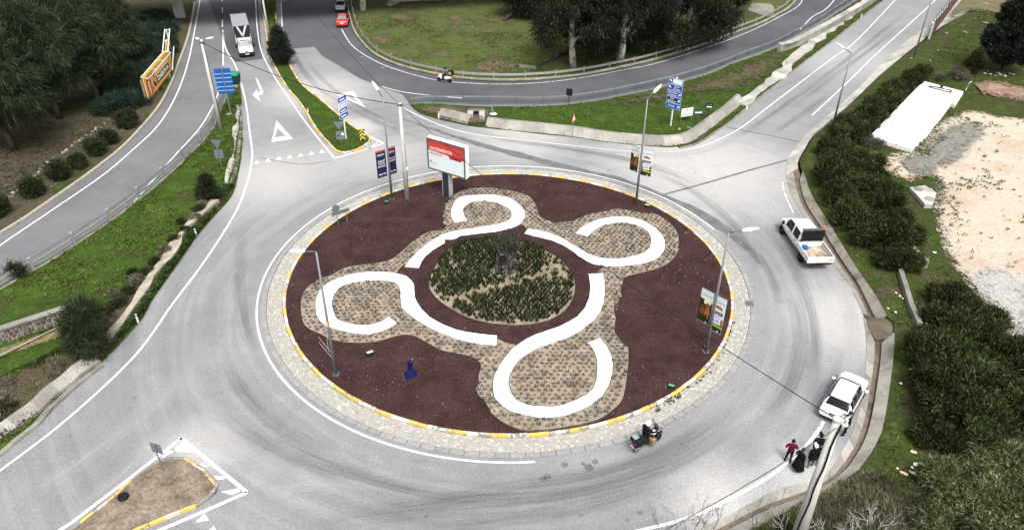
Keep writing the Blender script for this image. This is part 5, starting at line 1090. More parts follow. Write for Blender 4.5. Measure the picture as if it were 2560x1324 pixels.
TXTW = simple('white lettering', (.78, .78, .78), .5, 0, .02); TXTR = simple('red lettering', (.42, .03, .03), .5, 0, .02); TXTK = simple('black lettering', (.015, .015, .017), .5, 0, .02); TXTG = simple('grey lettering', (.16, .18, .19), .5, 0, .02); GLASS = simple('lamp lens', (.5, .5, .48), .15, 0, .05)
def text(body, x, z, size, mat, parent, y=-.01, align='CENTER', sx=1.0, bold=.0, name='lettering', shear=0):
    c = bpy.data.curves.new(name, 'FONT'); c.body = body; c.size = size; c.align_x = align; c.align_y = 'CENTER'; c.extrude = .002; c.resolution_u = 2; c.offset = bold; c.shear = shear
    c.materials.append(mat); q = bpy.data.objects.new(name, c); COL.objects.link(q); me = bpy.data.meshes.new_from_object(q); bpy.data.objects.remove(q); bpy.data.curves.remove(c); me.name = name
    o = link(bpy.data.objects.new(name, me), parent); o.location = (x, y, z); o.rotation_euler = (math.pi/2, 0, 0); o.scale = (sx, 1, 1); return o
def plate(name, x0, x1, z0, z1, mat, parent, y=0.0, th=.03, bevel=0): return MB().box(((x0+x1)/2, y+th/2, (z0+z1)/2), (x1-x0, th, z1-z0)).build(name, mat, parent, bevel=bevel)
def flat(name, pts, mat, parent, y=-.004):
    a = sum(pts[i][0]*pts[i-1][1]-pts[i-1][0]*pts[i][1] for i in range(len(pts))); f = list(range(len(pts)))
    return pyobj(name, [(x, y, z) for x, z in pts], [f if a < 0 else f[::-1]], mat, parent)
def ell(cx, cz, rx, rz_, n=16, t=0): return [(cx+rx*math.cos(a)*math.cos(t)-rz_*math.sin(a)*math.sin(t), cz+rx*math.cos(a)*math.sin(t)+rz_*math.sin(a)*math.cos(t)) for a in [6.283*i/n for i in range(n)]]
def stand(bl, br, z): 
    """place of an upright panel whose lower corners are seen at two spots at height z"""
    a, b = G(*bl, z), G(*br, z); d = b-a; return a, math.atan2(d.y, d.x), d.length
def head_lamp(parent, tip, root, name='lamp_head'):
    d = Vector(tip)-Vector(root); L = d.length; M = d.to_track_quat('X', 'Z').to_matrix()
    prof = []; b = MB(); n = 9; V = []; F = []
    for i in range(n):
        t = i/(n-1); w = .20*math.sin(math.pi*min(1, .12+.83*t))**.6*(1-.25*t); hh = .11*math.sin(math.pi*min(1, .15+.8*t))**.6
        for k in range(10): a = 6.283*k/10; V.append(M @ Vector((t*L, w*math.cos(a), hh*math.sin(a)*(1 if math.sin(a) > 0 else .5)))+Vector(root))
    for i in range(n-1):
        for k in range(10): F.append((i*10+k, i*10+(k+1) % 10, (i+1)*10+(k+1) % 10, (i+1)*10+k))
    F += [tuple(range(9, -1, -1)), tuple(range((n-1)*10, n*10))]; b.add(V, F); o = b.build(name, CREAM, parent, True)
    MB().lathe([(.12, 0), (.11, -.03)], Vector(root)+d*.55+Vector((0, 0, -.035)), 12, sx=1.5).build('lens', GLASS, o); return o
def lamp(base, top_y, head_px, label, h=None, z0=0.0, arm_frac=.45, r=(.115, .055), mat=None, group='street lamps'):
    B = G(*base, z0); h = h or height_at(base, top_y)-z0; t = thing('street_lamp', B, label, 'street lamp', group)
    MB().tube([(0, 0, 0), (0, 0, h*.5), (0, 0, h)], [r[0], (r[0]+r[1])/2, r[1]], 10).build('pole', mat or GREY, t, True)
    MB().box((0, 0, .015), (.42, .42, .03)).build('base_plate', GREYD, t)
    if head_px:
        tip = G(*head_px, h+z0+.25)-B; root = Vector((0, 0, h)); m = root.lerp(tip, arm_frac); MB().tube([root, root.lerp(m, .5)+Vector((0, 0, .02)), m], .048, 7).build('arm', mat or GREYD, t, True); head_lamp(t, tip, m-(tip-root)*.03)
    return t, B, h
lampA = lamp((980,497), 240, (930,203), 'grey street lamp carrying the navy banners, on the island rim left of the white pole', z0=IZ)
lampB = lamp((1590,508), 245, (1654,211), 'grey street lamp carrying two dog food banners at the far rim of the island', z0=IZ)
lampC = lamp((1765,878), 577, (1898,570), 'grey street lamp carrying two dog food banners at the right rim of the island', z0=IZ)
lampD = lamp((840,935), 625, (722,627), 'grey street lamp with empty banner brackets at the lower left rim of the island', z0=IZ)
lampE = lamp((2085,302), 131, (2088,106), 'grey street lamp rising out of the hedge along the right-hand road', z0=.15)
lampF = lamp((2284,146), 0, None, 'grey lamp post cut by the top edge, on the verge right of the road', h=9.8, z0=.2)
lampG = lamp((673,94), 0, None, 'pale lamp post beside the dark pine at the top of the splitter island', h=9.8, z0=.15, r=(.17, .08), mat=CREAM)
for t, B, h in (lampF, lampG):
    tip = Vector((-1.6, .3, h+.25)); MB().tube([(0, 0, h), tip*.5+Vector((0, 0, h*.5))], .035, 7).build('arm', GREY, t); head_lamp(t, tip, Vector((-.8, .15, h+.12)))
# empty brackets on lamp D
t, B, h = lampD
for yy, ex in ((881, (795.5,841.5)), (894, (797.5,855))):
    z = height_at((840,935), yy); e = G(*ex, z)-B; e.z = z-IZ; MB().bar((0, 0, z-IZ), e, .03).build('bracket', RAIL, t)
for y0, y1, dx in ((787, 838, -.22),):
    za, zb = height_at((840,935), 838)-IZ, height_at((840,935), 786)-IZ; MB().bar((dx, 0, za), (dx, 0, zb), .03).bar((0, 0, za), (dx, 0, za), .025).bar((0, 0, zb), (dx, 0, zb), .025).build('bracket', RAIL, t)
    za, zb = height_at((840,935), 872)-IZ, height_at((840,935), 842)-IZ; MB().bar((dx, 0, za), (dx, 0, zb), .03).bar((0, 0, za), (dx, 0, za), .025).bar((0, 0, zb), (dx, 0, zb), .025).build('bracket', RAIL, t)
MB().box((-.02, -.1, height_at((840,935), 803)-IZ), (.14, .02, .3)).build('sticker', YEL, t)
# concrete poles
B = G(553, 325, .1); h = height_at((553,325), 100)
dp = thing('lamp_post', B, 'white double-headed lamp post on the grass bank beside the back of the blue sign', 'street lamp')
MB().tube([(0, 0, 0), (0, 0, h*.5), (0, 0, h)], [.24, .19, .13], 10).build('pole', CONP, dp, True)
for px in ((488, 95), (534, 94)):
    tip = G(*px, h+.15)-B; MB().bar((0, 0, h-.2), tip*.55+Vector((0, 0, h*.45-.1)), .05).build('arm', GREY, dp); head_lamp(dp, tip, Vector((tip.x*.35, tip.y*.35, h-.02)))
MB().tube([(.22, -.06, .1), (.23, -.06, 2.2), (.2, -.05, 4.2), (.17, -.04, 6.5), (.14, -.03, h-.3)], .035, 6).build('cable', BLACK, dp); MB().box((.05, -.1, h-.25), (.5, .12, .16)).build('insulator_bar', GREYD, dp); PT1 = B+Vector((.1, -.1, h-.3))
B = G(1018, 497, IZ); h = height_at((1018,497), 254)-IZ; cp = thing('utility_pole', B, 'tall white concrete pole on the island rim between navy banners and billboard', 'pole')
MB().tube([(0, 0, 0), (0, 0, h*.5), (0, 0, h)], [.235, .18, .12], 10).build('pole', CONP, cp, True); MB().box((.05, -.1, h-.15), (.5, .1, .14)).build('cross_bar', GREYD, cp)
MB().tube([(.16, -.1, .9), (.17, -.1, 2.0), (.2, -.1, 3.5), (.15, -.1, 4.6), (.1, -.08, 6.0)], .018, 5).build('cable', BLACK, cp); MB().box((.24, -.14, height_at((1018,497), 416)-IZ), (.17, .14, .24)).build('junction_box', WHITE, cp); PT3 = B+Vector((0, -.1, h-.1))
h9 = 9.3; q = G(2094, 1050, h9); B = Vector((q.x, q.y, .1)); up = thing('utility_pole', B, 'big concrete pole in the right foreground, with a black cable down its face', 'pole')
MB().tube([(0, 0, 0), (0, 0, h9*.5), (0, 0, h9-.1)], [.37, .28, .19], 14).build('pole', CONP, up, True); MB().tube([(0, 0, h9-.1), (0, 0, h9)], [.215, .215], 14).build('cap', CONP, up)
fx = Vector((.1, -.9, 0)).normalized(); fn = Vector((-B.x, -B.y, 0)).normalized(); ft = Vector((-fn.y, fn.x, 0)); cbl = [fn*(.39-.18*i/12)*(1-.0*i)+ft*(-.16+.028*i+.03*math.sin(i*1.7))+Vector((0, 0, .2+i*h9/12*.97)) for i in range(13)]; MB().tube(cbl, .045, 7).build('cable', BLACK, up)
MB().box((.2, -.05, h9-.35), (.62, .12, .12)).box((.42, .02, h9-.2), (.12, .12, .3)).bar((.1, -.1, h9-.2), (.65, .25, h9-.1), .06).build('bracket', CONP, up); MB().tube([(.3, .1, h9-.05), (.35, .12, h9+.12), (.5, .2, h9+.05), (.55, .22, h9-.2)], .02, 6).tube([(.1, .1, h9), (.3, .16, h9+.2), (.42, .1, h9+.05)], .02, 6).build('cable_loop', BLACK, up)
PT9 = B+Vector((.1, 0, h9-.15))
def wire(name, a, b, sag, r, label, mat=None, n=40):
    P = [a.lerp(b, i/n)-Vector((0, 0, sag*4*(i/n)*(1-i/n))) for i in range(n+1)]; o = MB().tube([p-a for p in P], r, 5).build(name, mat or BLACK); o.location = a; tag(o, label, 'cable'); return o
wire('overhead_cable', PT1, PT3, 1.0, .035, 'thick overhead cable from the double-headed lamp post to the white concrete pole')
wire('overhead_cable', PT3, PT9, 1.1, .022, 'long overhead cable crossing the island from the white pole to the foreground pole')
wire('overhead_cable', PT3, G(744, -22, 9.2), .6, .02, 'overhead cable from the white pole up over the loop lanes to the top edge')
wire('overhead_cable', PT9+Vector((0, -.1, -.2)), G(1480, 1412, 8.6), .5, .016, 'thin cable leaving the foreground pole towards the bottom edge')
wire('overhead_cable', lampE[1]+Vector((0, 0, lampE[2]-.1)), lampB[1]+Vector((0, 0, 6.6)), .6, .009, 'thin wire strung between the hedge lamp and the far island lamp')
# ---- banners on the lamps ----
def banner(lampt, base, yt, yb, near_t, far_t, label, group, side):
    t, B, h = lampt; zt, zb = height_at(base, yt), height_at(base, yb); a = G(*near_t, zt); b = G(*far_t, zt); d = Vector((b.x-a.x, b.y-a.y, 0)); w = d.length; left = d.x < 0
    o = a if not left else b; ang = math.atan2(d.y, d.x) if not left else math.atan2(-d.y, -d.x)
    r = thing('banner', (o.x, o.y, zb), label, 'banner', group, ang); H = zt-zb
    for z in (.0, H): MB().bar((-.05 if not left else 0, 0, z), (w if not left else w+.05, 0, z), .03).build('bracket', RAIL, r)
    return r, w, H
def egepol(r, w, H, lines, num):
    plate('cloth', 0, w, .0, H*.94, NAVY, r, 0, .02); plate('top_strip', 0, w, H*.94, H, RED, r, 0, .022)
    text('EGEPOL', w*.5, H*.83, w*.21, TXTW, r, bold=.002); plate('rule', w*.15, w*.85, H*.775, H*.782, TXTG, r, -.003, .003)
    z = H*.6
    for s_, k in lines: text(s_, w*.52, z, w*k, TXTW, r, bold=.002); z -= H*.095
    text(num, w*.52, H*.12, w*.19, TXTW, r, bold=.002); plate('rule', w*.15, w*.9, H*.07, H*.075, TXTG, r, -.003, .003)
r, w, H = banner(lampA, (980,497), 371, 438, (962.5,372.5), (938,379.5), 'navy hospital banner reading KALP, left side of the lamp', None, 0); egepol(r, w, H, [('KALP', .30), ('SAĞLIĞI', .19), ('MERKEZİ', .19)], '444 0 900')
r, w, H = banner(lampA, (980,497), 371, 438, (966,371.5), (987,364.5), 'navy hospital banner reading KONSEYİ, right side of the lamp', None, 1); egepol(r, w, H, [('ONKOLOJİ', .165), ('KONSEYİ', .19)], '444 0 901')
SKYP = two('print pale sky', [(.3, (.52, .60, .64)), (.7, (.66, .70, .71))], 1.5, None, .5, False, 0); DKP = two('print dark wood', [(.35, (.012, .011, .009)), (.65, (.05, .032, .018))], 2, None, .5, False, 0); DOG = two('print brown fur', [(.3, (.16, .05, .015)), (.6, (.36, .14, .04)), (.8, (.52, .26, .10))], 3, None, .5, False, 0); DOGD = two('print dark fur', [(.3, (.07, .025, .012)), (.7, (.19, .075, .03))], 3, None, .5, False, 0)
GRNP = two('print bright grass', [(.3, (.10, .22, .02)), (.6, (.30, .46, .05)), (.8, (.03, .07, .02))], 2.5, None, .5, False, 0); DGRN = simple('print bottle green', (.008, .035, .024), .5); BAG = simple('print pack', (.66, .62, .66), .5, 0, .05); GLOW = simple('print halo', (.68, .66, .38), .5, 0, .1); PURP = simple('print purple', (.20, .06, .36), .5)
def dogs(r, w, H):
    plate('cloth', 0, w, 0, H, SKYP, r, 0, .02); flat('print', [(0, H*.08), (w, H*.08), (w, H*.66), (w*.8, H*.72), (w*.3, H*.7), (0, H*.72)], DKP, r, -.003); flat('print', ell(w*.62, H*.64, w*.3, H*.09), GLOW, r, -.005)
    flat('print', ell(w*.3, H*.36, w*.2, H*.13)+[], DOGD, r, -.007); flat('print', ell(w*.27, H*.47, w*.13, H*.065), DOGD, r, -.008); flat('print', [(w*.05, H*.3), (w*.18, H*.45), (w*.25, H*.4), (w*.12, H*.25)], DOGD, r, -.008)
    flat('print', [(w*.48, H*.2), (w*.52, H*.42), (w*.58, H*.5), (w*.85, H*.5), (w*.9, H*.36), (w*.84, H*.17), (w*.74, H*.15), (w*.7, H*.28), (w*.6, H*.3), (w*.57, H*.2)], DOG, r, -.009)
    flat('print', ell(w*.7, H*.56, w*.17, H*.075), DOG, r, -.01); flat('print', ell(w*.54, H*.55, w*.06, H*.06), DOGD, r, -.011); flat('print', ell(w*.87, H*.55, w*.06, H*.06), DOGD, r, -.011); flat('print', ell(w*.68, H*.525, w*.06, H*.025), DOGD, r, -.012)
    flat('print', [(0, 0), (w, 0), (w, H*.08), (0, H*.08)], DGRN, r, -.004); flat('print', ell(w*.72, H*.04, w*.06, H*.02), TXTW, r, -.006); text('Longevity', w*.5, H*.845, w*.23, TXTG, r, -.006)
def pack(r, w, H):
    plate('cloth', 0, w, 0, H, SKYP, r, 0, .02); flat('print', [(0, H*.08), (w, H*.08), (w, H*.4), (w*.7, H*.44), (w*.2, H*.5), (0, H*.55)], two('print foliage', [(.35, (.04, .07, .03)), (.6, (.16, .26, .08)), (.75, (.42, .50, .42))], 2.5, None, .5, False, 0), r, -.003)
    flat('print', [(w*.05, H*.1), (w*.3, H*.22), (w*.6, H*.24), (w, H*.16), (w, H*.1)], GRNP, r, -.005); flat('print', [(0, H*.08), (w, H*.08), (w, H*.13), (w*.4, H*.14), (0, H*.2)], DKP, r, -.0055)
    flat('print', [(w*.2, H*.24), (w*.84, H*.24), (w*.86, H*.66), (w*.2, H*.68)], BAG, r, -.007); flat('print', ell(w*.45, H*.7, w*.25, H*.05), DOG, r, -.008); flat('print', ell(w*.72, H*.68, w*.08, H*.035), DOGD, r, -.009); flat('print', ell(w*.2, H*.29, w*.1, H*.05), DOG, r, -.009); flat('print', ell(w*.85, H*.33, w*.07, H*.06), RED, r, -.009)
    flat('print', [(w*.12, H*.49), (w*.88, H*.49), (w*.88, H*.58), (w*.12, H*.58)], DGRN, r, -.01); text('Longevity', w*.5, H*.535, w*.155, TXTW, r, -.013); flat('print', [(w*.36, H*.3), (w*.68, H*.3), (w*.68, H*.335), (w*.36, H*.335)], PURP, r, -.01); flat('print', [(w*.3, H*.38), (w*.74, H*.38), (w*.74, H*.45), (w*.3, H*.45)], simple('print lilac', (.50, .44, .58), .5), r, -.01)
    flat('print', [(0, 0), (w, 0), (w, H*.08), (0, H*.08)], DGRN, r, -.004); flat('print', ell(w*.7, H*.04, w*.06, H*.02), TXTW, r, -.006); text('Longevity', w*.5, H*.845, w*.23, TXTG, r, -.006)
ga = 'dog food banners on the island lamps'
r, w, H = banner(lampB, (1590,508), 376, 437, (1599.5,370), (1580,363), 'banner with two brown dogs, on the far island lamp', ga, 0); dogs(r, w, H)
r, w, H = banner(lampB, (1590,508), 372, 437, (1606,371), (1634,377), 'banner with a dog food pack, on the far island lamp', ga, 1); pack(r, w, H)
r, w, H = banner(lampC, (1765,878), 733, 812, (1786,733.5), (1756,718), 'banner with two brown dogs, on the right-hand island lamp', ga, 0); dogs(r, w, H)
r, w, H = banner(lampC, (1765,878), 733, 818, (1788,735), (1818.5,750.5), 'banner with a dog food pack, on the right-hand island lamp', ga, 1); pack(r, w, H)
# ---- big billboard ----
base = (1108, 494); zb = height_at(base, 430); a, ang, w = stand((1071,419.6), (1164.6,448.5), zb)
H = 0
for k in range(60):
    H = .05*k+1.5
    if project((a.x, a.y, zb+H))[1] < 343: break
bb = thing('billboard', (a.x, a.y, IZ), 'large framed billboard with red and white poster, on a dark pillar', 'billboard', None, ang); z0 = zb-IZ
plate('cabinet', 0, w, z0, z0+H, WHITE, bb, 0, .55); fr = .13
for x0, x1, q0, q1 in ((0, w, 0, fr), (0, w, H-fr, H), (0, fr, fr, H-fr), (w-fr, w, fr, H-fr)): plate('frame', x0, x1, z0+q0, z0+q1, GREYD, bb, -.06, .058)
plate('poster', fr, w-fr, z0+fr, z0+H-fr, simple('poster pale', (.62, .68, .69), .3, 0, .03), bb, -.012, .01)
flat('poster_red', [(fr, z0+H*.62), (w*.35, z0+H*.605), (w*.55, z0+H*.585), (w*.62, z0+H*.53), (w*.78, z0+H*.50), (w-fr, z0+H*.56), (w-fr, z0+H-fr), (fr, z0+H-fr)], RED, bb, -.015)
text("GAZİEMİR'DE", fr+.14, z0+H*.695, w*.096, TXTW, bb, -.02, 'LEFT', 1.0, .002); text('AÇILDI!', fr+.14, z0+H*.54, w*.098, TXTR, bb, -.02, 'LEFT', 1, .003)
text('Çilekçi', w*.735, z0+H*.56, w*.115, TXTK, bb, -.018, bold=.02, shear=.1); text('Çilekçi', w*.735, z0+H*.56, w*.115, simple('script crimson', (.30, .01, .03), .5), bb, -.024, bold=.002, shear=.1)
flat('logo', [(fr+.14, z0+H*.29), (fr+.3, z0+H*.29), (fr+.3, z0+H*.26), (fr+.25, z0+H*.25), (fr+.25, z0+H*.2), (fr+.19, z0+H*.2), (fr+.19, z0+H*.26), (fr+.14, z0+H*.26)], TXTK, bb, -.016); plate('logo_line', fr+.33, fr+.9, z0+H*.215, z0+H*.228, TXTG, bb, -.016, .003)
pw = .66; px_ = (w*.5-.2); MB().box((px_, .27, z0/2), (pw, .5, z0)).build('pillar', simple('pillar dark', (.025, .032, .04), .5), bb)
for x in (px_-pw/2-.03, px_+pw/2+.03): MB().box((x, .27, z0/2), (.056, .56, z0-.004)).build('pillar_trim', RAIL, bb)
# ---- direction sign with five panels ----
base = (1673, 318); zb = height_at(base, 273); a, ang, w = stand((1663.6,267.6), (1698.6,278), zb); H = 1
for k in range(200):
    H = .03*k+1.0
    if project((a.x, a.y, zb+H))[1] < 192: break
ds = thing('direction_sign', (a.x, a.y, .12), 'tall blue direction sign with five stacked panels on the triangle lawn', 'sign', None, ang); z0 = zb-.12; ph = H/5
MB().tube([(w*.5, .1, 0), (w*.5, .1, z0+H+.12)], .09, 10).build('pole', CREAM, ds)
def arrow(cx, cz, s, left, par, nm='arrow', y=-.012):
    k = -1 if left else 1; P = [(-.5,-.28),(-.22,-.5),(.12,-.12),(.3,-.3),(.42,.42),(-.3,.3),(-.12,.12)]; P = [(-.42,-.22),(-.22,-.42),(.14,-.06),(.32,-.24),(.42,.42),(-.24,.32),(-.06,.14)]
    flat(nm, [(cx+k*x*s, cz+z*s) for x, z in P], TXTW, par, y)
for i, (txt, la) in enumerate([(['Selçuk'], 0), (['Efes', '(Ephesus)'], 0), (['Menderes', 'Kuşadası'], 0), (['İzmir', '(Konak)'], 1), ([], 1)]):
    q0 = z0+i*ph+.015; q1 = z0+(i+1)*ph-.015; p = plate('panel', 0, w, q0, q1, PBLUE, ds, 0, .03, .015); m = .05
    f = flat('panel_face', [(m, q0+m), (w-m, q0+m), (w-m, q1-m), (m, q1-m)], simple('sign mid blue', (.008, .10, .36), .4) if i == 0 else BLUE, ds, -.004); cz = (q0+q1)/2; tx = w*.62 if la else w*.40
    arrow(w*.16 if la else w*.86, cz, ph*.55, la, ds)
    if i == 1: flat('dark_patch', [(w*.08, q0+.09), (w*.72, q0+.09), (w*.72, q1-.06), (w*.08, q1-.06)], BLACK, ds, -.008)
    if i == 4: flat('white_patch', [(w*.3, q0+.09), (w*.94, q0+.09), (w*.94, q1-.08), (w*.3, q1-.08)], TXTW, ds, -.008)
    for j, s_ in enumerate(txt): text(s_, tx, cz+((.5-j)*ph*.38 if len(txt) == 2 else 0), ph*(.4 if len(txt) == 2 else .46), TXTW, ds, -.014, bold=.002)
# ---- small boards near it ----
def two_leg_board(bl, br, tl_y, legs, name, label, mat, face=None):
    zb = height_at(legs[0], bl[1]-1); a, ang, w = stand(bl, br, zb); H = .3
    while project((a.x, a.y, zb+H))[1] > tl_y and H < 4: H += .03
    t = thing(name, (a.x, a.y, .12), label, 'sign', None, ang); z0 = zb-.12; plate('board', 0, w, z0, z0+H, mat, t, 0, .02)
    for x in (.06, w-.06): MB().bar((x, .035, 0), (x, .035, z0+H*.95), .035).build('leg', RAIL, t)
    return t, w, z0, H
t, w, z0, H = two_leg_board((1702,293), (1731,288.5), 273, ((1700,309), (1726,315)), 'notice_board', 'white notice board on two thin legs right of the tall direction sign', WHITE)
flat('print_line', [(w*.3, z0+H*.7), (w*.62, z0+H*.7), (w*.62, z0+H*.8), (w*.3, z0+H*.8)], TXTG, t); [flat('print_line', [(w*q0, z0+H*k), (w*q1, z0+H*k), (w*q1, z0+H*(k+.03)), (w*q0, z0+H*(k+.03))], TXTG, t) for q0, q1, k in ((.3,.75,.56),(.28,.76,.44),(.06,.92,.24),(.06,.92,.2))]
def small_sign(base, c, wpx, hm, name, label, mat, rz, wm, pole=GREYD, th=.03, cat='sign', pr=.03):
    B = G(*base, .12); zc = height_at(base, c[1]); t = thing(name, B, label, cat, None, rz); MB().tube([(0, .04, 0), (0, .04, zc-.12+hm*.45)], pr, 8).build('pole', pole, t); z = zc-.12
    plate('panel', -wm/2, wm/2, z-hm/2, z+hm/2, mat, t, 0, th, .01); return t, z
t, z = small_sign((1741.5,313), (1748,279), 18, .32, 'arrow_sign', 'small blue arrow sign between the white notice board and the black sign', simple('soft blue', (.05, .14, .33), .4), .12, .95); flat('arrow', [(-.38,z-.06),(.25,z-.06),(.25,z-.1),(.4,z),(.25,z+.1),(.25,z+.06),(-.38,z+.06)], TXTW, t)
t, z = small_sign((1768,298), (1776,262), 16, .55, 'black_sign', 'small black sign with white arrow bar, rightmost of the little signs', BLACK, -.1, .8, BLACK); flat('arrow', [(-.3,z-.2),(.22,z-.2),(.34,z-.14),(.22,z-.08),(-.3,z-.08)], TXTW, t); flat('emblem', ell(-.16, z+.1, .07, .07), TXTG, t); flat('emblem', ell(.16, z+.1, .09, .08), TXTG, t)
t, z = small_sign((1422,262), (1422,228.5), 14, .85, 'black_board', 'black square board on a thin post behind the loop guard rail', BLACK, -.25, .72, BLACK)
# warning triangle seen nearly edge-on
B = G(1432, 344, .1); zc = height_at((1432,344), 300); t = thing('warning_sign', B, 'red-rimmed triangle sign seen almost edge-on, on the sloped kerb wall', 'sign', None, math.radians(62)); MB().tube([(0, .03, 0), (0, .03, zc+.75)], .035, 8).build('pole', GREY, t)
def tri_plate(name, cx, z, s, mat, par, y=0, th=.02, inv=False):
    k = -1 if inv else 1; P = [(cx-s/2, z-k*s*.35), (cx+s/2, z-k*s*.35), (cx, z+k*s*.5)]; V = [(x, y, q) for x, q in P]+[(x, y+th, q) for x, q in P]
    F = [(0,1,2),(5,4,3),(0,3,4,1),(1,4,5,2),(2,5,3,0)]; return pyobj(name, V, [f if not inv else f[::-1] for f in F], mat, par)
tri_plate('rim', 0, zc+.2, 1.15, RED, t); tri_plate('face', 0, zc+.19, .72, WHITE, t, -.006, .004)
# give-way signs seen from behind
def back_sign(base, tri_c, sq_c, label, rz, extra=False):
    B = G(*base, .12); z1 = height_at(base, tri_c)-.12; z2 = height_at(base, sq_c)-.12; t = thing('give_way_sign', B, label, 'sign', None, rz); MB().tube([(0, 0, 0), (0, 0, z1+.4)], .035, 8).build('pole', SGREY, t)
    tri_plate('triangle', 0, z1, 1.05, SGREY, t, .05, .02, True); plate('square', -.42, .42, z2-.45, z2+.45, SGREY, t, .05, .02)
    if extra: text('H', -.22, z2-.05, .32, TXTK, t, .046, bold=.01); flat('sticker', [(.12,z2+.0),(.36,z2+.0),(.36,z2+.22),(.12,z2+.22)], TXTW, t, .046)
    return t
back_sign((555.6,425), 357, 383, 'grey back of a give-way sign on the grass bank beside the broken drain', -.02); back_sign((854.7,370), 311, 336, 'back of a give-way sign with a painted H on the splitter island', .28, True)
# big blue sign from behind
base = (581, 287); zb = height_at(base, 235); a, ang, w = stand((546.7,236), (587,233.5), zb); H = 1
while project((a.x, a.y, zb+H))[1] > 173 and H < 6: H += .04
t = thing('direction_sign', (a.x, a.y, .12), 'blue ribbed back of a tall direction sign at the top of the grass bank', 'sign', None, ang); z0 = zb-.12
hs_ = [0, .13, .28, .47, .63, .79, 1.0]
for i in range(6): plate('panel', 0, w, z0+H*hs_[i]+.01, z0+H*hs_[i+1]-.01, BLUEB, t, .06, .03)
for q in hs_[1:6]: plate('rib', 0, w, z0+H*q-.03, z0+H*q+.03, PBLUE, t, .0, .055)
MB().tube([(w*.5, -.03, 0), (w*.5, -.03, z0+H)], .075, 10).build('pole', SGREY, t)
# round sign and arrow board from behind
B = G(846, 564, IZ); z1 = height_at((846,564), 518)-IZ; b2 = G(868.6, 557, IZ)-B; an = math.atan2(b2.y, b2.x); t = thing('round_sign', B, 'grey back of a round sign over a long arrow board at the left island rim', 'sign', None, an); L2 = b2.length
for x, hh in ((0, z1+.3), (L2, z1-.25)): MB().tube([(x, 0, 0), (x, 0, hh)], .035, 8).build('pole', GREY, t)
MB().lathe([(.36, 0), (.36, .02)], (0, .06, z1), 20, M=Matrix.Rotation(-math.pi/2, 3, 'X')).build('disc', SGREY, t); plate('arrow_board', -.45, L2+.35, z1-.62, z1-.28, SGREY, t, .05, .025)
# square sign on the dry island
B = G(410, 1180, .16); zc = height_at((410,1180), 1117)-.16; t = thing('square_sign', B, 'grey back of a square sign on the dry splitter island, bottom left', 'sign', None, -.32); MB().tube([(0, 0, 0), (0, 0, zc+.35)], .04, 8).build('pole', SGREY, t); plate('panel', -.36, .36, zc-.38, zc+.38, SGREY, t, .05, .02); plate('sticker', -.02, .2, zc-.42, zc-.34, WHITE, t, .03, .015)
# chevron board
B = G(907.6, 354, .15); zc = height_at((907.6,354), 334)-.15; t = thing('chevron_sign', B, 'yellow and black chevron board at the tip of the splitter island', 'sign', None, .38); MB().tube([(0, .03, 0), (0, .03, zc+.2)], .025, 8).build('pole', BLACK, t); hw, hh = .27, .62; plate('panel', -hw, hw, zc-hh, zc+hh, BLACK, t, 0, .02)
CHY = simple('chevron yellow', (.72, .53, .07), .5)
for q in (-.62, -.22, .18): flat('chevron', [(-hw, zc+q), (0, zc+q+.3), (hw, zc+q), (hw, zc+q+.2), (0, zc+q+.5), (-hw, zc+q+.2)] if q < .1 else [(-hw, zc+q), (0, zc+q+.3), (hw, zc+q), (hw, zc+q+.16), (0, zc+q+.44), (-hw, zc+q+.16)], CHY, t)
# blue and white panel sign seen edge-on
B = G(867, 348, .15); h = height_at((867,348), 238)-.15; t = thing('direction_sign', B, 'blue and white panel sign seen nearly edge-on, on a white pole in the splitter island', 'sign', None, math.radians(66)); MB().tube([(0, .08, 0), (0, .08, h)], .085, 10).build('pole', CREAM, t); zl = height_at((867,348), 292)-.15; ph = (h-zl)/4
for i in range(4):
    plate('panel', -.75, .75, zl+i*ph+.02, zl+(i+1)*ph-.02, WHITE if i in (1, 2) else PBLUE, t, -.02, .03); flat('panel_face', [(-.68, zl+i*ph+.08), (.68, zl+i*ph+.08), (.68, zl+(i+1)*ph-.08), (-.68, zl+(i+1)*ph-.08)], BLUE if i != 2 else PBLUE, t, -.026)
    flat('stripe', [(-.5, zl+i*ph+.2), (.4, zl+i*ph+.2), (.4, zl+i*ph+.34), (-.5, zl+i*ph+.34)], TXTW, t, -.03)
# ---- yellow billboard on the wooded verge ----
base = (374, 267); zb = height_at(base, 249); a, ang, w = stand((372.5,248.6), (427,180), zb); H = 1
while project((a.x, a.y, zb+H))[1] > 196 and H < 8: H += .05
yb_ = thing('yellow_billboard', (a.x, a.y, .15), 'long yellow billboard with cranked end panel, on the wooded verge by the west ramp', 'billboard', None, ang); z0 = zb-.15
for i in range(3): plate('panel', w*i/3+.01, w*(i+1)/3-.01, z0, z0+H, YEL, yb_, 0, .12)
plate('top_rail', 0, w, z0+H*.99, z0+H+.08, WHITE, yb_, .18, .1); plate('light_rail', -.1, w+.1, z0+H*.95, z0+H*.97, WHITE, yb_, -.6, .06)
for i in range(4): MB().bar((w*i/3, 0, z0+H), (w*i/3, -.56, z0+H*.96), .04).build('light_arm', WHITE, yb_)
for x in (.05, w*.45, w*.95): MB().box((x, .3, (z0+H*.9)/2), (.22, .24, z0+H*.9)).build('post', GREY, yb_)
flat('print', [(w*.42, z0+H*.16), (w*.99, z0+H*.16), (w*.99, z0+H*.5), (w*.42, z0+H*.5)], BLACK, yb_, -.006); text("İZMİR'İN M", w*.705, z0+H*.33, H*.26, TXTW, yb_, -.012, bold=.03, sx=w*.52/(H*.26*5.6))
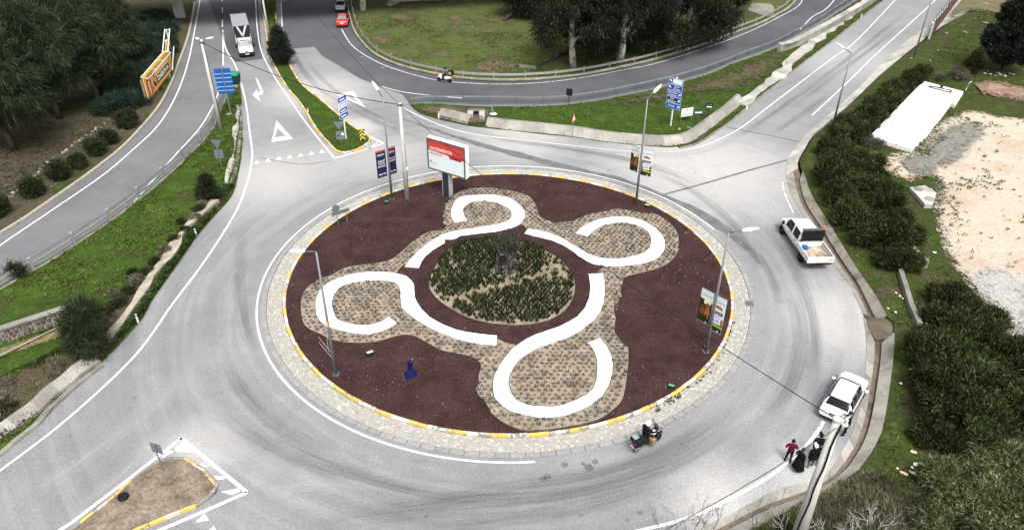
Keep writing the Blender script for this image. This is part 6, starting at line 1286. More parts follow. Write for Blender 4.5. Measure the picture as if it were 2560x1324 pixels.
flat('print', [(w*.46, z0+H*.56), (w*.97, z0+H*.56), (w*.97, z0+H*.84), (w*.46, z0+H*.84)], simple('print peach', (.74, .50, .26), .5, 0, .1, 1), yb_, -.006); flat('print', [(w*.05, z0+H*.08), (w*.2, z0+H*.02), (w*.22, z0+H*.75), (w*.06, z0+H*.8)], RED, yb_, -.006)
for x, q, c in ((.24,.2,RED),(.27,.78,PURP),(.36,.62,PURP),(.33,.3,NAVY),(.3,.36,TXTG),(.36,.24,BLACK),(.18,.86,GRNP)): flat('print', ell(w*x, z0+H*q, .22, .3), c, yb_, -.009)
for q in (.15, .3, .45, .6): flat('print', ell(w*.13, z0+H*q, .25, .18), TXTW, yb_, -.01)
e0 = G(427, 180, zb); e1_ = G(431, 122, zb); dd = e1_-e0; y2 = thing('billboard_wing', (e0.x, e0.y, .15), 'narrow end wing of the yellow billboard, seen nearly edge-on with open white frame', 'billboard', None, math.atan2(dd.y, dd.x)); w2 = dd.length
plate('panel', .1, w2*.55, z0, z0+H, YEL, y2, 0, .12); 
for x in (.06, w2*.5, w2): plate('frame_post', x, x+.14, 0, z0+H, WHITE, y2, .14, .14)
for q in (z0+H*.98, z0+.2): plate('frame_rail', 0, w2+.14, q, q+.12, WHITE, y2, -.3, .12)
plate('frame_rail', 0, w2+.14, z0+H*.98, z0+H*.98+.12, WHITE, y2, .3, .12); [MB().bar((x, -.24, z0+H), (x, .36, z0+H), .08).build('light_arm', WHITE, y2) for x in (.1, w2*.5, w2)]
# ---- guard rails ----
def wbeam(path, h, mat, parent, o0, off, name='rail', k_=1.0):
    prof = [(0,-.155),(.035,-.12),(.07,-.085),(.07,-.055),(.0,-.015),(.0,.015),(.07,.055),(.07,.085),(.035,.12),(0,.155)]; N = normals2d(path); V = []; F = []; n = len(prof)
    for p, q in zip(path, N):
        for x, z in prof: V.append(p+q*(off+x)+Vector((0, 0, h+z*k_))-o0)
    for i in range(len(path)-1):
        for k in range(n-1): F.append((i*n+k, (i+1)*n+k, (i+1)*n+k+1, i*n+k+1))
    return pyobj(name, V, F, mat, parent)
def guard(path, label, h, spacing, mat, off, sgn, post=(.14, .12), beams=1, z0=.1):
    o0 = path[0].copy(); t = thing('guard_rail', o0, label, 'guard rail'); L = sum((path[i+1]-path[i]).length for i in range(len(path)-1)); n = max(2, int(L/spacing)+1); P = resample(path, n); N = normals2d(P)
    seg = max(1, len(path)//10)
    for i in range(0, len(path)-1, seg): wbeam(path[i:i+seg+1], h, mat, t, o0, off)
    pm = None
    for p, q in zip(P, N):
        if pm is None: o = MB().box((0, 0, (h+.2)/2), (post[0], post[1], h+.2)).build('post', mat, t); pm = o.data
        else: o = link(bpy.data.objects.new('post', pm), t)
        w_ = p+q*(off-.1*sgn)-o0; o.location = (w_.x, w_.y, z0*.5); o.rotation_euler = (0, 0, math.atan2(q.y, q.x))
    return t
wg = [q for q in wl if q.y < G(575,215).y and q.x > -60]
guard(wg, 'zinc guard rail with stout posts along the inner edge of the west ramp', .82, 4.0, RAIL, .12, -1, (.22, .22))
wbeam(wg, .42, RAIL, None, wg[0], .14, 'rail', .6).name = 'lower_rail'; lo_ = bpy.data.objects['lower_rail']; lo_.parent = bpy.data.objects['guard_rail']
lg5 = [q for q in m5 if q.y < 138]; guard(lg5, 'long zinc guard rail round the outside of the loop ramp, in front of the meadow', .62, 4.0, RAIL, .55, -1)
gi = spline(GP([(1026,262),(1066,257),(1133,256),(1199,257),(1266,257),(1349,258),(1425,253),(1498,243),(1565,230),(1640,214),(1713,195),(1789,171),(1866,140),(1909,125),(1949,108),(1998,82),(2048,55),(2098,22),(2140,-5),(2200,-50)], 0), .8)
gt_ = thing('guard_rail', gi[0], 'thin weathered handrail on slim posts along the inside of the loop ramp', 'guard rail'); n = int(sum((gi[i+1]-gi[i]).length for i in range(len(gi)-1))/3.0)
wbeam(gi, .8, TEAL, gt_, gi[0], 0, 'rail', .75); pm = None
for p in resample(gi, n):
    if pm is None: o = MB().box((0, .06, .42), (.09, .09, .84)).build('post', simple('dark post', (.09, .10, .10), .6), gt_); pm = o.data
    else: o = link(bpy.data.objects.new('post', pm), gt_)
    o.location = p-gi[0]
# marker posts
for base, ty, lab in (((1097,297),280,'white marker post with red tip at the end of the sloped kerb wall'),((1866,276),259,'white marker post at the bend of the right-hand road'),((2152,46),33,'white marker post further up the right-hand road'),((491,589),572,'pale marker post on the road edge by the ivy strip, upper'),((346,806),785,'pale marker post on the road edge by the ivy strip, lower'),((771,283),271,'short white marker post on the kerb of the splitter island')):
    h = height_at(base, ty); t = thing('marker_post', G(*base, .08), lab, 'marker post', 'marker posts'); MB().box((0, 0, h/2), (.13, .07, h)).build('post', CREAM, t); MB().box((0, 0, h-.1), (.136, .076, .12)).build('reflector', RED if base[0] == 1097 else GREY, t)
# ---- things on the island ----
for i, (x, y, rz, big) in enumerate(((967,507,.2,.8),(1618,516,-.5,1.0),(925,884,.55,1.0),(1678,967,-.35,.85))):
    t = thing('floodlight', G(x, y+2, IZ+.02), 'green-lit floodlight box in the lava gravel, '+('by the lamp with navy banners', 'by the far lamp with dog banners', 'lower left, beside the empty lamp', 'lower right, inside the kerb')[i], 'floodlight', 'green floodlights in the lava gravel', rz)
    M_ = Matrix.Rotation(-.25, 3, 'X'); MB().box((0, 0, .16), (.5*big, .36*big, .2), M=M_).build('housing', BLACK, t, bevel=.02); MB().box((0, -.026, .268), (.42*big, .29*big, .02), M=M_).build('glass', simple('green lens' if i in (0, 3) else 'pale green lens', (.05, .42, .22) if i in (0, 3) else (.42, .68, .50), .15), t); MB().box((0, 0, .04), (.3, .2, .08)).build('foot', GREYD, t)
t = thing('blue_ornament', G(1027, 937, IZ), 'small deep blue tower-shaped ornament standing alone in the lava gravel', 'ornament', None, .3); DB = simple('ornament blue', (.006, .010, .075), .4); t.scale = (.88, .88, .92)
MB().lathe([(.42,0),(.40,.1),(.33,.2),(.27,.32),(.17,.46),(.13,.6),(.13,.8),(.17,.9),(.18,1.05),(.15,1.25),(.07,1.35)], (0, 0, .03), 14, sy=.8).build('body', DB, t)
for sx, sy in ((1,.6),(-1,.6),(1,-.7),(-1,-.7)): MB().box((sx*.4, sy*.4, .08), (.2, .2, .16), taper=.6).build('foot', DB, t); MB().bar((sx*.45, sy*.45, .02), (sx*.66, sy*.56, .02), .03).build('anchor', GREY, t)
t = thing('tyre', G(309, 1243, .2), 'old black tyre lying on the dry splitter island beside the kerb', 'tyre'); t.scale = (.82, .82, .9); MB().lathe([(.17,.02),(.3,0),(.36,.06),(.37,.12),(.33,.19),(.22,.2),(.17,.17)], (0, 0, 0), 20).build('tread', simple('old rubber', (.012, .012, .012), .8), t)
# ---- green bin and stone at the head of the bank ----
t = thing('waste_container', G(588, 208, .12), 'green wheeled waste container behind the blue sign', 'waste container', None, -.15); GB = simple('bin green', (.006, .055, .035), .5); MB().box((0, 0, .62), (1.1, .9, 1.0), taper=1.15).build('body', GB, t); MB().add([(-.66,-.55,1.13),(.66,-.55,1.13),(.66,.55,1.2),(-.66,.55,1.2),(-.5,-.3,1.38),(.5,-.3,1.38),(.5,.4,1.42),(-.5,.4,1.42)], [(3,2,1,0),(4,5,6,7),(0,1,5,4),(1,2,6,5),(2,3,7,6),(3,0,4,7)]).build('lid', simple('bin lid green', (.03, .20, .13), .45), t)
for sx in (-.45, .45):
    for sy in (-.32, .32): MB().lathe([(.09,-.03),(.09,.03)], (sx, sy, .09), 10, M=Matrix.Rotation(math.pi/2, 3, 'Y')).build('wheel', BLACK, t)
def rock(px, py, s, label, z=.15, mat=None):
    o = link(bpy.data.objects.new('rock', rms[(px+py) % 4])); o.location = G(px, py, z); o.scale = s; o.rotation_euler = (0, 0, px); tag(o, label, 'rock'); return o
rock(588, 216, (.9,.6,.5), 'pale stone block under the green waste container'); rock(572, 286, (.9,.5,.35), 'grey stone beside the post of the blue sign'); rock(1698, 323, (.6,.4,.25), 'flat pale stone on the lawn below the direction sign'); rock(1724, 320, (.8,.5,.3), 'pale stone on the lawn below the white notice board')
for i, (x, y, s) in enumerate([(2462,184,.5),(2476,186,.6),(2488,190,.5),(2500,187,.7),(2512,190,.6),(2524,184,.5),(2470,178,.4),(2494,183,.5),(2534,186,.5)]): tag(rock(x, y, (s,s*.8,s*.6), 'pale stone in the row under the big black conifer, '+ORD[[0,2,3,5,6,7,1,4,8][i]]+' from left', .3), None, None, 'stones under the big conifer')
for x, y, s, lab in ((2466,10,1.1,'large grey rock on the bare bank near the top edge'),(2462,58,1.3,'angular pale rock at the left edge of the big conifer'),(2366,83,.8,'flat stone half sunk in the bright grass'),(2412,81,.9,'long flat stone in the bright grass'),(2345,126,.5,'pale stone in the grass below the tilted lamp post'),(2326,152,.5,'white block lying in the grass above the hedge'),(2278,146,.5,'white stone at the foot of the tilted lamp post'),(2283,218,.8,'grey rock between hedge and white slab')): rock(x, y, (s,s*.6,s*.4), lab, .3)
# plastic marker on a white footing in the lawn
t = thing('valve_marker', G(1232, 286, .15), 'blue pipe stub standing on a white footing in the triangle lawn', 'marker'); MB().lathe([(.5,0),(.45,.1),(.2,.16)], (0, 0, 0), 9, sy=.6).build('footing', WHITE, t); MB().tube([(0,0,.1),(-.12,0,.95)], .07, 8).build('pipe', simple('faded blue', (.16, .30, .42), .5), t)
# ---- white slab in the lot with steel frame ----
sl_px = [(2309,203),(2409,229),(2388,262),(2379,256),(2374,264),(2330,322),(2282,372),(2174,341)]; P = GP(sl_px, .64); c0 = G(2290, 285, 0); sb_ = thing('concrete_slab', c0, 'big blank white slab lying in the grass beside the sand lot', 'slab'); n = len(P)
SW = two('whitewashed slab', [(.25, (.72, .68, .62)), (.5, (.80, .79, .77)), (.8, (.82, .82, .81))], .35, None, .8, True, 0); V = [p-c0 for p in P]+[p-c0-Vector((0, 0, .6)) for p in P]; F = [tuple(range(n))[::-1]]+[(i, i+n, (i+1) % n+n, (i+1) % n)[::-1] for i in range(n)]; pyobj('slab', V, F, SW, sb_)
def kz(x, y): return (2180+x*260/1639, 180+y*260/1639)
fr_ = thing('steel_frame', G(*kz(1075, 280), .66), 'dark rusty rectangular frame lying on the far end of the white slab', 'frame'); o0 = fr_.location; A_, B_, C_, D_ = [G(*kz(*q), .66)-o0 for q in ((900,245),(930,228),(1250,300),(1225,330))]
for a, b, r_w in ((A_, B_, .22), (B_, C_, .07), (C_, D_, .2), (D_, A_, .07)): MB().bar(a+Vector((0,0,.06)), b+Vector((0,0,.06)), r_w, .1).build('bar', RUST, fr_)
lp_ = G(*kz(1092, 248), .66)-o0; MB().box(lp_+Vector((0,0,.15)), (.3, .12, .25)).build('lug', BLACK, fr_)
t = thing('white_post', G(2414, 226, .35), 'short white pipe post with crooked arm at the far corner of the white slab', 'post'); MB().tube([(0,0,0),(.25,.1,1.0),(.45,.1,1.05)], .06, 8).build('pipe', CREAM, t)
# manhole slab
ms_px = K(1920,440,[(1065,85),(1180,68),(1268,125),(1240,215),(1182,213),(1120,140)]); P = GP(ms_px, .62); c0 = G(2300, 485, 0); t = thing('manhole_slab', c0, 'pale concrete slab with two round manhole covers at the edge of the sand lot', 'slab'); n = len(P); V = [p-c0 for p in P]+[p-c0-Vector((0, 0, .4)) for p in P]; pyobj('slab', V, [tuple(range(n))[::-1]]+[(i, i+n, (i+1) % n+n, (i+1) % n)[::-1] for i in range(n)], M_CONCW, t)
for q in ((1130,97),(1218,172)): MB().lathe([(.42,0),(.42,.05)], G(*K(1920,440,[q])[0], .62)-c0, 20).build('cover', M_CONC, t); 
# ditch walls
def low_wall(pix, h, label, mat, w=.3, z0=.1):
    p = spline(GP(pix, z0), .6); N = normals2d(p); o0 = p[0]; t = thing('ditch_wall', o0, label, 'wall'); n = max(2, int(sum((p[i+1]-p[i]).length for i in range(len(p)-1))/2)); R_ = resample(p, n+1); N = normals2d(R_)
    for i in range(n):
        a, b = R_[i].lerp(R_[i+1], .01), R_[i].lerp(R_[i+1], .99); V = [a-N[i]*w*.5-o0, b-N[i+1]*w*.5-o0, b+N[i+1]*w*.5-o0, a+N[i]*w*.5-o0]; V = V+[v+Vector((0, 0, h)) for v in V]; pyobj('wall_block', V, [(3,2,1,0),(4,5,6,7),(0,1,5,4),(1,2,6,5),(2,3,7,6),(3,0,4,7)], mat, t)
low_wall(K(1920,440,[(985,740),(1020,850),(1050,950),(1085,1070),(1130,1150)]), .55, 'pale concrete ditch wall running down the verge to the gap in the drain', M_CONC, .35); low_wall(K(1920,440,[(1070,590),(1120,640),(1180,700)]), .8, 'short concrete ditch wall under the overhanging dark shrub', M_CONC2, .35); low_wall(K(1920,440,[(1425,1070),(1480,1130),(1525,1175)]), .8, 'short concrete ditch wall showing through the big thicket', M_CONC2, .3)
# rusty sheet fence top right
P0, P1 = G(2322, 98, .1), G(2425, -40, .1); dd = P1-P0; t = thing('sheet_fence', P0, 'rusty brown sheet fence with leaning poles beside the road, top right', 'fence', None, math.atan2(dd.y, dd.x)); L = dd.length; n = int(L/2.2)
for i in range(n):
    b = MB(); x0 = i*L/n+.03
    for k in range(8): b.box((x0+(k+.5)*L/n/8.4, (.03 if k % 2 else -.03), .95+.1*math.sin(i*2.3)), (L/n/8.2, .03, 1.9+.1*math.sin(i*1.3)))
    b.build('sheet', RUST, t); MB().bar((x0, .12, 0), (x0+.1*math.sin(i), .3, 2.3), .07).build('pole', GREYD, t)
    MB().bar((x0+.8, -.12, .2), (x0+1.6, -.06, 1.9), .05).build('brace', simple('weathered wood', (.16, .12, .09), .9), t)
MB().box((-.1, 0, 1.2), (.3, .25, 2.4)).build('end_post', CONP, t)
rp0, rp1 = G(2325, 72, .15), G(2420, -30, .15); dd = rp1-rp0; t = thing('pavement_rail', rp0, 'low white rail between pavement and rusty fence, top right', 'rail', None, math.atan2(dd.y, dd.x)); MB().bar((0,0,.75), (dd.length,0,.75), .14, .06).build('rail', WHITE, t)
for i in range(7): MB().bar((dd.length*i/6, .05, 0), (dd.length*i/6, .05, .8), .1).build('post', CREAM, t)
# ---- overpass at the top ----
zd = 7.4; A_ = G(-60, -20, zd); B_ = G(440, -46, zd); d = (B_-A_); d.z = 0; d.normalize(); ang = math.atan2(d.y, d.x); ov = thing('overpass', B_-d*70, 'grey concrete overpass crossing above the top edge, its piers at the roadside', 'bridge', None, ang); L = 150
MB().box((L/2, 6.5, .6), (L, 13, 1.2)).build('deck', M_CONC2, ov); MB().box((L/2, .1, 1.6), (L, .25, .8)).build('parapet', M_CONCW, ov); MB().box((L/2, 12.9, 1.6), (L, .25, .8)).build('parapet', M_CONCW, ov); MB().box((L/2, -.2, 1.05), (L, .3, .3)).build('cornice', M_CONC, ov)
inv = (Matrix.Translation(ov.location) @ Matrix.Rotation(ang, 4, 'Z')).inverted()
for px, py, wx in ((452,50,1.5),(704,6,1.5),(650,-12,1.4)):
    q = inv @ G(px, py, 0); MB().box((q.x, q.y+.4, (zd+.1)/2-zd+.0), (wx, 1.0, zd+.1)).build('pier', M_CONCW, ov)
ov.location.z = zd
# litter
for i, (x, y, c) in enumerate([(2243,1170,0),(2254,1180,1),(2263,1184,1),(2275,1178,1),(2281,1168,0),(2288,1160,0),(2292,1158,1),(2302,1158,1),(2284,1183,0),(2294,1190,1),(2288,1130,1),(2281,1128,1),(2326,1164,1),(2252,958,0),(2336,631,0),(2220,771,0),(2240,732,1),(2250,740,1),(2257,746,0),(2238,780,0),(2327,474,0)]):
    b = MB(); r = .09+.03*(i % 3); b.add([(r*math.cos(k*1.257)*(1+.3*math.sin(k*3+i)), r*math.sin(k*1.257), .02+.02*(k % 2)) for k in range(5)]+[(0, 0, .08)], [(k, (k+1) % 5, 5) for k in range(5)]); o = b.build('litter', simple('cream scrap', (.62, .47, .30), .8) if c else WHITE); o.location = G(x, y, .22); tag(o, 'small scrap of pale litter dropped in the grass along the right-hand verge', 'litter', 'litter on the right-hand verge')
# ---------------- vehicles ----------------
def car_paint(name, c, rough=.28):
    k = NT(name); f = k.noise(k.coord(False), 2.5, 4, .6); k.b.inputs['Coat Weight'].default_value = .5; k.b.inputs['Coat Roughness'].default_value = .12
    return k.done(k.mix(f, tuple(x*.93 for x in c), tuple(min(.85, x*1.05) for x in c)), rough, 0, .4)
P_WHT = car_paint('white car paint', (.74, .745, .75)); P_RED = car_paint('red car paint', (.56, .025, .015)); P_GRY = car_paint('black grey car paint', (.025, .027, .03)); P_SIL = car_paint('silver boot lid', (.40, .41, .42))
GLS = simple('dark car glass', (.012, .014, .016), .08, 0, .1, spec=.12); GLSL = simple('grey reflecting glass', (.16, .20, .215), .12, 0, .25, 3, .3); TYRE = simple('tyre rubber', (.014, .014, .015), .85); RIM = simple('alloy rim', (.32, .33, .34), .35, .6); PLAST = simple('black plastic', (.018, .018, .019), .6); TAIL = simple('tail light red', (.30, .012, .015), .2); HEADL = simple('headlight', (.55, .58, .60), .1); PLT = simple('number plate', (.66, .66, .67), .5, 0, .03); CHR = simple('bright trim', (.5, .5, .5), .25, .8)
class Loft:
    """car shell from cross-sections; S() samples it for glass and trim laid on the skin"""
    def __init__(s, st):
        s.R = []
        for (x, zb, zm, zt, wb, wm, wt) in st:
            dz = zm-zb; half = [(wb*.86, zb), (wb, zb+dz*.12), (wm, zb+dz*.5), (wm*.995, zb+dz*.8), (wm*.955, zm), (wt+(wm*.955-wt)*.12, zt-(zt-zm)*.16), (wt*.9, zt-(zt-zm)*.02), (wt*.5, zt+.025), (0, zt+.035)]
            s.R.append([Vector((x, w, z)) for w, z in half]+[Vector((x, -w, z)) for w, z in half[-2::-1]])
        s.n = len(s.R[0])
    def S(s, i, u):
        a, b = int(min(i, len(s.R)-1.0001)), int(min(u, s.n-1.0001)); fi, fu = i-a, u-b; P = s.R
        return (P[a][b]*(1-fi)+P[a+1][b]*fi)*(1-fu)+(P[a][b+1]*(1-fi)+P[a+1][b+1]*fi)*fu
    def body(s, mat, parent):
        V = [p for r in s.R for p in r]; n = s.n; F = []
        for i in range(len(s.R)-1):
            for k in range(n-1): a = i*n+k; F.append((a, a+1, a+n+1, a+n))
            F.append((i*n, i*n+n, i*n+2*n-1, i*n+n-1))
        F.append(tuple(range(n))[::-1]); F.append(tuple(range((len(s.R)-1)*n, len(s.R)*n))); o = pyobj('body', V, F, mat, parent, True)
        o.data.polygons.foreach_set('use_smooth', [len(p.vertices) == 4 for p in o.data.polygons]); return o
    def panel(s, name, i0, i1, u0, u1, mat, parent, off=.012, ni=4, nu=5, i0b=None, i1b=None):
        """grid laid on the skin; i0b/i1b give the ends at u1 for raked edges"""
        V = []; F = []; c = sum((p for r in s.R for p in r), Vector())/(len(s.R)*s.n)
        for a in range(ni+1):
            for b in range(nu+1):
                tu = b/nu; lo = i0+((i0b if i0b is not None else i0)-i0)*tu; hi = i1+((i1b if i1b is not None else i1)-i1)*tu; i = lo+(hi-lo)*a/ni; u = u0+(u1-u0)*tu
                p = s.S(i, u); e = 1e-2; du = s.S(i, min(u+e, s.n-1))-s.S(i, max(u-e, 0)); di = s.S(min(i+e, len(s.R)-1), u)-s.S(max(i-e, 0), u); nrm = di.cross(du); nrm = nrm.normalized() if nrm.length > 1e-9 else Vector((0, 0, 1))
                if nrm.dot(p-Vector((p.x, 0, .8))) < 0: nrm = -nrm
                V.append(p+nrm*off)
        for a in range(ni):
            for b in range(nu): q = a*(nu+1)+b; F.append((q, q+1, q+nu+2, q+nu+1))
        return pyobj(name, V, F, mat, parent, True)
def wheel(parent, x, y, r=.33, w=.22, name='wheel'):
    s = 1 if y > 0 else -1; M = Matrix.Rotation(-s*math.pi/2, 3, 'X'); o = MB().lathe([(r*.62, -w/2), (r*.95, -w/2), (r, -w*.35), (r, w*.35), (r*.95, w/2), (r*.62, w/2)], (x, y, r), 20, M=M).build(name, TYRE, parent, False)
    rim = MB().lathe([(r*.6, w*.28), (r*.6, w*.42), (r*.2, w*.46), (r*.12, w*.5)], (x, y, r), 16, M=M); rim.build('rim', RIM, o); return o
def arch(parent, x, y, r=.40):
    s = 1 if y > 0 else -1; MB().lathe([(r, 0), (r, .012)], (x, y, .36), 18, M=Matrix.Rotation(-s*math.pi/2, 3, 'X')).build('wheel_arch', PLAST, parent)
def car(name, loc, rz, label, st, paint, spec, cat='car'):
    t = thing(name, loc, label, cat, None, rz); L = Loft(st); L.body(paint, t); spec(t, L); return t
def fwd(a, b): d = b-a; return math.atan2(d.y, d.x)
# -- white SUV with its tail to us --
R_ = 1.66; fl, fr_2, rl_, rr = G(2098,940,R_), G(2157,960,R_), G(2075,992,R_), G(2122,1008,R_); ctr = (fl+fr_2+rl_+rr)/4; hd = fwd((rl_+rr)/2, (fl+fr_2)/2)
suv_st = [(-2.26,.42,.80,.86,.78,.82,.78),(-2.18,.30,.92,1.0,.84,.89,.80),(-2.08,.28,1.0,1.09,.86,.905,.74),(-1.52,.26,1.0,1.60,.87,.91,.62),(-1.25,.25,1.0,1.655,.87,.91,.625),(-.5,.25,.98,1.68,.88,.91,.64),(.25,.25,.97,1.63,.88,.91,.62),(.55,.25,.97,1.53,.88,.91,.60),(1.12,.25,.96,1.10,.88,.90,.70),(1.6,.26,.92,1.02,.87,.89,.68),(2.05,.30,.82,.92,.83,.86,.62),(2.24,.38,.70,.76,.74,.76,.56)]
def suv(t, L):
    L.panel('rear_window', 2.15, 2.95, 5.6, 10.4, GLS, t, .012, 3, 8); L.panel('windscreen', 6.9, 7.95, 5.4, 10.6, GLS, t, .012, 4, 8)
    for a, b in ((4.12, 5.55), (10.45, 11.88)): 
        L.panel('side_window', 2.85, 4.0, a, b, GLS, t, .012, 4, 3); L.panel('side_window', 4.06, 5.0, a, b, GLS, t, .012, 4, 3); L.panel('side_window', 5.06, 6.9, a, b, GLS, t, .012, 5, 3)
    L.panel('sunroof', 6.05, 6.6, 5.9, 10.1, GLS, t, .010, 2, 6)
    for s in (1, -1):
        L.panel('tail_light', 1.1, 2.5, 3.6 if s > 0 else 11.4, 4.35 if s > 0 else 12.4, TAIL, t, .014, 3, 2); L.panel('headlight', 9.8, 10.6, 3.4 if s > 0 else 11.6, 4.6 if s > 0 else 12.6, HEADL, t, .012, 2, 2)
        MB().tube([(-1.35, s*.60, 1.69), (-1.2, s*.6, 1.735), (.0, s*.61, 1.745), (.15, s*.61, 1.70)], .02, 6).build('roof_rail', PLAST if s < 3 else CHR, t); m = MB().box((.72, s*1.02, 1.06), (.16, .22, .15)).build('mirror', P_WHT, t, bevel=.03); MB().box((.70, s*.92, 1.02), (.08, .12, .05)).build('arm', PLAST, m)
        for x in (-1.32, 1.36): arch(t, x, s*.895); wheel(t, x, s*.82, .34)
        MB().box((.1, s*.895, .33), (2.0, .05, .12)).build('sill_trim', PLAST, t); MB().box((-.95, s*.906, .86), (.18, .03, .04)).box((.1, s*.906, .86), (.18, .03, .04)).build('door_handle', CHR, t)
    MB().box((-2.17, 0, .34), (.16, 1.5, .2)).build('rear_bumper_trim', PLAST, t, bevel=.03); MB().box((-2.262, 0, .74), (.02, .52, .12)).build('licence_plate', GREYD, t); MB().box((-1.58, 0, 1.615), (.16, 1.1, .03)).build('spoiler', P_WHT, t, bevel=.01); MB().bar((-1.98, -.1, 1.23), (-1.85, .4, 1.36), .02).build('wiper', PLAST, t); MB().tube([(-1.4, 0, 1.68), (-1.55, 0, 1.82)], .012, 5).build('antenna', PLAST, t)
off = Matrix.Rotation(hd, 3, 'Z') @ Vector((-.72, 0, 0)); car('suv', (ctr.x-off.x, ctr.y-off.y, .0), hd, 'white estate car parked on the road edge, just above the group of people', suv_st, P_WHT, suv)
# -- red saloon --
a, b = G(840, 71.5), G(871, 69.5); mid_ = (a+b)/2; hr = math.radians(97); 
sal_st = [(-2.2,.40,.72,.78,.76,.80,.72),(-2.12,.28,.86,.94,.82,.87,.74),(-1.95,.25,.92,1.02,.84,.885,.72),(-1.55,.24,.94,1.06,.85,.89,.68),(-.85,.23,.94,1.38,.86,.89,.57),(-.5,.23,.93,1.43,.86,.89,.58),(.2,.23,.92,1.42,.86,.89,.58),(.5,.23,.92,1.34,.86,.89,.56),(1.05,.24,.90,1.0,.86,.88,.68),(1.6,.25,.84,.90,.85,.87,.64),(2.05,.28,.72,.78,.80,.83,.58),(2.2,.36,.62,.66,.70,.72,.5)]
def saloon(lid, plate_m):
    def f(t, L):
        L.panel('rear_window', 3.1, 3.95, 5.5, 10.5, GLSL if lid is None else GLS, t, .012, 3, 8); L.panel('windscreen', 7.0, 7.9, 5.4, 10.6, GLS, t, .012, 3, 8)
        for a, b in ((4.12, 5.5), (10.5, 11.88)): L.panel('side_window', 3.8, 5.2, a, b, GLS, t, .012, 4, 3); L.panel('side_window', 5.28, 7.3, a, b, GLS, t, .012, 4, 3)
        if lid is not None: L.panel('boot_lid', .55, 2.2, 5.0, 11.0, lid, t, .012, 3, 6); MB().box((-2.2, 0, .66), (.06, 1.4, .28)).build('bumper_panel', lid, t, bevel=.02)
        else: MB().box((-2.02, 0, 1.03), (.16, 1.25, .03)).build('lip_spoiler', P_RED, t, bevel=.01)
        for s in (1, -1):
            L.panel('tail_light', .3, 1.5, 3.1 if s > 0 else 11.7, 4.6 if s > 0 else 12.9, TAIL, t, .014, 3, 2); MB().box((.68, s*.97, .99), (.14, .2, .13)).build('mirror', PLAST, t, bevel=.02)
            for x in (-1.3, 1.35): arch(t, x, s*.872, .37); wheel(t, x, s*.80, .31)
        MB().box((-2.215, 0, .70), (.02, .52, .13)).build('licence_plate', PLT, t); MB().box((-2.14, 0, .32), (.14, 1.5, .2)).build('rear_bumper_trim', PLAST, t, bevel=.02)
    return f
dv = Vector((math.cos(hr), math.sin(hr), 0)); p = mid_+dv*2.2; car('saloon_car', p, hr, 'red saloon car seen from behind on the loop lane at the top', sal_st, P_RED, saloon(None, PLT))
a, b = G(837, 33), G(866, 32); p = (a+b)/2+dv*2.2; car('saloon_car', p, hr, 'black saloon car with silver boot in front of the red car', sal_st, P_GRY, saloon(P_SIL, PLT))
# -- box truck facing us --
a, b = G(600, 147), G(638, 142.5); mid_ = (a+b)/2; zt_ = 3.25; f_ = (G(579,66.5,zt_)+G(626,62,zt_))/2; r2 = (G(570,33,zt_)+G(616.5,29,zt_))/2; ht = fwd(r2, f_); BL = (f_-r2).length; 
trk = thing('box_truck', (mid_.x, mid_.y, 0), 'white cab box truck with dark front wall and V mark, driving down from the underpass', 'truck', None, fwd(r2, mid_)); TL_ = ((f_-Vector((mid_.x, mid_.y, zt_)))).length
cab_st = [(-2.25,.55,1.2,1.95,.88,.94,.80),(-1.7,.55,1.2,2.08,.9,.95,.82),(-1.25,.5,1.2,2.05,.9,.95,.80),(-1.05,.5,1.2,1.92,.9,.95,.78),(-.68,.48,1.14,1.32,.9,.94,.78),(-.3,.46,1.02,1.12,.89,.92,.74),(-.08,.45,.85,.92,.86,.88,.68),(0,.46,.62,.66,.80,.82,.6)]
L = Loft(cab_st); L.body(P_WHT, trk).name = 'cab'; L.panel('windscreen', 3.0, 4.0, 5.3, 10.7, GLSL, trk, .012, 3, 8); L.panel('roof_visor', 2.15, 2.85, 5.6, 10.4, PLAST, trk, .012, 2, 6)
for s, (a, b) in ((1, (4.1, 5.5)), (-1, (10.5, 11.9))): L.panel('side_window', .8, 3.2, a, b, GLS, trk, .012, 4, 3); L.panel('headlight', 5.2, 6.6, 2.6 if s > 0 else 12.3, 3.7 if s > 0 else 13.4, HEADL, trk, .012, 2, 2); MB().box((-.85, s*1.13, 1.38), (.14, .24, .36)).build('mirror', PLAST, trk, bevel=.03)
MB().box((-.03, 0, .52), (.2, 1.78, .42)).build('bumper', PLAST, trk, bevel=.04); MB().box((.08, .05, .52), (.02, .5, .12)).build('licence_plate', PLT, trk); MB().box((.0, 0, .84), (.05, .3, .1)).build('badge', PLAST, trk)
bx1 = -TL_; bx0 = bx1-max(4.2, min(BL, 6.0)); bxm = (bx0+bx1)/2; bl_ = bx1-bx0; BW = 2.12; WV = simple('truck side white', (.5, .5, .5), .6); TARP = two('grey box roof', [(.3, (.20, .212, .23)), (.7, (.26, .272, .288))], .8, None, .6, False, 0); NVY = simple('dark box front', (.022, .024, .034), .55)
zb1 = .95; MB().box((bxm, 0, (zb1+zt_)/2), (bl_, BW, zt_-zb1)).build('box', WV, trk); MB().box((bxm, 0, zt_+.012), (bl_-.05, BW-.04, .02)).build('box_roof', TARP, trk); MB().box((bx1+.012, 0, zt_-.82), (.02, BW-.02, 1.6)).build('front_wall', NVY, trk); MB().box((bx1+.04, 0, zt_-1.68), (.1, BW, .1)).build('front_rail', CREAM, trk)
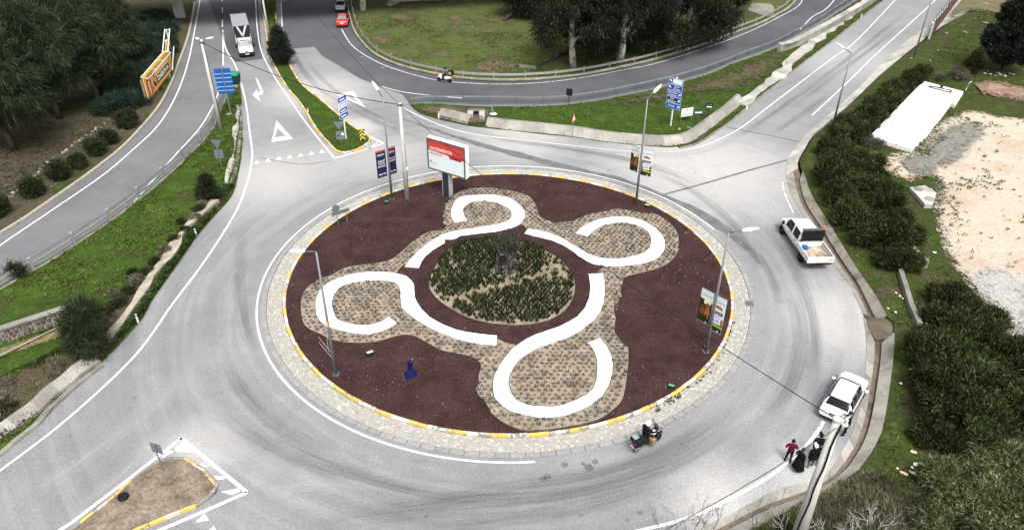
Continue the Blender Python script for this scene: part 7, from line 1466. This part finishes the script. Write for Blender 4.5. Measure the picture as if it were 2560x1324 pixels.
for s in (1, -1):
    for k in (0, .09, .18): b = MB(); y0, y1 = s*(.68-k), s*(.03+max(0, .1-k)*.2); b.add([(bx1+.026, y0-s*.03, zt_-.05), (bx1+.026, y0+s*.03, zt_-.05), (bx1+.026, y1+s*.03+s*(-k*.0), zt_-1.5+k*2.0), (bx1+.026, y1-s*.03, zt_-1.5+k*2.0)], [(0,1,2,3) if s < 0 else (3,2,1,0)]); b.build('v_mark', TXTW, trk)
    MB().box((bx1+.3, s*.98, 1.6), (.06, .05, 1.2)).build('side_rail', CREAM, trk)
    for x in (-.75, bx0+.9): wheel(trk, x, s*.86, .34, .24)
MB().box((bxm, 0, .72), (bl_, .9, .3)).build('chassis', PLAST, trk)
# -- white crew-cab pickup --
ra, fa = G(2002,652.5), G(1960,589); hp = fwd(ra, fa); WB = (fa-ra).length; right = Vector((math.sin(hp), -math.cos(hp), 0)); org = ra+right*.8
pk = thing('pickup_truck', (org.x, org.y, 0), 'white crew-cab pickup with open planked bed and raised dark warning board', 'pickup', None, hp); pk.scale = (1.09, 1.09, 1.09)
k = WB/3.0; cab = [(.62,.55,1.12,1.72,.84,.88,.70),(.75,.5,1.12,1.86,.86,.90,.73),(1.3,.48,1.1,1.92,.87,.91,.74),(2.1,.48,1.1,1.90,.87,.91,.73),(2.45,.48,1.08,1.78,.87,.91,.70),(3.0,.5,1.05,1.2,.87,.9,.72),(3.4,.48,.95,1.06,.86,.88,.68),(3.68,.46,.8,.88,.82,.84,.62),(3.76,.46,.62,.66,.76,.78,.55)]
cab = [(x*k,)+r for x, *r in [(c[0],)+c[1:] for c in cab] for r in [tuple(r)]]; L = Loft(cab); L.body(P_WHT, pk).name = 'cab'; L.panel('windscreen', 4.08, 4.95, 5.3, 10.7, GLS, pk, .012, 3, 8)
for s, (a, b) in ((1, (4.1, 5.55)), (-1, (10.45, 11.9))):
    L.panel('side_window', 1.15, 2.3, a, b, GLS, pk, .012, 3, 3); L.panel('side_window', 2.5, 4.3, a, b, GLS, pk, .012, 4, 3); MB().box((2.78*k, s*1.03, 1.2), (.14, .2, .28)).build('mirror', PLAST, pk, bevel=.02); L.panel('headlight', 6.3, 7.3, 2.8 if s > 0 else 12.2, 3.8 if s > 0 else 13.2, HEADL, pk, .012, 2, 2)
    MB().box((2.0*k, s*.915, 1.0), (.16, .03, .05)).box((1.05*k, s*.915, 1.0), (.16, .03, .05)).build('door_handle', PLAST, pk)
    arch(pk, WB, s*.885, .42); wheel(pk, WB, s*.82, .36, .24); wheel(pk, 0, s*.82, .36, .24)
bx0, bx1 = -1.05*k, .58*k+.0; bz = .82; bw = 1.96; hgt = .40; WB2 = two('scuffed white steel', [(.3, (.55, .53, .50)), (.5, (.70, .70, .69)), (.8, (.76, .76, .76))], 1.5, None, .5, False, 0)
PLK = two('worn bed planks', [(.32, (.10, .075, .06)), (.45, (.30, .235, .185)), (.6, (.50, .42, .35)), (.8, (.58, .51, .44))], 1.3, (8, .2), .9, True, .2)
MB().box(((bx0+bx1)/2, 0, bz-.06), (bx1-bx0, bw-.06, .12)).build('bed_frame', PLAST, pk)
for i in range(7): y0 = -bw/2+.05+i*(bw-.1)/7; MB().box(((bx0+bx1)/2, y0+(bw-.1)/14, bz+.012), (bx1-bx0-.1, (bw-.1)/7-.018, .024)).build('plank', PLK, pk)
for s in (1, -1): MB().box(((bx0+bx1)/2, s*(bw/2-.02), bz+hgt/2), (bx1-bx0, .05, hgt+.04)).build('side_board', WB2, pk, bevel=.008); MB().bar((bx0+.2, s*(bw/2-.06), bz+hgt*.78), (bx1-.2, s*(bw/2-.06), bz+hgt*.78), .03).build('rub_rail', GREYD, pk)
tg = MB().box((bx0-.0, 0, bz+hgt/2-.02), (.05, bw+.0, hgt+.08)).build('tailgate', WB2, pk, bevel=.008)
for q in (.1, .26): MB().box((bx0-.03, 0, bz+q), (.012, bw-.06, .02)).build('rib', simple('rib shade grey', (.5, .5, .5), .5), tg)
MB().box((bx0-.032, -.72, bz+.2), (.012, .28, .06)).build('badge', GREYD, tg); MB().box((bx1-.0, 0, bz+hgt/2+.05), (.05, bw-.12, hgt+.1)).build('headboard', WB2, pk)
MB().bar((bx1-.06, -bw/2+.05, bz+hgt+.14), (bx1-.06, bw/2-.05, bz+hgt+.14), .06).build('cross_bar', PLAST, pk)
db = MB().box((bx1-.14, -.03, bz+hgt+.62), (.10, 1.62, .86), M=Matrix.Rotation(-.12, 3, 'Y')).build('warning_board', simple('dark board', (.012, .013, .015), .45), pk, bevel=.01); MB().box((bx1-.02, -.03, bz+hgt+1.07), (.22, 1.66, .08), M=Matrix.Rotation(-.12, 3, 'Y')).build('frame', GREYD, db)
for y in (-.72, .72): MB().bar((bx1-.12, y, bz+hgt+.1), (bx1+.12, y, bz+hgt+.95), .05).build('strut', PLAST, pk)
MB().lathe([(.09,0),(.09,.05),(.075,.06),(.075,.2),(.04,.24)], (bx1+.0, -.78, bz+hgt+1.1), 12).build('beacon', simple('orange beacon', (.75, .16, .03), .3), pk); MB().box((bx1+.0, -.78, bz+hgt+1.05), (.16, .16, .08)).build('beacon_base', PLAST, pk)
for s in (1, -1): MB().box((bx0-.01, s*.72, bz-.16), (.06, .3, .07)).build('tail_light', simple('dull tail light', (.16, .015, .018), .4), pk)
MB().box((bx0+.05, 0, bz-.22), (.08, 1.7, .08)).build('rear_bar', PLAST, pk); MB().box((0, 0, .5), (2.2, .8, .2)).build('chassis', PLAST, pk)
bg_l = Matrix.Rotation(hp, 3, 'Z') @ Vector((bx1-.32, .55, 0)); me = rock_mesh(77, 'blue_bag'); me.materials.append(simple('blue plastic', (.012, .10, .42), .4)); o = link(bpy.data.objects.new('blue_bag', me)); o.location = (org.x+bg_l.x, org.y+bg_l.y, bz+.22); o.scale = (.62, .6, .48); tag(o, 'crumpled blue plastic bag in the front corner of the pickup bed', 'bag')
# ---------------- two-wheelers ----------------
def scooter(loc, rz, label, paint, case=None, plate_=True, big=1.0, name='motor_scooter'):
    t = thing(name, loc, label, 'scooter', None, rz); t.scale = (big,)*3; wr = .26
    for x in (-.62, .66):
        o = MB().lathe([(wr*.6,-.05),(wr*.92,-.06),(wr,-.03),(wr,.03),(wr*.92,.06),(wr*.6,.05)], (x, 0, wr), 18, M=Matrix.Rotation(math.pi/2, 3, 'X')).build('wheel', TYRE, t); MB().lathe([(wr*.58,-.035),(wr*.58,.035)], (x, 0, wr), 12, M=Matrix.Rotation(math.pi/2, 3, 'X')).build('rim', RIM, o)
    L = Loft([(-.92,.62,.70,.76,.06,.08,.06),(-.8,.50,.66,.80,.12,.16,.12),(-.5,.42,.62,.80,.15,.20,.14),(-.2,.36,.58,.74,.14,.19,.14),(.0,.34,.50,.62,.12,.16,.12)]); L.body(paint, t).name = 'rear_fairing'
    Lf = Loft([(.28,.34,.52,.60,.15,.20,.14),(.40,.34,.70,.92,.16,.23,.13),(.52,.40,.74,1.0,.13,.20,.10),(.66,.52,.72,.86,.08,.12,.06),(.78,.50,.60,.64,.05,.07,.05)]); Lf.body(paint, t).name = 'front_shield'
    MB().box((.14, 0, .32), (.5, .32, .1)).build('footboard', PLAST, t, bevel=.02); MB().box((-.38, 0, .83), (.75, .26, .1)).build('seat', BLACK, t, bevel=.04); MB().box((.72, 0, .52), (.42, .13, .05)).build('front_mudguard', paint, t, bevel=.02)
    MB().tube([(.42,-.33,1.06),(.48,-.15,1.08),(.5,0,1.04),(.48,.15,1.08),(.42,.33,1.06)], .018, 6).build('handlebar', PLAST, t); MB().box((.5, 0, 1.04), (.16, .24, .12)).build('instrument_cowl', PLAST, t, bevel=.03)
    for s in (1, -1): m = MB().tube([(.46, s*.24, 1.08), (.5, s*.3, 1.25)], .01, 5).build('mirror', PLAST, t); MB().box((.5, s*.31, 1.28), (.03, .14, .1)).build('glass', GLSL, m)
    MB().lathe([(.09,0),(.07,.03)], (.66, 0, .84), 12, M=Matrix.Rotation(1.1, 3, 'Y')).build('headlight', HEADL, t); MB().box((-.9, 0, .68), (.08, .22, .09)).build('tail_light', TAIL, t, bevel=.01); MB().bar((-.55, -.17, .34), (-.95, -.2, .42), .1).build('exhaust', RIM, t)
    if plate_: MB().box((-.99, 0, .5), (.02, .22, .17), M=Matrix.Rotation(-.35, 3, 'Y')).build('licence_plate', PLT, t)
    return t
a, b = G(1592,1127), G(1641,1101); hm = fwd(a, b); msc = scooter((a+b)/2, hm, 'dark scooter with grey top case rounding the island, rider in white helmet', simple('near black green paint', (.010, .014, .014), .3), big=1.2)
MB().box((-.86, 0, .99), (.42, .40, .24)).build('top_case', simple('case dark', (.010, .014, .015), .35), msc, bevel=.06); MB().box((-.86, 0, 1.13), (.28, .28, .03)).build('case_lid', simple('case silver', (.24, .29, .31), .25), msc, bevel=.012)
MB().add([(.5,-.2,1.05),(.5,.2,1.05),(.42,.15,1.38),(.42,-.15,1.38)], [(0,1,2,3)]).build('windscreen', simple('tinted screen', (.25, .33, .37), .08), msc)
q = Matrix.Rotation(hm, 3, 'Z') @ Vector((.12, -.25, 0)); cbx = thing('cardboard_box', ((a+b)/2+q)+Vector((0, 0, .43)), 'brown cardboard box carried on the footboard of the scooter', 'box', None, hm); MB().box((0, 0, .2), (.3, .42, .4)).build('carton', simple('cardboard', (.26, .165, .09), .85), cbx, bevel=.006)
a, b = G(1124,207), G(1099,203.5); hc_ = fwd(a, b); csc = scooter((a+b)/2, hc_, 'white delivery scooter with black box riding round the loop ramp', P_WHT, big=1.08)
MB().box((-.84, 0, 1.22), (.56, .52, .56)).build('delivery_box', BLACK, csc, bevel=.03); MB().lathe([(.17,0),(.17,.01)], (-.82, .265, 1.22), 18, M=Matrix.Rotation(-math.pi/2, 3, 'X')).build('emblem', simple('pale lime', (.50, .58, .22), .5), csc); MB().lathe([(.09,.012),(.09,.02)], (-.82, .265, 1.22), 14, M=Matrix.Rotation(-math.pi/2, 3, 'X')).build('emblem', BLACK, csc)
# ---------------- people ----------------
SKIN = simple('skin', (.42, .24, .17), .55, 0, .06); HAIRK = simple('dark hair', (.012, .009, .008), .6); HAIRB = simple('brown hair', (.05, .028, .016), .6)
JK = {n: simple('cloth '+n, c, .95, 0, .15, 9, .02) for n, c in dict(black=(.010, .010, .012), darkblue=(.014, .016, .024), burgundy=(.105, .008, .032), trousers=(.014, .014, .018), grey=(.14, .145, .155), jeans=(.085, .09, .10), khaki=(.085, .075, .055), shoes=(.012, .012, .012), white=(.68, .68, .68), brown=(.11, .07, .045), jacketgrey=(.12, .115, .11)).items()}
DEPS = []
def skin_body(name, J, E, mats, region, parent):
    me = bpy.data.meshes.new(name); keys = list(J); ix = {k: i for i, k in enumerate(keys)}; me.from_pydata([J[k][0] for k in keys], [(ix[a], ix[b]) for a, b in E], []); me.update(); o = bpy.data.objects.new(name, me); COL.objects.link(o)
    sm = o.modifiers.new('skin', 'SKIN'); sm.use_smooth_shade = True; lay = me.skin_vertices[0] if me.skin_vertices else None
    if lay is None:
        bm = bmesh.new(); bm.from_mesh(me); bm.verts.layers.skin.verify(); bm.to_mesh(me); bm.free(); lay = me.skin_vertices[0]
    for k in keys: r = J[k][1]; lay.data[ix[k]].radius = (r, r) if not isinstance(r, tuple) else r; lay.data[ix[k]].use_root = (k == 'pelvis')
    ss = o.modifiers.new('sub', 'SUBSURF'); ss.levels = 1; ss.render_levels = 1
    bpy.context.view_layer.update(); dg = bpy.context.evaluated_depsgraph_get(); m2 = bpy.data.meshes.new_from_object(o.evaluated_get(dg)); bpy.data.objects.remove(o); m2.materials.clear()
    for m in mats: m2.materials.append(m)
    segs = [(Vector(J[a][0]), Vector(J[b][0]), region(a, b)) for a, b in E]
    for p in m2.polygons:
        c = p.center; best, bi = 1e9, 0
        for a, b, r in segs:
            d = b-a; t = max(0, min(1, (c-a).dot(d)/max(d.length_squared, 1e-9))); q = (c-a-d*t).length
            if q < best: best, bi = q, r
        p.material_index = bi; p.use_smooth = True
    m2.name = name; return link(bpy.data.objects.new(name, m2), parent)
def fingers(J, E, s, wr, d, side):
    """palm, four fingers and a thumb closing from the wrist along d"""
    d = Vector(d).normalized(); w = Vector(wr); sd = Vector(side).normalized(); J['palm'+s] = (w+d*.07, .03); E.append(('wr'+s, 'palm'+s)); curl = sd.cross(d).normalized()*(.35 if s == 'L' else -.35)
    for i, (o, l) in enumerate(((-.028, .075), (-.009, .085), (.010, .08), (.027, .06))):
        a, b = w+d*.1+sd*o, w+d*(.1+l*.55)+sd*o*1.1+curl*.02; c = b+d*l*.4+curl*.06; n = 'f%d%s' % (i, s); J[n+'a'] = (a, .010); J[n+'b'] = (b, .009); J[n+'c'] = (c, .008); E += [('palm'+s, n+'a'), (n+'a', n+'b'), (n+'b', n+'c')]
    a = w+d*.035-sd*.035; b = w+d*.075-sd*.06; J['t'+s+'a'] = (a, .012); J['t'+s+'b'] = (b, .010); E += [('palm'+s, 't'+s+'a'), ('t'+s+'a', 't'+s+'b')]
def person(loc, rz, label, top, legs, shoes, pose=None, hair=None, hood=None, s=1.0, fat=1.0, skirt=None, cap=None, helmet=None, name='person', beard=False, z=0.0):
    t = thing(name, (loc[0], loc[1], z), label, 'person', None, rz); t.scale = (s, s, s); p = dict(lean=0.0, head=(0, 0), aL=(-.26, -.03, 1.12), wL=(-.27, .08, .88), aR=(.26, -.03, 1.12), wR=(.27, .08, .88), kL=(-.11, .03, .50), fL=(-.12, -.02, .08), kR=(.11, .03, .50), fR=(.12, -.02, .08), hip=.93)
    if pose: p.update(pose)
    ln = p['lean']; h = p['hip']; up = lambda z, y=0: (0, y+ln*(z-h), z); F = fat
    J = {'pelvis': (up(h), (.155*F, .125*F)), 'waist': (up(h+.17), (.145*F, .115*F)), 'chest': (up(h+.38), (.175*F, .125*F)), 'neckb': (up(h+.53), (.085, .075)), 'neck': (up(h+.60), .058), 'headb': (up(h+.66, .02), .082), 'headm': (up(h+.73, .03+p['head'][1]*.3), .105), 'headt': (up(h+.82, .015+p['head'][1]), .075)}
    hx, hy = p['head']; J['headm'] = ((J['headm'][0][0]+hx*.4, J['headm'][0][1], J['headm'][0][2]), .1); J['headt'] = ((hx, J['headt'][0][1], J['headt'][0][2]), .075)
    J['nose'] = ((J['headm'][0][0], J['headm'][0][1]+.115, J['headm'][0][2]-.005), .014)
    E = [('pelvis', 'waist'), ('waist', 'chest'), ('chest', 'neckb'), ('neckb', 'neck'), ('neck', 'headb'), ('headb', 'headm'), ('headm', 'headt'), ('headm', 'nose')]
    cy = J['chest'][0][1]
    for S_, q in (('L', -1), ('R', 1)):
        J['sh'+S_] = ((q*.19*F, cy+ln*.06, h+.47), .078*F); J['el'+S_] = (p['a'+S_], .056*F); J['wr'+S_] = (p['w'+S_], .038); E += [('chest', 'sh'+S_), ('sh'+S_, 'el'+S_), ('el'+S_, 'wr'+S_)]
        d = Vector(p['w'+S_])-Vector(p['a'+S_]); fingers(J, E, S_, p['w'+S_], d, (0, 1, 0) if abs(d.normalized().y) < .7 else (1, 0, 0))
        J['hp'+S_] = ((q*.095*F, 0, h-.05), .105*F); J['kn'+S_] = (p['k'+S_], .068*F); J['an'+S_] = (p['f'+S_], .048); f = Vector(p['f'+S_]); J['he'+S_] = ((f.x, f.y-.045, max(.045, f.z-.04)), .04); J['to'+S_] = ((f.x+q*.015, f.y+.16, max(.038, f.z-.045)), .04); E += [('pelvis', 'hp'+S_), ('hp'+S_, 'kn'+S_), ('kn'+S_, 'an'+S_), ('an'+S_, 'he'+S_), ('an'+S_, 'to'+S_)]
    def region(a, b):
        if a.startswith(('wr', 'palm', 'f', 't')): return 0
        if a in ('neck', 'headb', 'headm'): return 0
        if a[:2] == 'an': return 3
        if a[:2] in ('hp', 'kn') or b[:2] == 'hp': return 2
        return 1
    skin_body('body', J, E, [SKIN, JK[top], JK[legs], JK[shoes]], region, t)
    hm = Vector(J['headm'][0]); ht_ = Vector(J['headt'][0]); ax = (ht_-hm).normalized(); M = ax.to_track_quat('Z', 'Y').to_matrix()
    def shell(nm, mat, r, z0, back, parent=t):
        """cap over the skull, longer at the back, open at the face"""
        V = []; Fc = []; n = 14; rows = 6
        for i in range(rows+1):
            for k in range(n):
                a = 6.283*k/n; bk = .5-.5*math.sin(a); lat = math.pi/2*(1-i/rows*(1-z0*.15))-(i/rows)**1.5*back*bk; V.append(hm+M @ Vector((r*1.0*math.cos(lat)*math.cos(a), r*1.12*math.cos(lat)*math.sin(a)-.01, r*1.15*math.sin(lat)+.035)))
        for i in range(rows):
            for k in range(n): a, b = i*n+k, i*n+(k+1) % n; Fc.append((a, a+n, b+n, b))
        return pyobj(nm, V, Fc, mat, parent, True)
    if hair: shell('hair', hair[0], .112, 1, hair[1])
    if cap: shell('cap', JK[cap], .118, 1, .35); MB().box(hm+M @ Vector((0, .15, .06)), (.15, .12, .02), M=M).build('cap_peak', JK[cap], t)
    if hood: shell('hood', JK[hood], .135, 1, 1.2)
    if helmet:
        hl = MB().lathe([(.10,-.11),(.135,-.06),(.152,.02),(.145,.09),(.11,.15),(.05,.178)], hm+Vector((0, .0, .02)), 18, M=M, sy=1.12).build('helmet', helmet, t, True); V = [hm+M @ Vector((.148*math.sin(a), .168*math.cos(a), zz)) for zz in (-.05, .06) for a in np.linspace(-1.1, 1.1, 8)]; pyobj('visor', V, [(i, i+1, i+9, i+8) for i in range(7)], GLSL if helmet is JK['white'] else BLACK, hl, True)
    else:
        for q in (-1, 1):
            MB().lathe([(.012,0),(.008,.008)], hm+M @ Vector((q*.035, .098, .015)), 8, M=M @ Matrix.Rotation(-math.pi/2, 3, 'X')).build('eye', HAIRK, t); MB().lathe([(.025,0),(.02,.02)], hm+M @ Vector((q*.1, -.005, -.005)), 8, M=M @ Matrix.Rotation(q*math.pi/2, 3, 'Y'), sx=1.3).build('ear', SKIN, t)
        MB().box(hm+M @ Vector((0, .1, -.055)), (.05, .01, .012), M=M).build('mouth', simple('lips', (.25, .09, .08), .6), t)
        if beard: MB().lathe([(.07,-.05),(.09,0),(.085,.03)], hm+M @ Vector((0, .03, -.06)), 12, M=M, sy=1.0).build('beard', HAIRK, t)
    if skirt:
        z1, z0, w0 = skirt; V = []; n = 20; rows = 7; Fc = []
        for i in range(rows+1):
            f = i/rows; z_ = z1+(z0-z1)*f; r = .175*F+(w0-.175*F)*f**.8
            for k in range(n): a = 6.283*k/n; rr = r*(1+.05*f*math.sin(a*5)); V.append((rr*math.cos(a)*1.05, rr*math.sin(a)*.85+ln*(z_-h)*.6, z_+.02*math.sin(a*3)*f))
        for i in range(rows):
            for k in range(n): a, b = i*n+k, i*n+(k+1) % n; Fc.append((a, a+n, b+n, b))
        pyobj('coat_skirt', V, Fc, JK[top], t, True)
    return t
def at_px(x, y): p = G(x, y); return (p.x, p.y)
HIPS = dict(aL=(-.33, -.02, 1.16), wL=(-.2, .16, 1.12), aR=(.33, -.02, 1.16), wR=(.2, .16, 1.12)); POCK = dict(aL=(-.31, -.08, 1.14), wL=(-.21, .1, .98), aR=(.31, -.08, 1.14), wR=(.21, .1, .98))
person(at_px(1969,1153), math.radians(-12), 'person in a burgundy jacket and black trousers, standing apart at the left of the group', 'burgundy', 'trousers', 'shoes', dict(HIPS, kL=(-.13,.04,.5), fL=(-.17,.03,.08), kR=(.11,.0,.5), fR=(.12,-.06,.08)), (HAIRK, .7), s=1.0, fat=1.12)
person(at_px(1992,1176), math.radians(-68), 'person with long hair in a long black coat, nearest the camera in the group', 'black', 'trousers', 'shoes', dict(POCK, head=(0, -.03)), (HAIRB, 1.5), s=1.03, fat=1.12, skirt=(1.12, .30, .36))
person(at_px(2024,1168), math.radians(8), 'person in a black jacket, grey trousers and pale cap, back turned beside the concrete pole', 'black', 'jeans', 'white', dict(POCK, kL=(-.12,.02,.5), fL=(-.15,-.08,.08), kR=(.13,.05,.5), fR=(.15,.06,.08)), None, s=1.05, fat=1.12, cap='white', skirt=(1.1, .78, .25))
person(at_px(2036,1143), math.radians(-5), 'person in a black jacket and black beanie at the back of the group', 'black', 'trousers', 'shoes', dict(POCK), None, s=1.08, fat=1.15, cap='black', skirt=(1.1, .76, .25))
person(at_px(2042,1160), math.radians(-120), 'person in a dark coat with brown fur hood, half hidden by the concrete pole', 'black', 'jeans', 'shoes', dict(POCK), (HAIRK, .8), s=1.0, fat=1.1, skirt=(1.1, .72, .26))
MB().lathe([(.1,0),(.15,.03),(.16,.08),(.11,.12)], (at_px(2042,1160)[0], at_px(2042,1160)[1], 1.43), 12).build('collar', JK['brown'])
bpy.data.objects['collar'].parent = bpy.data.objects['person.004']; bpy.data.objects['collar'].location = (0, 0, 1.43); bpy.data.objects['collar'].data.transform(Matrix.Translation(-Vector((at_px(2042,1160)[0], at_px(2042,1160)[1], 1.43))))
person(at_px(2110,1086), math.radians(75), 'person in a black jacket with hands raised to the face, standing behind the white car', 'darkblue', 'trousers', 'shoes', dict(aL=(-.3, .18, 1.2), wL=(-.12, .26, 1.45), aR=(.3, .14, 1.16), wR=(.16, .3, 1.36), kL=(-.11,.06,.5), fL=(-.13,.08,.08), kR=(.11,.0,.5), fR=(.13,-.08,.08), lean=.04), (HAIRK, .5), s=1.07, fat=1.12)
# riders
def rider(sc, label, top, legs, helmet, arm=(.30, .38), s=1.0):
    L_ = sc.scale[0]; seat = (Matrix.Translation(sc.location) @ Matrix.Rotation(sc.rotation_euler.z, 4, 'Z') @ Matrix.Scale(L_, 4)) @ Vector((-.22, 0, .88)); hipz = .93
    pose = dict(lean=.12, aL=(-.3, .24, 1.18), wL=(-.3, .56, 1.14), aR=(.3, .24, 1.18), wR=(.3, .56, 1.14), kL=(-.17, .40, .86), fL=(-.17, .38, .42), kR=(.17, .40, .86), fR=(.17, .38, .42))
    return person((seat.x, seat.y), sc.rotation_euler.z-math.pi/2, label, top, legs, 'shoes', pose, None, s=s, fat=1.15, helmet=helmet, z=seat.z+.07-hipz*s)
rd = rider(msc, 'scooter rider in black with a white helmet, rounding the island', 'black', 'trousers', JK['white'], s=1.1); rider(csc, 'delivery rider in dark grey jacket and black helmet on the white scooter', 'jacketgrey', 'trousers', BLACK, s=1.0)
MB().add([(.16,.25,.92),(.02,.42,.9),(.02,.62,.93),(.22,.6,.96),(.3,.42,.94),(.26,.28,.98),(.16,.25,1.0),(.02,.42,.97),(.02,.62,1.0),(.22,.6,1.02),(.3,.42,1.02),(.26,.28,1.04)], [(0,1,2,3,4,5)[::-1],(6,7,8,9,10,11)]+[(i,(i+1)%6,(i+1)%6+6,i+6) for i in range(6)]).build('white_bag', JK['white'])
wb_ = bpy.data.objects['white_bag']; wb_.matrix_world = Matrix.Translation(rd.location) @ Matrix.Rotation(rd.rotation_euler.z, 4, 'Z') @ Matrix.Scale(1.1, 4); tag(wb_, 'white package lying on the lap of the scooter rider', 'package')
